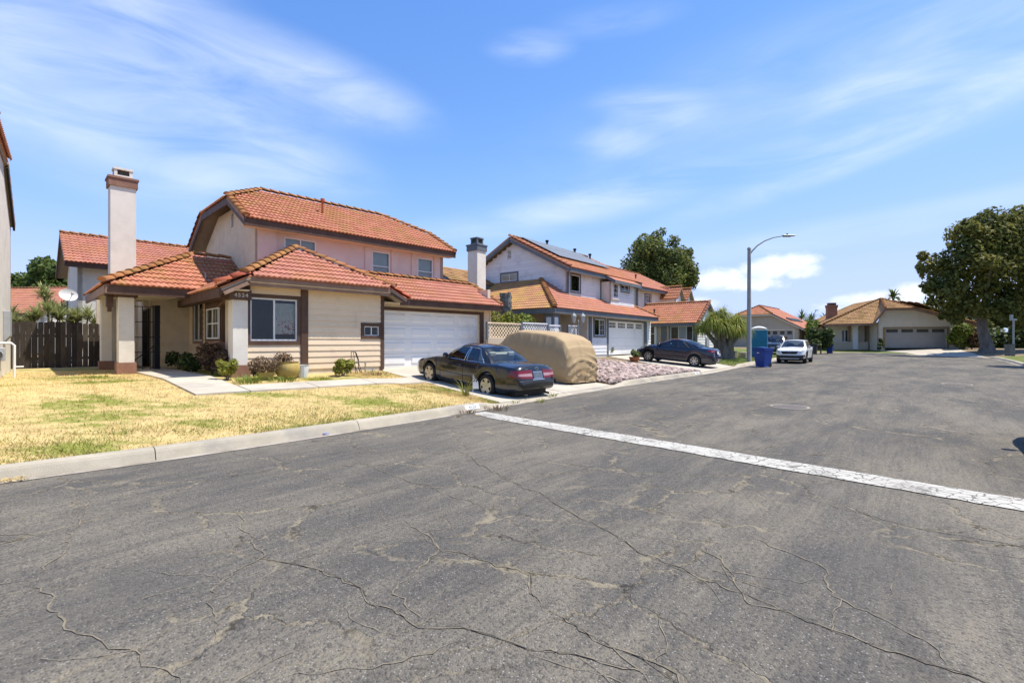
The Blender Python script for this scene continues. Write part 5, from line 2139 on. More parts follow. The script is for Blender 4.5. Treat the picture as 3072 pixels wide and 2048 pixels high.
def wheel(parent, loc, r, w, side, mat, style, rimr):
    """wheel > tyre, rim; axis along y, outer face towards side"""
    t = MB()
    hw = w / 2
    t.lathe([(rimr, -hw * .8), (r * .90, -hw), (r * .985, -hw * .8), (r, -hw * .4), (r, hw * .4), (r * .985, hw * .8), (r * .90, hw), (rimr, hw * .8)], n=32, axis='y')
    e = empty('wheel', loc, 0, parent=parent)
    t.obj('tyre', M['rubber'], e, smooth=True)
    o = hw * side
    rm = MB()
    rm.lathe([(rimr * 1.0, o * .80), (rimr * 1.02, o * .95), (rimr * .95, o * .93), (rimr * .90, o * .62), (rimr * .90, o * .2)], n=32, axis='y')
    rm.lathe([(.001, o * .86), (rimr * .17, o * .86), (rimr * .22, o * .70)], n=16, axis='y')
    n = {'five': 5, 'seven': 7, 'twin': 5}[style]
    for k in range(n):
        a = 2 * PI * k / n + .3
        for da in ((-.16, .16) if style == 'twin' else (0,)):
            wd = {'five': rimr * .30, 'seven': rimr * .17, 'twin': rimr * .09}[style]
            d = Vector((math.cos(a + da), 0, math.sin(a + da)))
            rm.bar(d * rimr * .12 + Vector((0, o * .80, 0)), d * rimr * .96 + Vector((0, o * .84, 0)), wd * 2 if style == 'five' else wd * 1.6, hw * .25, up=(0, 1, 0))
    rm.obj('rim', mat, e, smooth=True)
    b = MB()
    b.lathe([(.001, o * .25), (rimr * .9, o * .25)], n=24, axis='y')
    b.obj('brake_disc', M['disc_dark'], e, fix=False)
    return e


def strip(parent, name, pts, r, mat, n=5):
    m = MB()
    m.tube(pts, r, n)
    return m.obj(name, mat, parent, smooth=True)


def make_car(name, label, P, loc, rz, pitch=0.0, group=None, cat='car'):
    """x runs from the nose (0) to the tail (L); placed with the nose along local +X"""
    L, Wd, H = P['L'], P['W'], P['H']
    paint = M[P['paint']]
    car = empty(name, (0, 0, 0), 0, label, cat, group)
    xc0 = L / 2

    def X(x):
        return xc0 - x
    r, wz = P['wr'], P['wr']
    ax = [P['fo'], P['fo'] + P['wb']]
    ar = P.get('ar', r + .045)

    def bottom(x):
        b = lerp_list(P['sill'], x)
        for a in ax:
            d = abs(x - a)
            if d < ar:
                b = max(b, wz + math.sqrt(ar * ar - d * d))
        return b
    xs = set(np.round(np.linspace(0, L, int(L / .075)), 4))
    for a in ax:
        for k in range(17):
            xs.add(round(a - ar * math.cos(PI * k / 16), 4))
    for v in P.get('extra', []):
        xs.add(v)
    for v in (.02, .05, .09, L - .02, L - .05, L - .09):
        xs.add(v)
    xs = sorted(x for x in xs if 0 <= x <= L)
    rows = [(.90, 0), (.965, .14), (1.0, .45), (.995, .70), (.97, .90), (.925, 1.0)]
    sect = []
    for x in xs:
        hw = lerp_list(P['plan'], x)
        zb, zs, zt = bottom(x), lerp_list(P['shoulder'], x), lerp_list(P['top'], x)
        c = [(hw * f, zb + (zs - zb) * t) for f, t in rows]
        c += [(hw * .70, zs + (zt - zs) * .60), (hw * .36, zs + (zt - zs) * .92), (0.0, zt)]
        sect.append(c)
    nr = len(sect[0])
    full = []
    for x, c in zip(xs, sect):
        full.append([(X(x), y, z) for y, z in c] + [(X(x), -y, z) for y, z in reversed(c[:-1])])
    nn = 2 * nr - 1
    doors = P['doors']                                    # (x0, x1) per side
    bm_body, bm_door, bm_clad = MB(), {}, MB()
    for i in range(len(xs) - 1):
        xm = (xs[i] + xs[i + 1]) / 2
        for j in range(nn - 1):
            q = [full[i][j], full[i + 1][j], full[i + 1][j + 1], full[i][j + 1]]
            jj = j if j < nr - 1 else nn - 2 - j
            sd = 1 if j < nr - 1 else -1
            tgt = bm_body
            if 1 <= jj <= 4:
                for k, (a, b) in enumerate(doors):
                    if a <= xm <= b:
                        tgt = bm_door.setdefault((k, sd), MB())
            if P.get('clad') and (jj == 0 or (jj == 1 and any(abs(xm - a) < ar for a in ax)) or (jj <= 1 and (xm < .25 or xm > L - .2))):
                tgt = bm_clad
            tgt.quad(*q)
    bm_body.quad(*full[0])
    bm_body.quad(*reversed(full[-1]))

    def weld(mb, nm, mt, par):
        me = bpy.data.meshes.new(nm)
        me.from_pydata(mb.v, [], mb.f)
        bm = bmesh.new()
        bm.from_mesh(me)
        bmesh.ops.remove_doubles(bm, verts=bm.verts, dist=1e-4)
        bmesh.ops.recalc_face_normals(bm, faces=bm.faces)
        bm.to_mesh(me)
        bm.free()
        me.polygons.foreach_set('use_smooth', [True] * len(me.polygons))
        me.set_sharp_from_angle(angle=R(38))
        me.materials.append(mt)
        return link(nm, me, None, par)
    # normals are consistent per piece because all come off one shell
    body = weld(bm_body, 'body', paint, car)
    dobj = {}
    for key, mb in bm_door.items():
        dobj[key] = weld(mb, 'door', paint, car)
    if bm_clad.f:
        weld(bm_clad, 'cladding', M['cladding'], car)
    allv, allf = [], []
    for i in range(len(xs) - 1):
        for j in range(nn - 1):
            k = len(allv)
            allv += [full[i][j], full[i + 1][j], full[i + 1][j + 1], full[i][j + 1]]
            allf.append((k, k + 1, k + 2, k + 3))
    k = len(allv)
    allv += full[0] + full[-1]
    allf += [tuple(range(k, k + nn)), tuple(range(k + nn, k + 2 * nn))]
    bvh = BVHTree.FromPolygons([Vector(v) for v in allv], allf)

    def surf(axis, a, b, off=.006):
        """point on the shell; axis 'r' rear, 'f' front (a=y, b=z), 'l'/'s' sides (a=x, b=z), 't' top (a=x, b=y)"""
        o, d = {'r': (Vector((X(L) - 3, a, b)), Vector((1, 0, 0))), 'f': (Vector((X(0) + 3, a, b)), Vector((-1, 0, 0))),
                'l': (Vector((X(a), 3, b)), Vector((0, -1, 0))), 's': (Vector((X(a), -3, b)), Vector((0, 1, 0))),
                't': (Vector((X(a), b, 3)), Vector((0, 0, -1)))}[axis]
        h = bvh.ray_cast(o, d)
        if h[0] is None:
            return None
        return h[0] - d * off

    def patch(nm, mt, axis, quad, par=None, n=8, off=.008):
        """sheet laid on the shell: quad = four (a, b) corners"""
        A, B, C, D = [Vector((*q, 0)) for q in quad]
        g = {}
        m = MB()
        for i in range(n + 1):
            for j in range(n + 1):
                u, v = i / n, j / n
                p = (A * (1 - u) + B * u) * (1 - v) + (D * (1 - u) + C * u) * v
                g[i, j] = surf(axis, p.x, p.y, off)
        for i in range(n):
            for j in range(n):
                q = [g[i, j], g[i + 1, j], g[i + 1, j + 1], g[i, j + 1]]
                if all(t is not None for t in q):
                    mx = max((a - b).length for a in q for b in q)
                    if mx < .6:
                        m.quad(*[tuple(t) for t in q])
        if not m.f:
            return None
        me = m.mesh(nm, smooth=2, fix=False)
        bm = bmesh.new()
        bm.from_mesh(me)
        bmesh.ops.remove_doubles(bm, verts=bm.verts, dist=1e-4)
        bmesh.ops.recalc_face_normals(bm, faces=bm.faces)
        bm.to_mesh(me)
        bm.free()
        me.materials.append(mt)
        return link(nm, me, None, par or car)

    def seam(axis, pts, rr=.006, nm='seam', mt=None, par=None):
        q = [surf(axis, *p, .0) for p in pts]
        q = [p for p in q if p is not None]
        if len(q) > 1:
            strip(par or body, nm, q, rr, mt or M['black_plastic'], 4)
    P['_fn'] = (surf, patch, seam, X)
    # underbody and cabin floor
    m = MB()
    hw = Wd / 2
    m.box(X(L - .25), X(.25), -hw + .27, hw - .27, .17, .62)
    m.box(X(P['g'][3] + .05), X(P['g'][0] + .1), -hw + .12, hw - .12, .34, .62)
    m.obj('underbody', M['black_plastic'], car)
    # ---------------- greenhouse
    gx = P['g']                                            # cowl, roof front, roof rear, back glass base
    yb, yr = P['gy']
    zr_ = H - P.get('crown', .045)
    sh = lambda x: lerp_list(P['shoulder'], x)
    base = lambda u: Vector((X(gx[0] + .20 + (gx[3] - .12 - gx[0] - .20) * u), yb + P.get('ybulge', .03) * math.sin(PI * u), sh(gx[0] + .2 + (gx[3] - .32 - gx[0]) * u) - .012))
    roofe = lambda u: Vector((X(gx[1] + .10 + (gx[2] - .08 - gx[1] - .10) * u), yr, zr_ - P.get('rf', .05) * (1 - u) ** 3 - P.get('rb', .05) * u ** 3))
    cab, glass = MB(), {}

    def side_pt(u, v, sd):
        a, b = base(u), roofe(u)
        p = a.lerp(b, v)
        p.y += .035 * math.sin(PI * v)
        return (p.x, p.y * sd, p.z)
    us = P['pillars']                                      # list of (u0, u1) side windows
    cuts = sorted({0.0, 1.0, *[q for w_ in us for q in w_]})
    vs_ = [0.0, P.get('v0', .05), P.get('v1', .90), 1.0]
    for sd in (1, -1):
        for i in range(len(cuts) - 1):
            for j in range(3):
                um = (cuts[i] + cuts[i + 1]) / 2
                win = None
                if j == 1:
                    for k, w_ in enumerate(us):
                        if w_[0] < um < w_[1]:
                            win = k
                tgt = cab if win is None else glass.setdefault((win, sd), MB())
                nu, nv = max(1, int((cuts[i + 1] - cuts[i]) * 16)), (6 if j == 1 else 1)
                tgt.grid(lambda a, b: side_pt(cuts[i] + (cuts[i + 1] - cuts[i]) * a, vs_[j] + (vs_[j + 1] - vs_[j]) * b, sd), nu, nv)

    def ends(front):
        t = 0.0 if front else 1.0
        b0, r0 = base(t), roofe(t)
        bc = Vector((X(gx[0]) if front else X(gx[3]), 0, lerp_list(P['top'], gx[0] if front else gx[3]) - .01))
        rc = Vector((X(gx[1]) if front else X(gx[2]), 0, H - (P.get('rf', .05) if front else P.get('rb', .05)) * .8))

        def f(s, v):                                       # s in -1..1
            s2 = s * s
            lo = Vector((bc.x + (b0.x - bc.x) * s2, b0.y * s, bc.z + (b0.z - bc.z) * s2))
            hi = Vector((rc.x + (r0.x - rc.x) * s2, r0.y * s, rc.z + (r0.z - rc.z) * s2))
            p = lo.lerp(hi, v)
            bul = .03 * math.sin(PI * v)
            p.x += bul if front else -bul
            p.z += bul * .5
            return tuple(p)
        return f
    for front in (True, False):
        f = ends(front)
        sc = [-1, -P.get('wsw', .90), P.get('wsw', .90), 1]
        vc = [0, .04, .94, 1]
        for i in range(3):
            for j in range(3):
                tgt = glass.setdefault(('ws' if front else 'bk', 0), MB()) if (i == 1 and j == 1) else cab
                tgt.grid(lambda a, b: f(sc[i] + (sc[i + 1] - sc[i]) * a, vc[j] + (vc[j + 1] - vc[j]) * b), 12 if i == 1 else 1, 6 if j == 1 else 1)
    ff, fb_ = ends(True), ends(False)

    def roofp(u, s):
        s = s * 2 - 1
        a, b = Vector(ff(s, 1)), Vector(fb_(s, 1))
        e = roofe(u)
        p = a.lerp(b, u)
        zc = zr_ - P.get('rf', .05) * (1 - u) ** 3 - P.get('rb', .05) * u ** 3
        p.x = (X(gx[1] + (gx[2] - gx[1]) * u)) * (1 - s * s) + e.x * s * s
        p.z = zc + (H - zr_) * (1 - s * s)
        p.y = e.y * s
        return tuple(p)
    cab.grid(roofp, 24, 16)
    weld(cab, 'cabin', paint, car)
    gm = M[P.get('glass', 'glass_car')]
    names = {'ws': 'windshield', 'bk': 'rear_window'}
    for key, mb in glass.items():
        o = mb.obj(names.get(key[0], 'side_window'), gm, car, smooth=2)
        if key[0] in names:
            continue
        k, sd = key
        u0, u1 = us[k]
        loop = [side_pt(u0 + (u1 - u0) * t, vs_[1], sd) for t in np.linspace(0, 1, 7)] + [side_pt(u1, v, sd) for v in np.linspace(vs_[1], vs_[2], 5)] + \
               [side_pt(u1 + (u0 - u1) * t, vs_[2], sd) for t in np.linspace(0, 1, 7)] + [side_pt(u0, v, sd) for v in np.linspace(vs_[2], vs_[1], 5)]
        strip(o, 'window_trim', [Vector(q) + Vector((0, .004 * sd, 0)) for q in loop], .009, M[P.get('wtrim', 'black_plastic')], 4)
    # cabin inside
    st = M[P.get('seat', 'seat_cloth')]
    m = MB()
    xf, xb = gx[1] + .35, gx[2] - .35
    for y in (-.36, .36):
        m.obox((X(xf + .25), y, .78), (1, 0, 0), (0, 1, 0), (0, 0, 1), .26, .24, .08)
        m.obox((X(xf + .52), y, 1.0), Vector((.97, 0, .22)).normalized(), (0, 1, 0), Vector((-.22, 0, .97)).normalized(), .06, .24, .30)
        m.obox((X(xf + .60), y, 1.0 + H * .17), (1, 0, 0), (0, 1, 0), (0, 0, 1), .05, .13, .09)
    m.obox((X(xb), 0, .74), (1, 0, 0), (0, 1, 0), (0, 0, 1), .26, .62, .08)
    m.obox((X(xb + .32), 0, .95), Vector((.94, 0, .3)).normalized(), (0, 1, 0), Vector((-.3, 0, .94)).normalized(), .06, .62, .27)
    for y in (-.38, .38):
        m.obox((X(xb + .46), y, 1.17), (1, 0, 0), (0, 1, 0), (0, 0, 1), .04, .13, .07)
    m.obj('seats', st, car, bevel=.03)
    m = MB()
    m.box(X(gx[0] + .55), X(gx[0] + .08), -yb + .06, yb - .06, .62, sh(gx[0]) + .02)
    m.box(X(gx[3] - .02), X(gx[2] + .05), -yb + .08, yb - .08, .6, sh(gx[3]) - .02)
    m.obj('dashboard', M['seat_dark'] if P.get('seat') else st, car, bevel=.02)
    m = MB()
    c = Vector((X(gx[0] + .62), .36, sh(gx[0]) + .03))
    ring = [c + Vector((.06 * math.sin(t), .17 * math.cos(t), .165 * math.sin(t))) for t in np.linspace(0, 2 * PI, 17)]
    m.tube(ring, .014, 6)
    m.obj('steering_wheel', M['black_plastic'], car, smooth=True)
    # wheels
    ty = lerp_list(P['plan'], ax[0]) - .015 - P['tw'] / 2
    for a in ax:
        for sd in (1, -1):
            wheel(car, (X(a), ty * sd, wz), r, P['tw'], sd, M[P.get('rimmat', 'alloy')], P['rim'], P['rimr'])
    # mirrors, handles, door seams
    for sd, axn in ((1, 'l'), (-1, 's')):
        m = MB()
        bx, bz = gx[0] + .42, sh(gx[0] + .4) + .06
        m.lathe([(.001, -.07), (.06, -.065), (.085, -.02), (.085, .035), (.07, .05)], (X(bx) - .0, (yb + .13) * sd, bz + .02), 12, 'x')
        m.bar((X(bx), (yb - .02) * sd, bz - .02), (X(bx), (yb + .10) * sd, bz), .05, .03)
        m.obj('mirror', paint if not P.get('mirror') else M[P['mirror']], car, smooth=True)
        for k, (a, b) in enumerate(doors):
            zt = sh((a + b) / 2)
            zb_ = lerp_list(P['sill'], (a + b) / 2) + .10
            for xx in (a, b):
                lo = max(bottom(xx) + .02, zb_)
                seam(axn, [(xx, lo + (zt - .03 - lo) * t) for t in np.linspace(0, 1, 7)])
            seam(axn, [(a + (b - a) * t, max(bottom(a + (b - a) * t) + .015, zb_)) for t in np.linspace(0, 1, 9)])
            q = surf(axn, b - .14, zt - .14, .012)
            if q is not None:
                h = MB()
                h.obox(q, (1, 0, 0), (0, 1, 0), (0, 0, 1), .085, .014, .014)
                h.obj('handle', M[P.get('handle', P['paint'])], dobj.get((k, sd), car), bevel=.008)
    car.location = loc
    car.rotation_euler = (0, pitch, rz)
    return car


SED1 = dict(L=4.83, W=1.79, H=1.43, wb=2.67, fo=.97, wr=.322, tw=.205, rimr=.215, rim='five', paint='paint_black', glass='glass_car', wtrim='chrome',
            sill=[(0, .24), (.25, .20), (.6, .20), (4.2, .20), (4.6, .31), (4.83, .38)],
            plan=[(0, .60), (.10, .72), (.35, .83), (1.0, .893), (2.4, .897), (3.7, .893), (4.4, .85), (4.70, .765), (4.80, .70), (4.83, .64)],
            top=[(0, .52), (.04, .60), (.12, .68), (.5, .80), (1.0, .89), (1.42, .955), (2.6, .96), (3.70, 1.03), (4.2, 1.035), (4.62, 1.02), (4.70, .97), (4.78, .74), (4.83, .56)],
            shoulder=[(0, .50), (.04, .57), (.12, .63), (.5, .74), (1.2, .86), (1.6, .905), (3.0, .93), (4.0, .955), (4.55, .94), (4.70, .88), (4.78, .68), (4.83, .52)],
            doors=[(1.55, 2.62), (2.64, 3.42)], g=(1.42, 2.15, 3.20, 3.86), gy=(.80, .56), pillars=[(.045, .465), (.515, .87)], v0=.04, v1=.89,
            crown=.05, rf=.05, rb=.045)
# the black sedan on the first driveway, nose to the garage
_cx, _cy = h1w(.60, -4.55)
sed1 = make_car('parked_car', 'black four-door sedan with red tail lights parked beside the lawn', SED1, (_cx, _cy, .15), H1A + PI / 2, R(-5.4), 'cars parked on driveways')
surf, patch, seam, X = SED1['_fn']
for s in (1, -1):
    patch('tail_light', M['lamp_red'], 'r', [(.22 * s, .66), (.84 * s, .69), (.80 * s, .87), (.22 * s, .90)], n=14)
    patch('reverse_light', M['lamp_clear_red'], 'r', [(.24 * s, .725), (.80 * s, .74), (.80 * s, .80), (.24 * s, .81)], n=12, off=.012)
    # lamp runs round the corner
    ax_ = 'l' if s > 0 else 's'
    patch('tail_light', M['lamp_red'], ax_, [(4.48, .70), (4.74, .67), (4.70, .87), (4.60, .87)], n=8)
    patch('headlight', M['lamp_clear'], 'f', [(.34 * s, .55), (.74 * s, .56), (.74 * s, .66), (.34 * s, .65)], n=10)
    seam(ax_, [(.98 + .4 + t * 2.1, .50) for t in np.linspace(0, 1, 14)], .010, 'side_moulding', M['paint_black'])
patch('licence_plate', M['plate_blue'], 'r', [(-.17, .68), (.17, .68), (.17, .84), (-.17, .84)], n=4, off=.02)
patch('plate_frame', M['chrome'], 'r', [(-.185, .668), (.185, .668), (.185, .852), (-.185, .852)], n=4, off=.012)
patch('plate_bar', M['chrome'], 'r', [(-.24, .635), (.24, .635), (.24, .652), (-.24, .652)], n=6, off=.02)
seam('r', [(-.86 + 1.72 * t, .60) for t in np.linspace(0, 1, 20)], .012, 'bumper_seam')
seam('r', [(-.72 + 1.44 * t, .995 - .02 * abs(2 * t - 1)) for t in np.linspace(0, 1, 16)], .006, 'boot_seam')
# emblem ring and script on the boot lid
q = surf('r', 0, .925, .012)
m = MB()
ring = [q + Vector((0, .065 * math.cos(t), .04 * math.sin(t))) for t in np.linspace(0, 2 * PI, 19)]
m.tube(ring, .007, 5)
m.bar(q + Vector((0, .03, .028)), q + Vector((0, .005, -.022)), .010, .010, (1, 0, 0))
m.bar(q + Vector((0, .005, -.022)), q + Vector((0, -.05, -.022)), .010, .010, (1, 0, 0))
m.obj('emblem', M['chrome'], sed1, smooth=True)
m = MB()
q = surf('r', .42, .915, .010)
for i, k in enumerate((0, 1, 2, 3, 4)):
    m.obox(q + Vector((0, -.028 * (k - 2), 0)), (1, 0, 0), (0, 1, 0), (0, 0, 1), .004, .009, .015)
m.obj('script_badge', M['chrome'], sed1)
m = MB()
m.box(X(.4), X(.02), -.3, .3, .42, .55)
m.obj('grille', M['chrome'], sed1)
m = MB()
for y in (.42, -.42):
    m.lathe([(.03, 0), (.03, .16)], (X(4.86), y, .24), 10, 'x')
m.obj('exhaust', M['chrome'], sed1, smooth=True)

SED2 = dict(L=4.48, W=1.74, H=1.46, wb=2.60, fo=.88, wr=.315, tw=.195, rimr=.205, rim='seven', paint='paint_navy', glass='glass_car_dark',
            sill=[(0, .24), (.25, .20), (.6, .19), (3.9, .19), (4.3, .24), (4.48, .32)],
            plan=[(0, .52), (.10, .66), (.35, .79), (1.0, .865), (2.2, .872), (3.4, .868), (4.1, .82), (4.36, .74), (4.45, .68), (4.48, .62)],
            top=[(0, .50), (.04, .60), (.14, .72), (.5, .86), (.9, .97), (1.15, 1.03), (2.6, 1.02), (3.75, 1.10), (4.1, 1.09), (4.32, 1.06), (4.40, .98), (4.45, .74), (4.48, .56)],
            shoulder=[(0, .48), (.04, .57), (.14, .66), (.5, .80), (1.0, .92), (1.5, .95), (3.0, .99), (3.8, 1.02), (4.3, .98), (4.40, .88), (4.45, .66), (4.48, .52)],
            doors=[(1.35, 2.42), (2.44, 3.30)], g=(1.05, 2.00, 2.95, 3.88), gy=(.775, .56), pillars=[(.06, .44), (.47, .74), (.77, .90)], v0=.05, v1=.90,
            crown=.05, rf=.07, rb=.08, seat='seat_dark')
_b2 = Vector((-.783, .623))
_c2p = Vector((9.85, 26.0)).lerp(Vector((7.81, 27.62)), .5)
_c2p += Vector((.623, .783)) * .78
sed2 = make_car('parked_car', 'dark navy sedan parked on the driveway beside the pink rock bed', SED2, (_c2p.x, _c2p.y, .345), math.atan2(.623, -.783), R(-5.0), 'cars parked on driveways')
surf, patch, seam, X = SED2['_fn']
for s in (1, -1):
    ax_ = 'l' if s > 0 else 's'
    patch('tail_light', M['lamp_red'], 'r', [(.45 * s, .84), (.78 * s, .84), (.76 * s, .96), (.48 * s, .98)], n=10)
    patch('tail_light', M['lamp_red'], ax_, [(4.05, .90), (4.42, .84), (4.36, .97), (4.22, .97)], n=8)
    patch('reverse_light', M['lamp_clear_red'], ax_, [(4.30, .88), (4.40, .87), (4.38, .91), (4.30, .92)], n=4, off=.013)
    patch('headlight', M['lamp_clear'], ax_, [(.12, .58), (.62, .74), (.60, .80), (.16, .66)], n=8)
patch('licence_plate', M['plate_white'], 'r', [(-.16, .76), (.16, .76), (.16, .90), (-.16, .90)], n=4, off=.02)
seam('r', [(-.80 + 1.6 * t, .60) for t in np.linspace(0, 1, 18)], .010, 'bumper_seam')
strip(sed2, 'antenna', [(X(3.1), 0, 1.45), (X(3.45), 0, 1.60)], .005, M['black_plastic'])

SUV = dict(L=4.47, W=1.80, H=1.60, wb=2.665, fo=.92, wr=.345, tw=.215, rimr=.225, rim='twin', rimmat='wheel_dark', paint='paint_white_car', glass='glass_car_dark', clad=True,
           sill=[(0, .30), (.2, .26), (.6, .25), (3.9, .25), (4.3, .32), (4.47, .42)],
           plan=[(0, .60), (.06, .70), (.2, .80), (.6, .875), (1.2, .895), (2.4, .90), (3.6, .895), (4.2, .85), (4.40, .77), (4.47, .68)],
           top=[(0, .72), (.04, .86), (.14, .93), (.5, 1.02), (1.0, 1.07), (1.25, 1.10), (2.6, 1.10), (3.9, 1.14), (4.2, 1.14), (4.38, 1.08), (4.44, .90), (4.47, .70)],
           shoulder=[(0, .70), (.04, .82), (.14, .88), (.5, .94), (1.2, 1.0), (3.0, 1.05), (4.0, 1.09), (4.3, 1.06), (4.40, .96), (4.47, .66)],
           doors=[(1.30, 2.35), (2.37, 3.25)], g=(1.10, 1.85, 3.75, 4.30), gy=(.80, .61), pillars=[(.05, .40), (.43, .70), (.73, .93)], v0=.05, v1=.90,
           crown=.04, rf=.05, rb=.06, seat='seat_dark')
_sc = Vector((19.86, 32.35)).lerp(Vector((17.89, 32.88)), .5) + Vector((.62, .78)) * 1.35
suv = make_car('parked_car', 'white crossover parked at the kerb facing the camera', SUV, (_sc.x, _sc.y, zr(_sc.y)), math.atan2(-.78, -.62), R(-.3), 'cars parked at the kerb')
surf, patch, seam, X = SUV['_fn']
patch('grille', M['black_plastic'], 'f', [(-.40, .62), (.40, .62), (.52, .80), (-.52, .80)], n=10, off=.012)
patch('lower_grille', M['cladding'], 'f', [(-.80, .34), (.80, .34), (.84, .53), (-.84, .53)], n=14, off=.010)
seam('f', [(-.50 + 1.0 * t, .79 + .0 * t) for t in np.linspace(0, 1, 12)], .014, 'grille_bar', M['chrome'])
m = MB()
q = surf('f', 0, .735, .02)
ring = [q + Vector((0, .10 * math.cos(t), .05 * math.sin(t))) for t in np.linspace(0, 2 * PI, 19)]
m.tube(ring, .010, 5)
m.obj('emblem', M['chrome'], suv, smooth=True)
for s in (1, -1):
    ax_ = 'l' if s > 0 else 's'
    patch('headlight', M['lamp_clear'], 'f', [(.53 * s, .70), (.82 * s, .74), (.82 * s, .86), (.58 * s, .82)], n=8)
    patch('headlight', M['lamp_clear'], ax_, [(.12, .74), (.40, .80), (.36, .87), (.12, .84)], n=6)
    patch('fog_lamp', M['black_plastic'], 'f', [(.62 * s, .42), (.84 * s, .42), (.84 * s, .58), (.66 * s, .54)], n=6, off=.014)
    strip(suv, 'roof_rail', [(X(2.0), .56 * s, 1.57), (X(2.1), .57 * s, 1.635), (X(3.4), .57 * s, 1.63), (X(3.6), .56 * s, 1.55)], .02, M['black_plastic'], 6)

# the dark car behind the portable toilet
TRK = dict(SUV)
TRK.update(paint='paint_dark_car', clad=False, glass='glass_car', H=1.72)
trk = make_car('parked_car', 'dark car with pale windshield behind the blue portable toilet', TRK, (24.8, 45.3, lot_z(24.8, 45.3) + .03), math.atan2(-.80, -.60), 0, 'cars parked on driveways')
surf, patch, seam, X = TRK['_fn']
for s in (1, -1):
    patch('headlight', M['lamp_clear'], 'f', [(.50 * s, .70), (.82 * s, .72), (.82 * s, .82), (.52 * s, .80)], n=6)
patch('licence_plate', M['plate_white'], 'f', [(-.16, .48), (.16, .48), (.16, .62), (-.16, .62)], n=4, off=.02)

# car that stands just past the right edge: its shadow with the aerial lies on the road
OFF = dict(SUV)
OFF.update(paint='paint_dark_car', clad=False, H=1.50)
_od = Vector((.64, .77))
_oc = Vector((8.86, 8.30)) - _od * 2.2 + Vector((.77, -.64)) * .88
off = make_car('parked_car', 'dark car at the right edge casting its shadow on the road', OFF, (_oc.x, _oc.y, 0), math.atan2(_od.y, _od.x), 0, 'cars parked at the kerb')
surf, patch, seam, X = OFF['_fn']
strip(off, 'antenna', [(X(.75), .74, .9), (X(.78), .74, 1.95)], .006, M['black_plastic'])


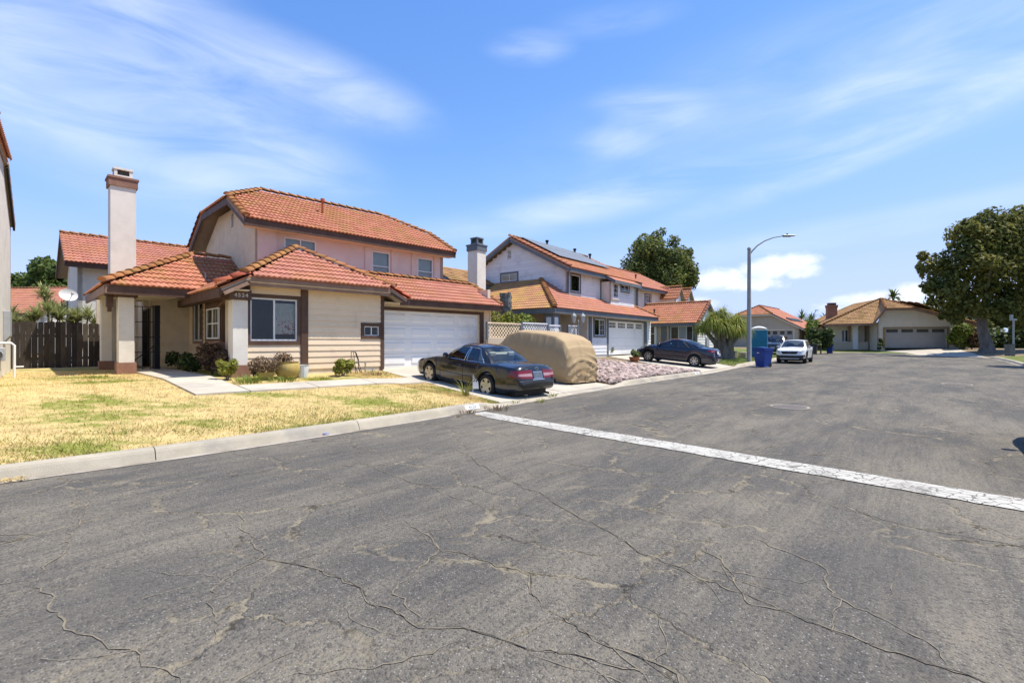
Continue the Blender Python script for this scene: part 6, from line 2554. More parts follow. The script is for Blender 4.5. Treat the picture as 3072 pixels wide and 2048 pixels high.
# ------------------------------------------------------------------ the van under its cover
def covered_van():
    from mathutils import noise as mn
    pm('cover_cloth', (.40, .285, .155), (.37, .26, .14), 1.5, .75, .15, 40, dirt=(.43, .31, .17), dscale=2.5)
    L, Wd = 4.75, 1.98
    e = empty('covered_van', (0, 0, 0), 0, 'van under a loose tan cloth cover on the driveway', 'van')
    topz = [(0, .35), (.03, .70), (.12, .95), (.35, 1.05), (.95, 1.16), (1.25, 1.30), (1.75, 1.72), (2.2, 1.83), (3.2, 1.85), (3.95, 1.80), (4.30, 1.66), (4.50, 1.42), (4.62, 1.15), (4.70, .90), (4.735, .62), (4.75, .40)]
    xs = sorted({*np.linspace(0, L, 96), *(L - .35 * (1 - np.cos(np.linspace(0, PI / 2, 26)))), *(.3 * (1 - np.cos(np.linspace(0, PI / 2, 12))))})
    nj = 44
    rows = []
    for x in xs:
        t = (x - L / 2) / (L / 2)
        n = 8
        w = Wd / 2 * max(0.0, 1 - abs(t) ** n) ** (1 / n)
        w = max(w, .02)
        zt = lerp_list(topz, x)
        row = []
        for j in range(-nj, nj + 1):
            s = abs(j) / nj                              # 0 top centre .. 1 hem
            sg = -1 if j < 0 else 1
            # profile: crown, roof edge, side, hem
            if s < .30:
                f = s / .30
                y = w * .80 * f
                z = zt - (.07 * f ** 3) * min(1, zt)
            elif s < .62:
                f = (s - .30) / .32
                y = w * (.80 + .18 * math.sin(f * PI / 2))
                z = zt - .07 * min(1, zt) - (zt * .93 - max(.3, zt * .56)) * f
            else:
                f = (s - .62) / .38
                y = w * (.98 + .03 * math.sin(f * PI) - .05 * f * f)
                zz = max(.3, zt * .56) + zt * .07 - .07 * min(1, zt)
                z = zz + (.17 - zz) * f
            # folds
            fs = max(0, min(1, (s - .26) / .1))
            def ridge(t, p=3.0):
                return (1 - abs(2 * (t % 1.0) - 1)) ** p
            ph = x * 2.3 + .9 * mn.noise((x * .9, sg * 3.0, 0)) + (s - .3) * .5 * math.sin(x * 1.7)
            fade = max(0, 1 - max(0, s - .3) / (.32 + .25 * mn.noise((x * 1.7, sg, 8))))
            fold = ridge(ph, 5) * .075 * fs * fade * (.7 + .8 * mn.noise((x * 1.1, sg, 5)))
            rear = max(0, min(1, (x - 4.05) / .4))
            low = max(0, min(1, (1.25 - z) / .35))
            yy = y * sg
            swag = ridge((z + .42 * yy * yy - .10 * yy) * 3.6 + .25 * mn.noise((yy * 1.2, z, 2)), 3) * .065 * low
            drop = ridge(yy * 1.5 + .25 * z + .3 * mn.noise((yy * .8, z * .5, 7)), 6) * .07 * (.4 + .6 * (1 - low))
            sw = swag + drop
            big = mn.noise((x * 1.0, y * 1.4, z * 1.2)) * .02
            dx = sw * rear * min(1, (L - x) / .05 + .5)
            tuck = 1 - .07 * max(0, (s - .8) / .2) ** 2
            y2 = y * sg * tuck * (1 + (big + fold) / max(w, .3))
            hem = (s > .97) * (.05 * mn.noise((x * 2.4, sg * 2, 9)) - .03 * math.sin(x * 3.1))
            row.append((L / 2 - x - dx, y2, max(.10, z + hem + (mn.noise((x * 2, y * 2, 3)) * .015) + .06 * rear * (s > .9))))
        rows.append(row)
    V = [p for r_ in rows for p in r_]
    k = 2 * nj + 1
    Fq = [(i * k + j, (i + 1) * k + j, (i + 1) * k + j + 1, i * k + j + 1) for i in range(len(xs) - 1) for j in range(k - 1)]
    me = np_mesh('cover', V, Fq, M['cover_cloth'], smooth=True)
    bm = bmesh.new()
    bm.from_mesh(me)
    bmesh.ops.recalc_face_normals(bm, faces=bm.faces)
    bm.to_mesh(me)
    bm.free()
    link('cover', me, None, e)
    # wheels that show under the hem
    for x in (.95, 3.85):
        for sd in (1, -1):
            wheel(e, (L / 2 - x, .80 * sd, .33), .33, .21, sd, M['alloy'], 'five', .21)
    m = MB()
    m.box(-2.1, 2.1, -.7, .7, .22, .5)
    m.obj('underbody', M['black_plastic'], e)
    # loose strap bow on the rear
    m = MB()
    for dz in (-.04, .05):
        m.tube([(-2.42, .15, .62), (-2.46, .30, .66 + dz), (-2.42, .42, .60 + dz * 2)], .012, 5)
    m.tube([(-2.40, -.75, .75), (-2.46, -.2, .62), (-2.44, .15, .62)], .010, 5)
    m.obj('strap', M['cover_cloth'], e, smooth=True)
    return e


van = covered_van()
_vx, _vy = h1w(4.30, -3.5)
van.location = (_vx, _vy, .20)
van.rotation_euler = (0, R(-5.2), H1A + PI / 2)


# ------------------------------------------------------------------ plants
def leaf_mat(name, c1, c2, scale=1.2, island=.28, trans=.25, rough=.6):
    return pm(name, c1, c2, scale, rough, island=island, trans=trans, world_co=True, spec=.25)


leaf_mat('leaf_olive', (.12, .135, .030), (.23, .215, .050), .55, .35, .42)
leaf_mat('leaf_dark', (.105, .135, .034), (.18, .195, .048), .5, .35, .40)
leaf_mat('leaf_hill', (.11, .15, .03), (.075, .115, .026), .3, .3, .35)
leaf_mat('leaf_kerb', (.27, .29, .06), (.42, .37, .11), 1.5, .3, .3)
leaf_mat('leaf_bright', (.20, .24, .035), (.13, .18, .03), 3)
leaf_mat('leaf_yellow', (.30, .29, .045), (.20, .22, .04), 4)
leaf_mat('leaf_brown', (.15, .085, .05), (.10, .07, .04), 4)
leaf_mat('leaf_dry', (.23, .16, .09), (.16, .10, .06), 8)
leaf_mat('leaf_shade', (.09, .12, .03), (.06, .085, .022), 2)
leaf_mat('leaf_palm', (.33, .34, .06), (.23, .27, .045), 1.5, .3, .4)
leaf_mat('leaf_yucca', (.40, .40, .17), (.27, .30, .10), 3, .3, .3)
leaf_mat('leaf_succulent', (.15, .18, .05), (.11, .14, .04), 5)
RNG = np.random.default_rng(11)


def leaf_cloud(name, parent, blobs, n, size, mat, squash=1.0, shell=.55, up=.3, aspect=1.6, seed=0):
    """n leaf quads spread through a set of blobs (x, y, z, r); denser near the outside"""
    rg = np.random.default_rng(seed + 5)
    B = np.array(blobs, float)
    wt = B[:, 3] ** 2
    idx = rg.choice(len(B), n, p=wt / wt.sum())
    d = rg.normal(size=(n, 3))
    d /= np.linalg.norm(d, axis=1)[:, None]
    rad = (shell + (1 - shell) * rg.random(n) ** .6) * np.where(rg.random(n) < .85, 1, rg.random(n))
    c = B[idx, :3] + d * (B[idx, 3] * rad)[:, None] * np.array([1, 1, squash])
    nrm = d * .7 + rg.normal(size=(n, 3)) * .6 + np.array([0, 0, up])
    nrm /= np.linalg.norm(nrm, axis=1)[:, None]
    t = np.cross(nrm, rg.normal(size=(n, 3)))
    t /= np.linalg.norm(t, axis=1)[:, None]
    b = np.cross(nrm, t)
    s = size * rg.uniform(.55, 1.25, n)
    t *= (s * aspect / 2)[:, None]
    b *= (s / 2)[:, None]
    bend = nrm * (s * .12)[:, None]
    V = np.stack([c - t, c + b * .9 + bend, c + t, c - b * .9 + bend], 1).reshape(-1, 3)
    Fq = np.arange(4 * n).reshape(n, 4)
    return link(name, np_mesh(name, V, Fq, M[mat]), None, parent)


def blob_crown(c, rx, ry, rz, n, rmin, rmax, seed, flat=0.0):
    rg = random.Random(seed)
    out = []
    while len(out) < n:
        d = Vector((rg.gauss(0, 1), rg.gauss(0, 1), rg.gauss(0, 1))).normalized()
        k = rg.uniform(.35, 1.0) ** .6
        z = d.z * rz * k
        if flat and z < -rz * flat:
            continue
        r = rg.uniform(rmin, rmax)
        out.append((c[0] + d.x * (rx - r * .5) * k, c[1] + d.y * (ry - r * .5) * k, c[2] + z * (1 - r / rz * .4), r))
    return out


def limbs(mb, base, h, r, crown, seed, n=7):
    rg = random.Random(seed)
    top = Vector((base[0] + rg.uniform(-.3, .3), base[1] + rg.uniform(-.3, .3), base[2] + h))
    b = Vector(base)
    mid = b.lerp(top, .5) + Vector((rg.uniform(-.2, .2), rg.uniform(-.2, .2), 0))
    mb.tube([b - Vector((0, 0, .3)), b + Vector((0, 0, .15)), b + Vector((0, 0, .7)), mid, top], [r * 1.7, r * 1.35, r, r * .85, r * .7], 10)
    for k in range(n):
        q = Vector(crown[(k * 7) % len(crown)][:3])
        st = mid.lerp(top, rg.uniform(.3, 1))
        m_ = st.lerp(q, .5) + Vector((rg.uniform(-.4, .4), rg.uniform(-.4, .4), rg.uniform(0, .5)))
        mb.tube([st, m_, q], [r * .5, r * .3, r * .1], 6)


def tree(name, label, base, h_trunk, r, crown, nleaf, size, mat, bark='bark', seed=1, cat='tree', group=None, shell=.55, squash=1.0):
    e = empty(name, base, 0, label, cat, group)
    m = MB()
    limbs(m, (0, 0, 0), h_trunk, r, crown, seed)
    m.obj('trunk', M[bark], e, smooth=True)
    o = leaf_cloud('crown', e, crown, nleaf, size, mat, seed=seed, shell=shell, squash=squash)
    return e


def gz(x, y):
    return lot_z(x, y)


def at(u, v, Y):
    """world point that lies at distance Y ahead in the photo's direction (u, v)"""
    return Vector(((u - 1536) / 1450 * Y, Y, CAMZ + (1024 - v) / 1450 * Y))


# big tree behind the row of houses
p = at(1978, 1000, 58)
cr = blob_crown((0, 0, 8.8), 4.4, 4.4, 5.6, 85, .8, 1.7, 3) + [(-.3, 0, 13.8, .8), (.4, 0, 14.4, .5), (1.7, 0, 13.2, .8), (3.3, .3, 11.2, 1.0), (3.6, 0, 12.0, .5), (-2.8, 0, 12.2, .9), (-2.4, 0, 13.0, .5), (0, 0, 9, 3.0), (0, 0, 6.5, 3)]
tree('evergreen_tree', 'tall dense green tree rising behind the white houses', (p.x, p.y, .4), 6, .45, cr, 46000, .25, 'leaf_dark', seed=3, shell=.35)
# spreading tree at the right
p = at(2961, 1057, 45.5)
cr = [(-4.6, -.5, 5.2, 1.3), (-3.6, 0, 6.6, 1.6), (-4.2, 1, 8.2, 1.3), (-2.6, -.5, 8.8, 1.9), (-2.2, 0, 11.0, 1.5), (-.4, -.6, 10.2, 2.0), (.6, 0, 12.0, 1.7),
      (2.4, -.3, 11.2, 2.0), (2.0, -.8, 8.4, 2.2), (-.6, -1.0, 7.6, 1.9), (4.4, 0, 9.4, 2.0), (4.0, -.8, 6.6, 1.9), (6.0, 0, 7.8, 1.9), (5.6, .2, 11.4, 1.6),
      (-2.4, -.3, 4.4, 1.1), (-3.4, 0, 4.0, .9), (1.8, .5, 5.4, 1.4), (-1.3, -.3, 5.6, 1.3), (7.5, 0, 10, 2.0), (8, 0, 6.5, 1.8), (3.2, 0, 12.9, 1.0), (-5.0, 0, 6.4, .8), (1.0, -1.0, 4.2, 1.1), (2.6, -.8, 3.6, 1.0), (4.6, -.4, 4.0, 1.4), (-.9, -.6, 4.0, .9), (-2.9, 0, 3.2, .7)]
_rq = random.Random(88)
for (bx_, by_, bz_, br_) in list(cr):
    for _ in range(5):
        dv = Vector((_rq.gauss(0, 1), _rq.gauss(0, 1), _rq.gauss(0, 1))).normalized() * br_ * _rq.uniform(.7, 1.15)
        cr.append((bx_ + dv.x, by_ + dv.y, bz_ + dv.z * .9, br_ * _rq.uniform(.22, .45)))
rt = tree('shade_tree', 'large spreading olive-green tree on the corner lawn at the right edge', (p.x, p.y, gz(p.x, p.y)), 4.4, .48, cr, 42000, .24, 'leaf_olive', 'bark_pale', seed=8, shell=.3)
# trees and hedge behind it, and more to the right
for i, (u, Y, h, w_, mt, lab) in enumerate(((3060, 62, 6.5, 4.0, 'leaf_dark', 'dark tree behind the trunk of the spreading tree'),
                                            (2905, 60, 3.6, 2.6, 'leaf_dark', 'low dark shrub tree between the end house and the spreading tree'),
                                            (3180, 52, 8, 4.5, 'leaf_dark', 'dark tree beyond the right edge of the street'))):
    p = at(u, 1030, Y)
    cr = blob_crown((0, 0, h * .52), w_, w_, h * .5, 14, .7, 1.4, 20 + i)
    tree('garden_tree', lab, (p.x, p.y, gz(p.x, p.y)), h * .35, .2, cr, 4200, .36, mt, seed=21 + i, group='garden trees at the right')
# big trees out of frame to the right, whose shade falls on the road end
for i, (x, y, h) in enumerate(((41.5, 36.5, 9.5), (35.5, 26.5, 10.5))):
    cr = blob_crown((0, 0, h * .68), 4.2, 4.2, h * .36, 20, 1.0, 1.9, 40 + i)
    if y > 30:
        continue
    tree('shade_tree', 'leafy tree standing past the right edge of the picture', (x, y, gz(x, y)), h * .5, .35, cr, 7000, .42, 'leaf_olive', seed=41 + i)
# hedge beyond the corner lawn
m = []
for i in range(46):
    f = i / 45
    q = Vector((50, 57, 0)).lerp(Vector((74, 42, 0)), f)
    m.append((q.x, q.y, 1.4 + .5 * math.sin(i * 1.7), 1.5))
e = empty('hedge', (0, 0, 0), 0, 'dark hedge along the back of the corner lawn', 'hedge')
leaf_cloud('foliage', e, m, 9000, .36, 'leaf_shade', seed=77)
# shrubs between the two far houses
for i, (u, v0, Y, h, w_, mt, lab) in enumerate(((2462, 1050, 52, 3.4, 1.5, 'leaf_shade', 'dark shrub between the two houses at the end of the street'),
                                                (2448, 1040, 58, 4.0, 1.1, 'leaf_bright', 'yellow-green bush behind the dark shrub at the street end'),
                                                (2878, 1045, 50, 2.6, 1.0, 'leaf_bright', 'bright green bush beside the grey garage door of the end house'),
                                                (2915, 1045, 50, 2.2, 1.2, 'leaf_dry', 'dry brown palm-like bush under the spreading tree'))):
    p = at(u, v0, Y)
    cr = blob_crown((0, 0, h * .5), w_, w_, h * .5, 9, .4, .8, 60 + i)
    e = empty('shrub', (p.x, p.y, gz(p.x, p.y)), 0, lab, 'shrub', 'shrubs at the street end')
    leaf_cloud('foliage', e, cr, 2600, .22, mt, seed=61 + i)
    mm = MB()
    mm.tube([(0, 0, -.1), (.05, 0, h * .4)], [.08, .04], 6)
    mm.obj('stem', M['bark'], e)


def strap_leaf(V, Fq, o, d, L, w, droop, seg=5, rg=None):
    """a long strap leaf from o, starting along d and bending down"""
    k = len(V)
    p = Vector(o)
    d = Vector(d).normalized()
    side = d.cross(Vector((0, 0, 1)))
    if side.length < .05:
        side = Vector((1, 0, 0))
    side.normalize()
    for i in range(seg + 1):
        f = i / seg
        ww = w * (1 - f ** 2.2) * (.6 + .4 * min(1, f * 4)) + .002
        V.append(tuple(p - side * ww / 2))
        V.append(tuple(p + side * ww / 2))
        p = p + d * (L / seg)
        d = (d + Vector((0, 0, -droop / seg))).normalized()
    for i in range(seg):
        Fq.append((k + 2 * i, k + 2 * i + 1, k + 2 * i + 3, k + 2 * i + 2))


def rosette_plant(name, label, base, heads, nleaf, L, w, droop, mat, trunk_r, seed, cat='plant', group=None, bark='bark_pale', swell=1.0, up=.25):
    rg = random.Random(seed)
    e = empty(name, base, 0, label, cat, group)
    m = MB()
    V, Fq = [], []
    for (hx, hy, hz, sc) in heads:
        m.tube([(hx * .1, hy * .1, -.1), (hx * .15, hy * .15, hz * .12), (hx * .4, hy * .4, hz * .5), (hx, hy, hz)],
               [trunk_r * swell, trunk_r * (swell * .7 + .3), trunk_r * .6, trunk_r * .45], 9)
        for k in range(nleaf):
            a = rg.uniform(0, 2 * PI)
            el = rg.uniform(-.35, 1.45)
            d = (math.cos(a) * math.cos(el), math.sin(a) * math.cos(el), math.sin(el) + up)
            strap_leaf(V, Fq, (hx + d[0] * .06, hy + d[1] * .06, hz + rg.uniform(-.12, .1)), d, L * sc * rg.uniform(.65, 1.1), w, droop * rg.uniform(.7, 1.3))
    m.obj('trunk', M[bark], e, smooth=True)
    link('crown', np_mesh('crown', V, Fq, M[mat]), None, e)
    return e


# ponytail palm on the verge
p = Vector((14.75, 33.6, 0))
rosette_plant('ponytail_palm', 'bushy ponytail palm with drooping yellow-green leaves beside the street lamp', (p.x, p.y, gz(p.x, p.y)),
              [(-.9, -.2, 2.55, 1.0), (.0, .2, 2.95, 1.1), (.9, 0, 2.5, 1.0), (-.35, -.6, 2.15, .95), (.55, -.6, 2.1, .95), (.2, .8, 2.4, 1), (-1.35, .2, 2.1, .85), (1.3, .1, 2.0, .85), (-.5, .1, 2.7, 1)],
              300, 1.35, .042, 3.6, 'leaf_palm', .30, 5, 'palm', swell=2.1)
# palms and foliage far off, over the roofs
for i, (u, v, Y) in enumerate(((2405, 955, 110), (2435, 962, 120), (2425, 975, 100), (2478, 965, 95), (2680, 893, 82), (2775, 928, 85))):
    q = at(u, v, Y)
    rosette_plant('palm_tree', ('feathery palm far beyond the roofs, left of the lamp pole', 'feathery palm far beyond the roofs, right of the lamp pole', 'shorter far palm low over the beige house roof',
                               'far palm beside the chimney of the end house', 'palm tuft above the ridge of the end house', 'palm fronds behind the right slope of the end house')[i],
                  (q.x, q.y, 0), [(0, 0, q.z, 1.0)], 60, 2.6 if i < 4 else 2.0, .30, 1.5, 'leaf_hill', .3, 90 + i, 'palm', 'far palms over the roofs', 'bark')
# trees on the rise behind the fence
for i, (u, v, Y, rx, h) in enumerate(((95, 880, 60, 5.0, 7.0), (165, 850, 52, 4.5, 7.5), (225, 850, 46, 3.2, 7.0), (60, 900, 70, 5, 6))):
    q = at(u, v, Y)
    cr = blob_crown((0, 0, q.z), rx, rx, 2.6, 16, .8, 1.5, 100 + i)
    tree('hill_tree', ('rounded green tree over the red-roofed house at far left', 'green tree rising behind the satellite dish', 'green tree beside the corner of the house behind',
                       'low green tree at the far left horizon')[i], (q.x, q.y, 0), q.z - 1, .3, cr, 5200, .40, 'leaf_hill', seed=101 + i, group='trees behind the fence')

# spiky plants and the dish behind the fence
for i, (a, b, h, hd) in enumerate(((-9.1, 10.2, 2.6, 3), (-8.6, 9.6, 2.9, 4), (-8.1, 9.9, 2.7, 4), (-7.75, 9.3, 2.6, 3), (-8.35, 10.9, 3.6, 2), (-7.35, 9.2, 2.35, 1), (-9.35, 9.4, 2.5, 3))):
    x, y = h1w(a, b)
    rg = random.Random(200 + i)
    heads = [(rg.uniform(-.45, .45), rg.uniform(-.45, .45), h - gz(x, y) + rg.uniform(-.45, .1), 1) for _ in range(hd)]
    rosette_plant('spiky_plant', ('spiky yucca nearest the pale house corner', 'spiky yucca left of the satellite dish', 'spiky yucca right under the satellite dish', 'spiky yucca by the wall of the house behind',
                                  'tall spiky yucca sticking up behind the dish', 'single thin yucca shoot at the right end of the fence', 'pale yucca at the left end of the fence')[i],
                  (x, y, gz(x, y)), heads, 90, .50, .05, .5, 'leaf_yucca', .05, 210 + i, 'yucca', 'yuccas behind the fence')
x, y = h1w(-8.02, 10.1)
e = empty('satellite_dish', (x, y, gz(x, y)), H1A, 'white satellite dish on a pole above the wooden fence', 'satellite dish')
m = MB()
m.tube([(0, 0, 0), (0, 0, 2.55)], .03, 8)
m.obj('pole', M['galv'], e, smooth=True)
m = MB()
dd = Vector((.25, -.85, .35)).normalized()
ee = dd.cross(Vector((0, 0, 1))).normalized()
gg = ee.cross(dd)
cc = Vector((0, -.08, 2.72))
rings = []
for i in range(6):
    r_ = .30 * i / 5
    rings.append([tuple(cc + ee * (r_ * math.cos(t)) + gg * (r_ * .86 * math.sin(t)) + dd * (r_ * r_ * .9)) for t in np.linspace(0, 2 * PI, 21)[:-1]])
for i in range(5):
    for k in range(20):
        m.quad(rings[i][k], rings[i][(k + 1) % 20], rings[i + 1][(k + 1) % 20], rings[i + 1][k])
m.obj('reflector', M['dish'], e, smooth=True)
m = MB()
m.tube([cc - gg * .25, cc + dd * .4 - gg * .12], .012, 6)
m.obox(cc + dd * .42 - gg * .1, dd, ee, gg, .05, .03, .03)
m.obj('feed_arm', M['galv'], e)

# ------------------------------------------------------------------ wooden fence
fx, fy = h1w(0, 0)
fence = empty('wooden_fence', (*H1O, 0), H1A, 'dark weathered board fence between the two houses at left', 'fence')
rg = random.Random(31)
a = -9.62
i = 0
while a < -6.95:
    w_ = rg.uniform(.134, .148)
    zb = gz(*h1w(a, 8.1)) - .02
    zt = 2.30 + rg.uniform(-.025, .025)
    if a > -7.75:
        zt = 2.27
    y0 = 8.1 + rg.uniform(-.006, .006)
    m = MB()
    c = .03
    poly = [(a, y0, zb), (a + w_, y0, zb), (a + w_, y0, zt - c), (a + w_ - c, y0, zt), (a + c, y0, zt), (a, y0, zt - c)]
    m.prism(poly, (0, .02, 0))
    m.obj('board', M['wood_grey'], fence)
    a += w_ + rg.choice((.004, .006, .012, .016))
    i += 1
m = MB()
for z in (.95, 1.75):
    m.box(-9.6, -7.0, 8.125, 8.165, z, z + .09)
for x in (-9.6, -8.35, -7.05):
    m.box(x, x + .09, 8.17, 8.26, .4, 2.25)
m.obj('rail', M['wood_grey'], fence)

# gas meter at the left house
x, y = h1w(-9.55, 4.9)
e = empty('gas_meter', (-13.42, 12.95, gz(-13.42, 12.95)), H1A, 'grey gas meter with white pipes at the left edge of the lawn', 'gas meter')
m = MB()
m.box(-.42, -.10, -.12, .14, .45, .80)
m.lathe([(.11, .0), (.13, .06), (.11, .12)], (-.26, -.2, .62), 14, 'y')
m.obj('meter', M['meter_grey'], e, bevel=.02)
m = MB()
m.tube([(-.45, 0, .92), (.0, 0, .92), (.06, 0, .86), (.06, 0, -.1)], .03, 8)
m.tube([(.06, 0, .28), (.24, 0, .28)], .02, 8)
m.tube([(-.25, 0, .45), (-.25, 0, -.1)], .03, 8)
m.obj('pipe', M['window_white'], e, smooth=True)


# ------------------------------------------------------------------ shrubs and pots by the front walk
def bush(name, label, x, y, h, w_, n, size, mat, seed, group=None, cat='bush', z=None, stems=True, blobs=9):
    z = gz(x, y) if z is None else z
    e = empty(name, (x, y, z), 0, label, cat, group)
    cr = blob_crown((0, 0, h * .52), w_, w_, h * .48, blobs, w_ * .28, w_ * .5, seed)
    leaf_cloud('foliage', e, cr, n, size, mat, seed=seed)
    if stems:
        m = MB()
        rg = random.Random(seed)
        for k in range(6):
            q = cr[k % len(cr)]
            m.tube([(0, 0, -.05), (q[0] * .4, q[1] * .4, q[2] * .5), (q[0], q[1], q[2])], [.018, .012, .006], 5)
        m.obj('stem', M['bark'], e)
    return e


GB = 'shrubs along the front of the house'
for i, (a, b, h, w_, n, size, mt, lab) in enumerate((
        (-5.3, .9, .95, .45, 1300, .06, 'leaf_brown', 'tall reddish-brown shrub beside the front walk'),
        (-5.25, -.1, .75, .42, 1100, .06, 'leaf_brown', 'brown shrub against the left side of the numbered column'),
        (-5.45, -1.15, .62, .32, 900, .05, 'leaf_yellow', 'small yellow-green shrub at the foot of the numbered column'),
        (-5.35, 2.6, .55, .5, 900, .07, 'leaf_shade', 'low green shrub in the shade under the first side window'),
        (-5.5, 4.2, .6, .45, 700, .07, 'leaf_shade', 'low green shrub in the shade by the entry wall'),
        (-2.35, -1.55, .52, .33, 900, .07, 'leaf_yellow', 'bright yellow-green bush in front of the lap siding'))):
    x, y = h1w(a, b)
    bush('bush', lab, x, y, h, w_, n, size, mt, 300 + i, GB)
x, y = h1w(-4.55, -1.35)
e = bush('potted_bush', 'round brown bush in a low pot before the numbered column', x, y, .62, .40, 1600, .045, 'leaf_dry', 330, GB)
m = MB()
m.lathe([(.16, 0), (.22, .12), (.24, .2), (.21, .2), (.19, .14)], n=18)
m.obj('pot', M['pot_yellow'], e, smooth=True)


def pot(name, label, a, b, prof, mat, ribs=0):
    x, y = h1w(a, b)
    e = empty(name, (x, y, gz(x, y)), 0, label, 'pot')
    m = MB()
    m.lathe(prof, n=36, wob=(lambda t, z: .035 * math.cos(ribs * t)) if ribs else None)
    m.obj('body', mat, e, smooth=True)
    m = MB()
    m.lathe([(.001, prof[-1][1] * .85), (prof[-1][0] * .98, prof[-1][1] * .85)], n=18)
    m.obj('soil', M['soil'], e, fix=False)
    return e


pe = pot('plant_pot', 'large yellow ceramic pot with dried plants', -3.95, -1.35, [(.20, 0), (.27, .06), (.335, .22), (.33, .36), (.29, .44), (.31, .47), (.28, .47), (.26, .40)], M['pot_yellow'])
cr = blob_crown((-.1, 0, .58), .24, .24, .2, 7, .1, .16, 5)
leaf_cloud('dried_plant', pe, cr, 700, .035, 'leaf_brown', seed=340)
V, Fq = [], []
rg = random.Random(6)
for k in range(14):
    aa = rg.uniform(0, 2 * PI)
    strap_leaf(V, Fq, (.05 * math.cos(aa), .05 * math.sin(aa), .5), (math.cos(aa) * .7, math.sin(aa) * .7, rg.uniform(.5, 1.6)), rg.uniform(.35, .75), .025, 2.4)
link('strap_leaves', np_mesh('strap_leaves', V, Fq, M['leaf_dry']), None, pe)
pot('plant_pot', 'small white ribbed pot beside the large yellow pot', -3.52, -1.35, [(.13, 0), (.15, .1), (.175, .36), (.19, .37), (.17, .37), (.16, .32)], M['window_white'], 14)
# bent metal stand against the siding
x, y = h1w(-1.72, -1.0)
e = empty('hose_stand', (x, y, gz(x, y)), H1A, 'rusty folding metal stand leaning against the lap siding', 'stand')
m = MB()
for (p0, p1) in (((-.20, -.2, 0), (-.02, .12, .72)), ((-.02, -.2, 0), (.06, .12, .72)), ((.22, -.15, 0), (.12, .12, .70)), ((-.1, -.05, .36), (.17, -.02, .34)), ((-.02, .12, .72), (.13, .12, .70)), ((.05, -.2, 0), (.02, .1, .5))):
    m.tube([p0, p1], .010, 6)
m.tube([(.13, .1, .7), (.2, .05, .45), (.17, 0, .2), (.24, 0, .02)], .014, 6)
m.obj('tube_frame', M['iron'], e, smooth=True)
x, y = h1w(-1.1, -.85)
e = empty('water_pipe', (x, y, gz(x, y)), H1A, 'short water pipe with valves beside the garage corner', 'pipe')
m = MB()
m.tube([(-.12, 0, -.1), (-.12, 0, .30)], .022, 8)
m.tube([(.16, 0, -.1), (.16, 0, .14), (.05, 0, .16)], .018, 8)
m.tube([(-.12, 0, .12), (.16, 0, .10)], .016, 8)
m.lathe([(.04, .0), (.04, .02)], (-.12, 0, .30), 10)
m.obj('pipe', M['galv'], e, smooth=True)

# marker flag by the sedan's rear wheel
_x, _y = -1.02, 12.55
e = empty('marker_flag', (_x, _y, gz(_x, _y)), R(10), 'small chequered marker flag on a stick beside the rear wheel', 'flag')
m = MB()
m.tube([(0, 0, 0), (.01, 0, .62)], .006, 6)
m.obj('stick', M['window_white'], e)
m = MB()
for i in range(4):
    for j in range(5):
        if (i + j) % 2 == 0:
            m.box(.012 + i * .032 * (1 - j * .14), .012 + (i + 1) * .032 * (1 - j * .14), -.003, .003, .44 + j * .036, .44 + (j + 1) * .036)
m.obj('check_squares', M['iron'], e)
m = MB()
m.prism([(.012, .0, .26), (.16, .0, .26), (.14, 0, .44), (.02, 0, .63), (.012, 0, .63)], (0, .002, 0))
m.obj('flag', M['window_white'], e)


# weeds
def tuft(label, x, y, h, n, mat, seed, spread=.12, name='weed_tuft', z=None, group='weeds along the kerb and driveway'):
    rg = random.Random(seed)
    V, Fq = [], []
    for k in range(n):
        aa = rg.uniform(0, 2 * PI)
        r_ = spread * rg.random() ** .5
        strap_leaf(V, Fq, (r_ * math.cos(aa), r_ * math.sin(aa), 0), (math.cos(aa) * .5, math.sin(aa) * .5, rg.uniform(.7, 1.6)), h * rg.uniform(.5, 1.1), .012, 1.2, 3)
    me = np_mesh(name, V, Fq, M[mat])
    o = link(name, me, None, None, (x, y, gz(x, y) if z is None else z))
    return tag(o, label, 'weeds', group)


tuft('tall green weed standing by the rear wheel of the black sedan', -1.25, 12.85, .55, 60, 'leaf_yellow', 1, .10)
tuft('weeds under the rear bumper of the black sedan', 1.15, 13.6, .16, 40, 'leaf_bright', 2)
tuft('dry weeds in the gutter right of the painted house number', -.35, 11.25, .14, 90, 'leaf_dry', 3, .32, z=.01)
tuft('dry weeds in the gutter below the painted house number', -1.0, 10.75, .12, 60, 'leaf_dry', 4, .22, z=.01)
tuft('green weeds where the driveway meets the gutter', .75, 12.55, .13, 40, 'leaf_yellow', 5, .14)
tuft('small weed in the driveway behind the sedan', .1, 12.25, .09, 26, 'leaf_bright', 6, .12)
x, y = h1w(-5.2, -2.0)
tuft('clump of bright green grass at the corner of the front walk', x, y, .30, 220, 'leaf_bright', 7, .35)
x, y = h1w(-4.3, -2.0)
tuft('green grass below the round brown bush', x, y, .20, 160, 'leaf_bright', 8, .4)
x, y = h1w(-3.3, -2.0)
tuft('green grass below the ribbed pot', x, y, .15, 120, 'leaf_yellow', 9, .4)
x, y = h1w(-1.2, -1.5)
tuft('dry grass round the water pipe', x, y, .14, 140, 'leaf_dry', 10, .5)
tuft('dark weed clump on the dry lawn', -11.2, 13.1, .10, 60, 'leaf_bright', 11, .22)
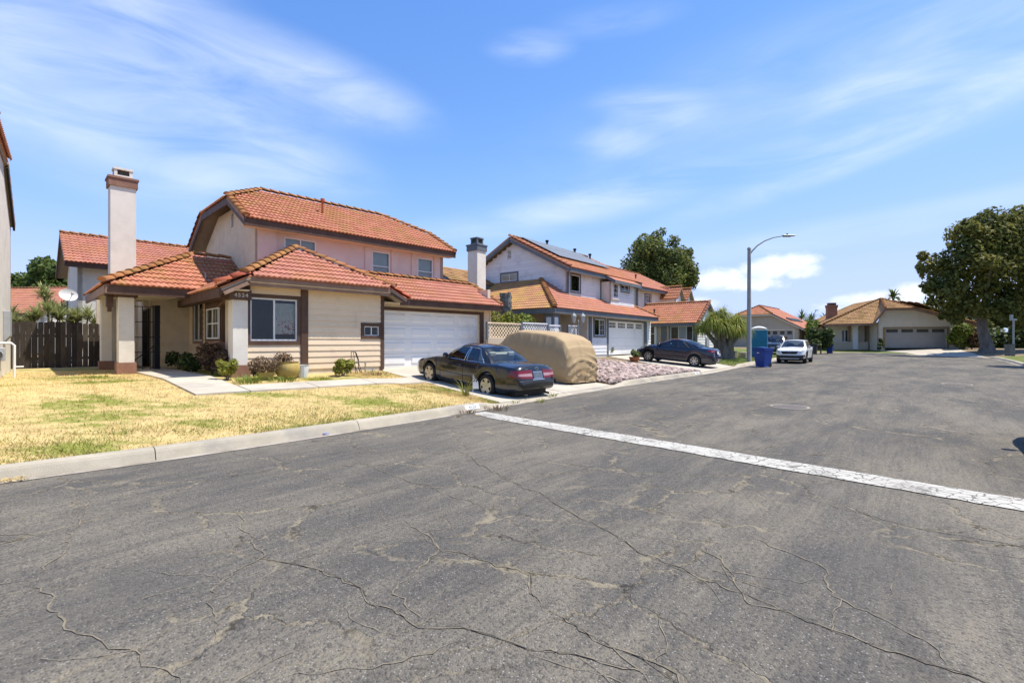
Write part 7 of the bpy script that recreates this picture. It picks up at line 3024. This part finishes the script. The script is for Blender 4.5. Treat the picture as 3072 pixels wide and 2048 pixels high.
# litter in the gutter
o = tag(MB().box(-.05, .05, -.02, .02, 0, .03).obj('wrapper', pm('wrapper', (.10, .13, .42), (.6, .6, .62), 30, .4), None, loc=(-3.18, 8.27, .012), rot=(0, 0, .6)), 'small blue wrapper lying in the gutter', 'litter')
o = tag(MB().box(-.06, .06, -.02, .02, 0, .012).obj('cardboard_scrap', pm('cardboard', (.36, .23, .11), None, rough=.9), None, loc=(-5.0, 6.35, .012), rot=(0, 0, .8)), 'brown cardboard scrap lying in the gutter', 'litter')
# drift of straw in the gutter
V, Fq = [], []
for k in range(900):
    t = k_of(-6.3, 5.0)[0] + RNG.uniform(-.9, .9)
    q = kw(t, RNG.uniform(-.03, .11) + .0)
    aa = RNG.uniform(0, 2 * PI)
    k0 = len(V)
    l_ = RNG.uniform(.02, .05)
    z0 = .008 + RNG.uniform(0, .03)
    V += [(q[0], q[1], z0), (q[0] + l_ * math.cos(aa), q[1] + l_ * math.sin(aa), z0 + RNG.uniform(-.005, .015)), (q[0] + l_ * math.cos(aa + .25), q[1] + l_ * math.sin(aa + .25), z0)]
    Fq.append((k0, k0 + 1, k0 + 2))
tag(link('straw', np_mesh('straw', V, Fq, M['lawn_dry'])), 'dry straw drifted along the gutter at left', 'straw', kind='stuff')


# ------------------------------------------------------------------ grass blades
def blades(name, fn, n, h0, h1_, w0, mat, seed, label, keep=None):
    rg = np.random.default_rng(seed)
    pts = []
    while len(pts) < n:
        u, v = rg.random(), rg.random()
        x, y = fn(u, v)
        if keep and not keep(x, y):
            continue
        pts.append((x, y, 0.0))
        if len(pts) % 1 == 0:
            pass
    P = np.array(pts)
    return P


def lot_z_many(P):
    """heights for many points at once"""
    out = np.empty(len(P))
    for i in range(0, len(P), 4000):
        q = P[i:i + 4000]
        d2 = (q[:, None, 0] - KN[None, :, 0]) ** 2 + (q[:, None, 1] - KN[None, :, 1]) ** 2
        j = d2.argmin(1)
        w = np.sqrt(d2[np.arange(len(q)), j])
        sg = ((q[:, 0] - KN[j, 0]) * KNOR[j, 0] + (q[:, 1] - KN[j, 1]) * KNOR[j, 1])
        w = np.where(sg > 0, sg, 0)
        for k in range(len(q)):
            t = KT[j[k]]
            out[i + k] = zr(KN[j[k], 1]) + prof(w[k], kerb_h(t))
    return out


def in_h1(x, y):
    dx, dy = x - H1O[0], y - H1O[1]
    c, s = math.cos(H1A), math.sin(H1A)
    return dx * c + dy * s, -dx * s + dy * c


def lawn_keep(x, y):
    a, b = in_h1(x, y)
    if -6.75 < a < -5.55 and b > -3.5:
        return False
    if a > -5.6 and b > -3.55:
        return False
    if b > 8.0 or (a > -7.3 and b > 2.4):
        return False
    if a < -10.5 and b > 3:
        return False
    return True


def grass(name, fn, n, hlo, hhi, wid, mat, seed, label, keep=None):
    P = blades(name, fn, n, 0, 0, 0, mat, seed, label, keep)
    rg = np.random.default_rng(seed + 1)
    n = len(P)
    P[:, 2] = lot_z_many(P) - .008
    a = rg.random(n) * 2 * PI
    lean = rg.uniform(.2, 1.1, n)
    h = rg.uniform(hlo, hhi, n)
    side = np.stack([np.cos(a), np.sin(a), np.zeros(n)], 1) * (wid * rg.uniform(.6, 1.3, n))[:, None]
    b = rg.random(n) * 2 * PI
    tip = np.stack([np.cos(b) * lean * h, np.sin(b) * lean * h, h], 1)
    V = np.stack([P - side, P + side, P + tip], 1).reshape(-1, 3)
    o = link(name, np_mesh(name, V, np.arange(3 * n).reshape(n, 3), M[mat]))
    return tag(o, label, 'grass', kind='stuff')


grass('grass', lambda u, v: kw(LAWN_T0 + 4 + (_ta - LAWN_T0 - 4) * u, .32 + 12.5 * v ** 1.35), 90000, .022, .058, .0065, 'lawn_dry', 51, 'dry yellow grass with green patches on the front lawn', lawn_keep)
grass('grass', lambda u, v: kw(LAWN_T0 + 4 + (_ta - LAWN_T0 - 4) * u, .33 + 1.5 * v ** 1.6), 13000, .03, .07, .0075, 'leaf_kerb', 54, 'greener taller grass in patches along the kerb',
      lambda x, y: math.sin(x * 1.9 + y * 1.1) + math.sin(x * .8 - y * 1.7 + 1) + .6 * math.sin(x * 4.3 + y * 3.1) > (.15 if x > -4.2 else -.7))
grass('grass', lambda u, v: kw(_td0 + .1 + (k_of(24, 41.5)[0] - _td0) * u, .36 + 6 * v), 16000, .03, .09, .012, 'lawn_green', 53, 'green grass on the verge round the ponytail palm')


grass('grass', LAWN_EDGE, 9000, .025, .06, .0065, 'lawn_dry', 55, 'dry grass along the left edge of the first driveway', lambda x, y: not (in_h1(x, y)[0] < -.7 and -3.65 < in_h1(x, y)[1] < -2.4))


# ------------------------------------------------------------------ rock bed of house 2
def rock_bed():
    t0, t1 = _tb + .25, _tc0 - .15
    sheet('rock_bed', lambda u, v: kw(t0 + (t1 - t0) * u, .36 + 6.6 * v), 16, 10, pm('rock_base_shadow', (.19, .145, .12), (.13, .10, .085), 6, .95, .6, 30, world_co=True), lift=.0)  # base sheet coloured darker to stand for shadow between the rocks
    rg = random.Random(71)
    shapes = []
    for k in range(6):
        bm = bmesh.new()
        bmesh.ops.create_icosphere(bm, subdivisions=1, radius=1)
        for v in bm.verts:
            v.co *= rg.uniform(.75, 1.2)
            v.co.z *= .62
        me = bpy.data.meshes.new('rock')
        bm.to_mesh(me)
        bm.free()
        me.materials.append(M['rock'])
        shapes.append(me)
    spots = []
    for k in range(2600):
        t, w = rg.uniform(t0, t1), .40 + 6.4 * rg.random() ** 1.15
        x, y = kw(t, w)
        spots.append((math.hypot(x, y), x, y, rg.uniform(.055, .14), rg.uniform(0, 6.3), rg.randrange(6)))
    spots.sort()
    big = sorted(spots, key=lambda q: -q[3] / q[0])
    single = set(big[:300])
    bed = empty('rock_pile', (0, 0, 0), 0)
    bpy.data.objects.remove(bed)
    V, Fq = [], []
    parts = []
    n = 0
    for q in spots:
        _, x, y, r_, a_, sh_ = q
        z = gz(x, y) + r_ * .3
        if q in single:
            o = bpy.data.objects.new('rock', shapes[sh_])
            COL.objects.link(o)
            o.location = (x, y, z)
            o.rotation_euler = (rg.uniform(-.3, .3), rg.uniform(-.3, .3), a_)
            o.scale = (r_ * 1.25, r_, r_)
            tag(o, 'pinkish landscaping rock in the bed between the two driveways', 'rock', 'landscaping rocks between the driveways')
        else:
            co = np.array([v.co for v in shapes[sh_].vertices])
            c, s = math.cos(a_), math.sin(a_)
            co = co * np.array([r_ * 1.25, r_, r_])
            co = np.stack([co[:, 0] * c - co[:, 1] * s, co[:, 0] * s + co[:, 1] * c, co[:, 2]], 1) + np.array([x, y, z])
            V.append(co)
            Fq.append(np.array([tuple(p.vertices) for p in shapes[sh_].polygons]) + n)
            n += len(co)
    tag(link('rocks', np_mesh('rocks', np.vstack(V), np.vstack(Fq), M['rock'])), 'smaller pinkish rocks filling the bed between the driveways', 'rocks', kind='stuff')


rock_bed()

# ------------------------------------------------------------------ things before house 2
for i, (u, v, dz, h, w_, mt, lab) in enumerate(((1826, 1070, .62, .75, .42, 'leaf_yellow', 'clipped yellow-green bush behind the rear of the covered van'),)):
    Y = (CAMZ - dz) * 1450 / (v - 1024)
    x = (u - 1536) / 1450 * Y
    bush('bush', lab, x, Y, h, w_, 1400, .07, mt, 400 + i)
x, y = 6.95, 27.45
e = bush('potted_plant', 'green succulent in a terracotta bowl before the dark sedan', x, y, .68, .34, 900, .07, 'leaf_succulent', 410, cat='plant', stems=False)
m = MB()
m.lathe([(.18, -.02), (.26, .08), (.30, .22), (.32, .24), (.28, .24), (.25, .16)], n=20)
m.obj('bowl', M['terracotta'], e, smooth=True)
# twin lantern post
x, y = at(1735, 1000, 25.2)[:2]
e = empty('lantern_post', (x, y, gz(x, y)), R(20), 'garden lamp post with two glass lanterns behind the covered van', 'lamp post')
m = MB()
m.tube([(0, 0, 0), (0, 0, .2), (0, 0, 2.05)], [.07, .04, .03], 10)
for s in (-1, 1):
    m.tube([(0, 0, 1.85), (.12 * s, 0, 1.78), (.24 * s, 0, 1.86), (.26 * s, 0, 1.98)], .016, 6)
m.tube([(0, 0, 2.05), (0, 0, 2.15)], [.05, .01], 8)
m.obj('pole', M['galv'], e, smooth=True)
for s in (-1, 1):
    m = MB()
    m.lathe([(.06, 1.98), (.075, 2.02), (.13, 2.30), (.135, 2.32)], (.26 * s, 0, 0), 8)
    ln = m.obj('lantern', M['lamp_glass'], e)
    m = MB()
    m.lathe([(.15, 2.31), (.15, 2.33), (.07, 2.45), (.03, 2.47), (.001, 2.55)], (.26 * s, 0, 0), 8)
    for k in range(8):
        t = 2 * PI * k / 8
        m.tube([(.26 * s + .066 * math.cos(t), .066 * math.sin(t), 1.98), (.26 * s + .137 * math.cos(t), .137 * math.sin(t), 2.32)], .007, 4)
    m.obj('lantern_cap', M['galv'], ln)
# stump and bush between the houses
p = at(1517, 960, 24.5)
e = empty('topped_trunk', (p.x, p.y, .6), 0, 'dark cut-off tree trunk above the bush between the houses', 'trunk')
m = MB()
rg = random.Random(3)
pts = [(0, 0, 0), (.05, 0, 1), (-.02, 0, 2), (.03, 0, 2.7), (0, 0, 3.1), (.04, 0, 3.42)]
m.tube(pts, [.30, .26, .25, .27, .29, .24], 12)
for k in range(60):
    t, z = rg.uniform(0, 2 * PI), rg.uniform(2.2, 3.4)
    m.obox((.26 * math.cos(t), .26 * math.sin(t), z), (math.cos(t), math.sin(t), .4), (-math.sin(t), math.cos(t), 0), (0, 0, 1), .05, .05, .07)
m.obj('trunk', M['stone_dark'], e)
for i, (u, Y, zt, w_, mt, lab) in enumerate(((1502, 24.0, 3.35, 1.0, 'leaf_yellow', 'yellow-green bush between the two houses, left of the trunk'), (1548, 24.6, 3.1, 1.05, 'leaf_bright', 'green bush below the cut-off trunk above the lattice'))):
    p = at(u, 960, Y)
    z = gz(p.x, p.y)
    e = empty('bush', (p.x, p.y, z), 0, lab, 'bush')
    cr = blob_crown((0, 0, zt - z - .8), w_, w_, .85, 10, .3, .5, 420 + i)
    leaf_cloud('foliage', e, cr, 2600, .10, mt, seed=430 + i)
    m = MB()
    m.tube([(0, 0, -.1), (0, 0, zt - z - .8)], [.06, .03], 6)
    m.obj('stem', M['bark'], e)
# lattice fence
lat = empty('lattice_fence', (*H2O, 0), H2A, 'white lattice fence on a low wall behind the covered van', 'fence')


def lattice(a0, b0, a1, b1, zb, zt, mat, wallmat):
    m = MB()
    d = Vector((a1 - a0, b1 - b0, 0))
    L = d.length
    d.normalize()
    n = Vector((d.y, -d.x, 0))
    H_ = zt - zb

    def P_(s, z, o=0):
        return Vector((a0, b0, 0)) + d * s + n * o + Vector((0, 0, z))
    stp = .18
    k = -int(H_ / stp) - 1
    while k * stp < L:
        for sg in (1, -1):
            s0 = k * stp
            pa, pb = (s0, zb), (s0 + H_, zt)
            if sg < 0:
                pa, pb = (s0, zt), (s0 + H_, zb)
            f0 = max(0, (0 - pa[0]) / H_)
            f1 = min(1, (L - pa[0]) / H_)
            if f1 - f0 > .02:
                A_ = P_(pa[0] + H_ * f0, pa[1] + (pb[1] - pa[1]) * f0, .006 * sg)
                B_ = P_(pa[0] + H_ * f1, pa[1] + (pb[1] - pa[1]) * f1, .006 * sg)
                m.bar(A_, B_, .008, .040, up=(0, 0, 1))
        k += 1
    o = m.obj('lattice', mat, lat)
    m = MB()
    m.bar(P_(0, zt + .03), P_(L, zt + .03), .09, .06)
    m.bar(P_(0, zb - .02), P_(L, zb - .02), .06, .05)
    m.obj('rail', mat, lat)
    for s in (0, L):
        m = MB()
        m.bar(P_(s, zb - .1), P_(s, zt + .08), .09, .09, up=(0, 1, 0))
        m.obj('post', M['slate_paint'], lat)
    if wallmat:
        m = MB()
        m.bar(P_(0, (zb + .4) / 2), P_(L, (zb + .4) / 2), .12, zb - .45)
        m.obj('low_wall', wallmat, lat)


lattice(-11.9, -.5, -9.7, -.6, 1.78, 2.36, M['plank_cream'], M['tan_light'])
lattice(-9.6, -.6, -7.7, -.7, 1.78, 2.42, M['plank_white'], M['tan_light'])
lattice(-7.6, -.7, -6.6, -.72, 1.78, 2.36, M['plank_white'], M['tan_light'])
lattice(-5.9, -.75, -5.0, -.8, 1.78, 2.38, M['plank_white'], M['tan_light'])

# ------------------------------------------------------------------ street lamp
x, y = 15.5, 31.6
e = empty('street_lamp', (x, y, gz(x, y)), 0, 'tall grey street lamp with curved arm beside the ponytail palm', 'street lamp')
m = MB()
m.tube([(0, 0, -.1), (0, 0, .05), (0, 0, 6.95), (0, 0, 7.3)], [.20, .155, .105, .10], 14)
m.lathe([(.12, 7.3), (.12, 7.38), (.07, 7.46), (.001, 7.48)], n=14)
m.obj('pole', M['pole_grey'], e, smooth=True)
m = MB()
arm = [(0, 0, 6.95), (.18, -.02, 7.2), (.5, -.06, 7.55), (.95, -.1, 7.85), (1.5, -.16, 8.06), (2.1, -.22, 8.15)]
m.tube(arm, [.055, .05, .045, .04, .035, .03], 8)
m.obj('arm', M['pole_grey'], e, smooth=True)
m = MB()
m.box(2.05, 2.85, -.36, -.1, 8.14, 8.21)
m.box(2.1, 2.6, -.32, -.14, 8.09, 8.14)
hd = m.obj('lamp_head', M['galv'], e, bevel=.02)
m = MB()
m.lathe([(.05, 8.20), (.05, 8.30), (.03, 8.32)], (2.36, -.23, 0), 10)
m.obj('photocell', M['iron'], hd)
# far lamp pole over the roofs
q = at(2441, 940, 95)
e = empty('street_lamp', (q.x, q.y, 0), 0, 'thin dark pole far behind between the two end houses', 'street lamp')
m = MB()
m.tube([(0, 0, 0), (0, 0, q.z)], .12, 8)
m.tube([(0, 0, q.z - .2), (.5, 0, q.z + .6)], .06, 6)
m.obj('pole', M['galv'], e)
m = MB()
m.box(.3, .9, -.1, .1, q.z + .55, q.z + .68)
m.obj('lamp_head', M['galv'], e)


# ------------------------------------------------------------------ bins
def bin_(label, x, y, rz, mat, h=1.1, w_=.62, d=.72, group='wheelie bins'):
    e = empty('wheelie_bin', (x, y, gz(x, y) if k_of(x, y)[1] > .35 else zr(y)), rz, label, 'bin', group)
    m = MB()
    b0, b1 = .74, 1.0
    zs = [.10, .5, h * .84]
    sec = []
    for z in zs:
        f = b0 + (b1 - b0) * (z - .1) / (h * .74)
        sec.append([(-w_ / 2 * f, -d / 2 * f, z), (w_ / 2 * f, -d / 2 * f, z), (w_ / 2 * f, d / 2 * f, z), (-w_ / 2 * f, d / 2 * f, z)])
    sec.append([(x_ * 1.06, y_ * 1.06, h * .84) for x_, y_, _ in sec[-1]])
    sec.append([(x_, y_, h * .93) for x_, y_, _ in sec[-1]])
    bot = [(p[0], p[1], .03) for p in sec[0]]
    sec.insert(0, bot)
    for a, b in zip(sec, sec[1:]):
        for k in range(4):
            m.quad(a[k], a[(k + 1) % 4], b[(k + 1) % 4], b[k])
    m.quad(*sec[0])
    m.obj('body', mat, e, bevel=.012)
    m = MB()
    t = sec[-1]
    m.grid(lambda u, v: (t[0][0] + (t[1][0] - t[0][0]) * u, (t[0][1] - .02) + (t[2][1] + .03 - t[0][1]) * v, h * .93 + .05 + .05 * math.sin(PI * u) * math.sin(PI * min(1, v + .2))), 8, 6)
    m.box(t[0][0] - .01, t[1][0] + .01, t[0][1] - .03, t[2][1] + .02, h * .92, h * .96)
    m.obj('lid', mat, e, smooth=True)
    for s in (-1, 1):
        m = MB()
        m.lathe([(.001, -.03), (.06, -.03), (.125, -.03), (.13, 0), (.125, .03), (.06, .03), (.001, .03)], (s * (w_ / 2 * .70), d / 2 * .62, .13), 18, 'x')
        m.obj('wheel', M['rubber'], e, smooth=True)
    m = MB()
    m.tube([(-w_ / 2 * .9, d / 2 + .06, h * .9), (w_ / 2 * .9, d / 2 + .06, h * .9)], .018, 8)
    m.obj('handle', mat, e)
    m = MB()
    m.box(-.10, .02, -d / 2 - .02, -d / 2 + .02, h * .70, h * .74)
    m.obj('sticker', M['plate_white'], e)
    return e


bin_('blue wheelie bin standing in the gutter beside the street lamp', 14.65, 28.2, R(-62), M['bin_blue'], 1.16, .74, .80)
bin_('blue wheelie bin before the porch of the end house', 34.9, 53.1, R(-40), M['bin_blue'], 1.1, .62, .72)
bin_('black wheelie bin half hidden behind the white crossover', 31.6, 50.6, R(-40), M['bin_black'], 1.1, .62, .72)

# portable toilet
x, y = 19.35, 37.9
e = empty('portable_toilet', (x, y, gz(x, y)), R(-25), 'blue portable toilet with white domed roof between palm and parked car', 'portable toilet')
m = MB()
m.box(-.55, .55, -.55, .55, .05, 2.12)
for x_ in (-.35, -.1, .15, .4):
    m.box(x_ - .03, x_ + .03, -.575, -.55, .2, 2.0)
m.obj('cabin', M['toilet_blue'], e)
m = MB()
m.box(.55, .59, -.45, .45, .12, 2.08)
m.box(.59, .605, -.34, .34, .3, 1.0)
m.box(.59, .605, -.34, .34, 1.1, 1.6)
m.box(.59, .605, -.30, .30, 1.7, 2.0)
m.obj('door', M['toilet_light'], e)
m = MB()
m.grid(lambda u, v: (-.62 + 1.24 * u, -.62 + 1.24 * v, 2.12 + .30 * math.sin(PI * u) ** .6 * (.55 + .45 * math.sin(PI * v) ** .6)), 14, 8)
m.box(-.6, .6, -.6, .6, 2.08, 2.14)
m.obj('roof', M['toilet_roof'], e, smooth=True)
m = MB()
m.box(-.65, .65, -.65, .65, -.05, .06)
m.obj('skid', M['black_plastic'], e)
# low boxes and a stack of boards by the palm
for i, (x, y, w_, d_, h_, lab) in enumerate(((17.1, 35.6, 1.1, .5, .42, 'pale stack of boards on the verge behind the street lamp'), (15.95, 34.9, .5, .4, .45, 'dark low utility box behind the street lamp'))):
    e = empty('board_stack' if i == 0 else 'utility_box', (x, y, gz(x, y)), R(50), lab, 'boards' if i == 0 else 'box')
    if i == 0:
        for k in range(4):
            m = MB()
            m.box(-w_ / 2 + .06 * (k % 2), w_ / 2 + .05 * (k % 3), -d_ / 2, d_ / 2, .02 + k * .11, .10 + k * .11)
            m.obj('board', M['tan_light'], e)
    else:
        m = MB()
        m.box(-w_ / 2, w_ / 2, -d_ / 2, d_ / 2, 0, h_)
        m.obj('body', M['stone_dark'], e, bevel=.03)
        m = MB()
        m.box(-w_ / 2 - .02, w_ / 2 + .02, -d_ / 2 - .02, d_ / 2 + .02, h_, h_ + .05)
        m.obj('lid', M['stone_dark'], e)
# sign pole at the right edge
q = at(3040, 1060, 41)
e = empty('sign_post', (q.x, q.y, gz(q.x, q.y)), 0, 'grey post with a small white board near the right edge', 'sign')
m = MB()
m.tube([(0, 0, -.1), (0, 0, 3.1)], .07, 10)
m.obj('pole', M['galv'], e, smooth=True)
m = MB()
m.box(-.28, .28, -.05, .05, 3.0, 3.16)
m.box(-.28, -.08, -.08, .05, 3.16, 3.5)
m.obj('board', M['meter_grey'], e)
m = MB()
m.box(-.55, -.05, -.2, .2, 0, 1.0)
m.obj('cabinet', M['stone_dark'], e)
# low parts of the porch of the end house: bench and barrel planter
x, y = loc2w(HB_O, hB_ang, -6.0, 1.4)
bush('bush', 'small dark shrub on the porch wall of the end house', x, y, 1.5, .35, 500, .12, 'leaf_shade', 470)
x, y = loc2w(HB_O, hB_ang, -.9, -1.0)
bush('bush', 'dark pillar-shaped shrub left of the grey garage door', x, y, 1.7, .35, 700, .12, 'leaf_shade', 471)


# ------------------------------------------------------------------ numbers painted on the kerb
def kerb_number(t, w_, text, label):
    e = empty('kerb_number', (0, 0, 0), 0, label, 'house number', 'house numbers painted on the kerb')
    m = MB()
    n = 8
    for i in range(n):
        q = []
        for tt, z, off in ((t - w_ / 2 + w_ * i / n, 0, 0), (t - w_ / 2 + w_ * (i + 1) / n, 0, 0), (t - w_ / 2 + w_ * (i + 1) / n, 1, 0), (t - w_ / 2 + w_ * i / n, 1, 0)):
            p, nn = k_at(tt)
            h = kerb_h(tt)
            if z == 0:
                ww, zz = .111, max(.016, h * .27)
            else:
                ww, zz = .171, h * .94
            q.append((p[0] + nn[0] * (ww - .004), p[1] + nn[1] * (ww - .004), zr(p[1]) + zz))
        m.quad(*q)
    m.obj('painted_plate', M['paint_white'], e, fix=False)
    p, nn = k_at(t)
    h = kerb_h(t)
    face = Vector((nn[0] * .06, nn[1] * .06, h * .67)).normalized()
    along = Vector((nn[1], -nn[0], 0))
    out = along.cross(face).normalized()
    tx = text_obj('digits', text, h * .72, M['text_dark'], e, (0, 0, 0), (0, 0, 0), .0006, .0015, 1.15)
    c = Vector((p[0] + nn[0] * (.141 - .008), p[1] + nn[1] * (.141 - .008), zr(p[1]) + h * .60))
    tx.matrix_local = Matrix(((along.x, face.x, out.x, c.x), (along.y, face.y, out.y, c.y), (along.z, face.z, out.z, c.z), (0, 0, 0, 1)))
    return e


kerb_number(_ta - 1.15, .46, '4524', 'white painted plate with number 4524 on the kerb beside the first driveway')
kerb_number(_tc0 - 1.2, .5, '4528', 'small white number plate painted on the kerb below the dark sedan')
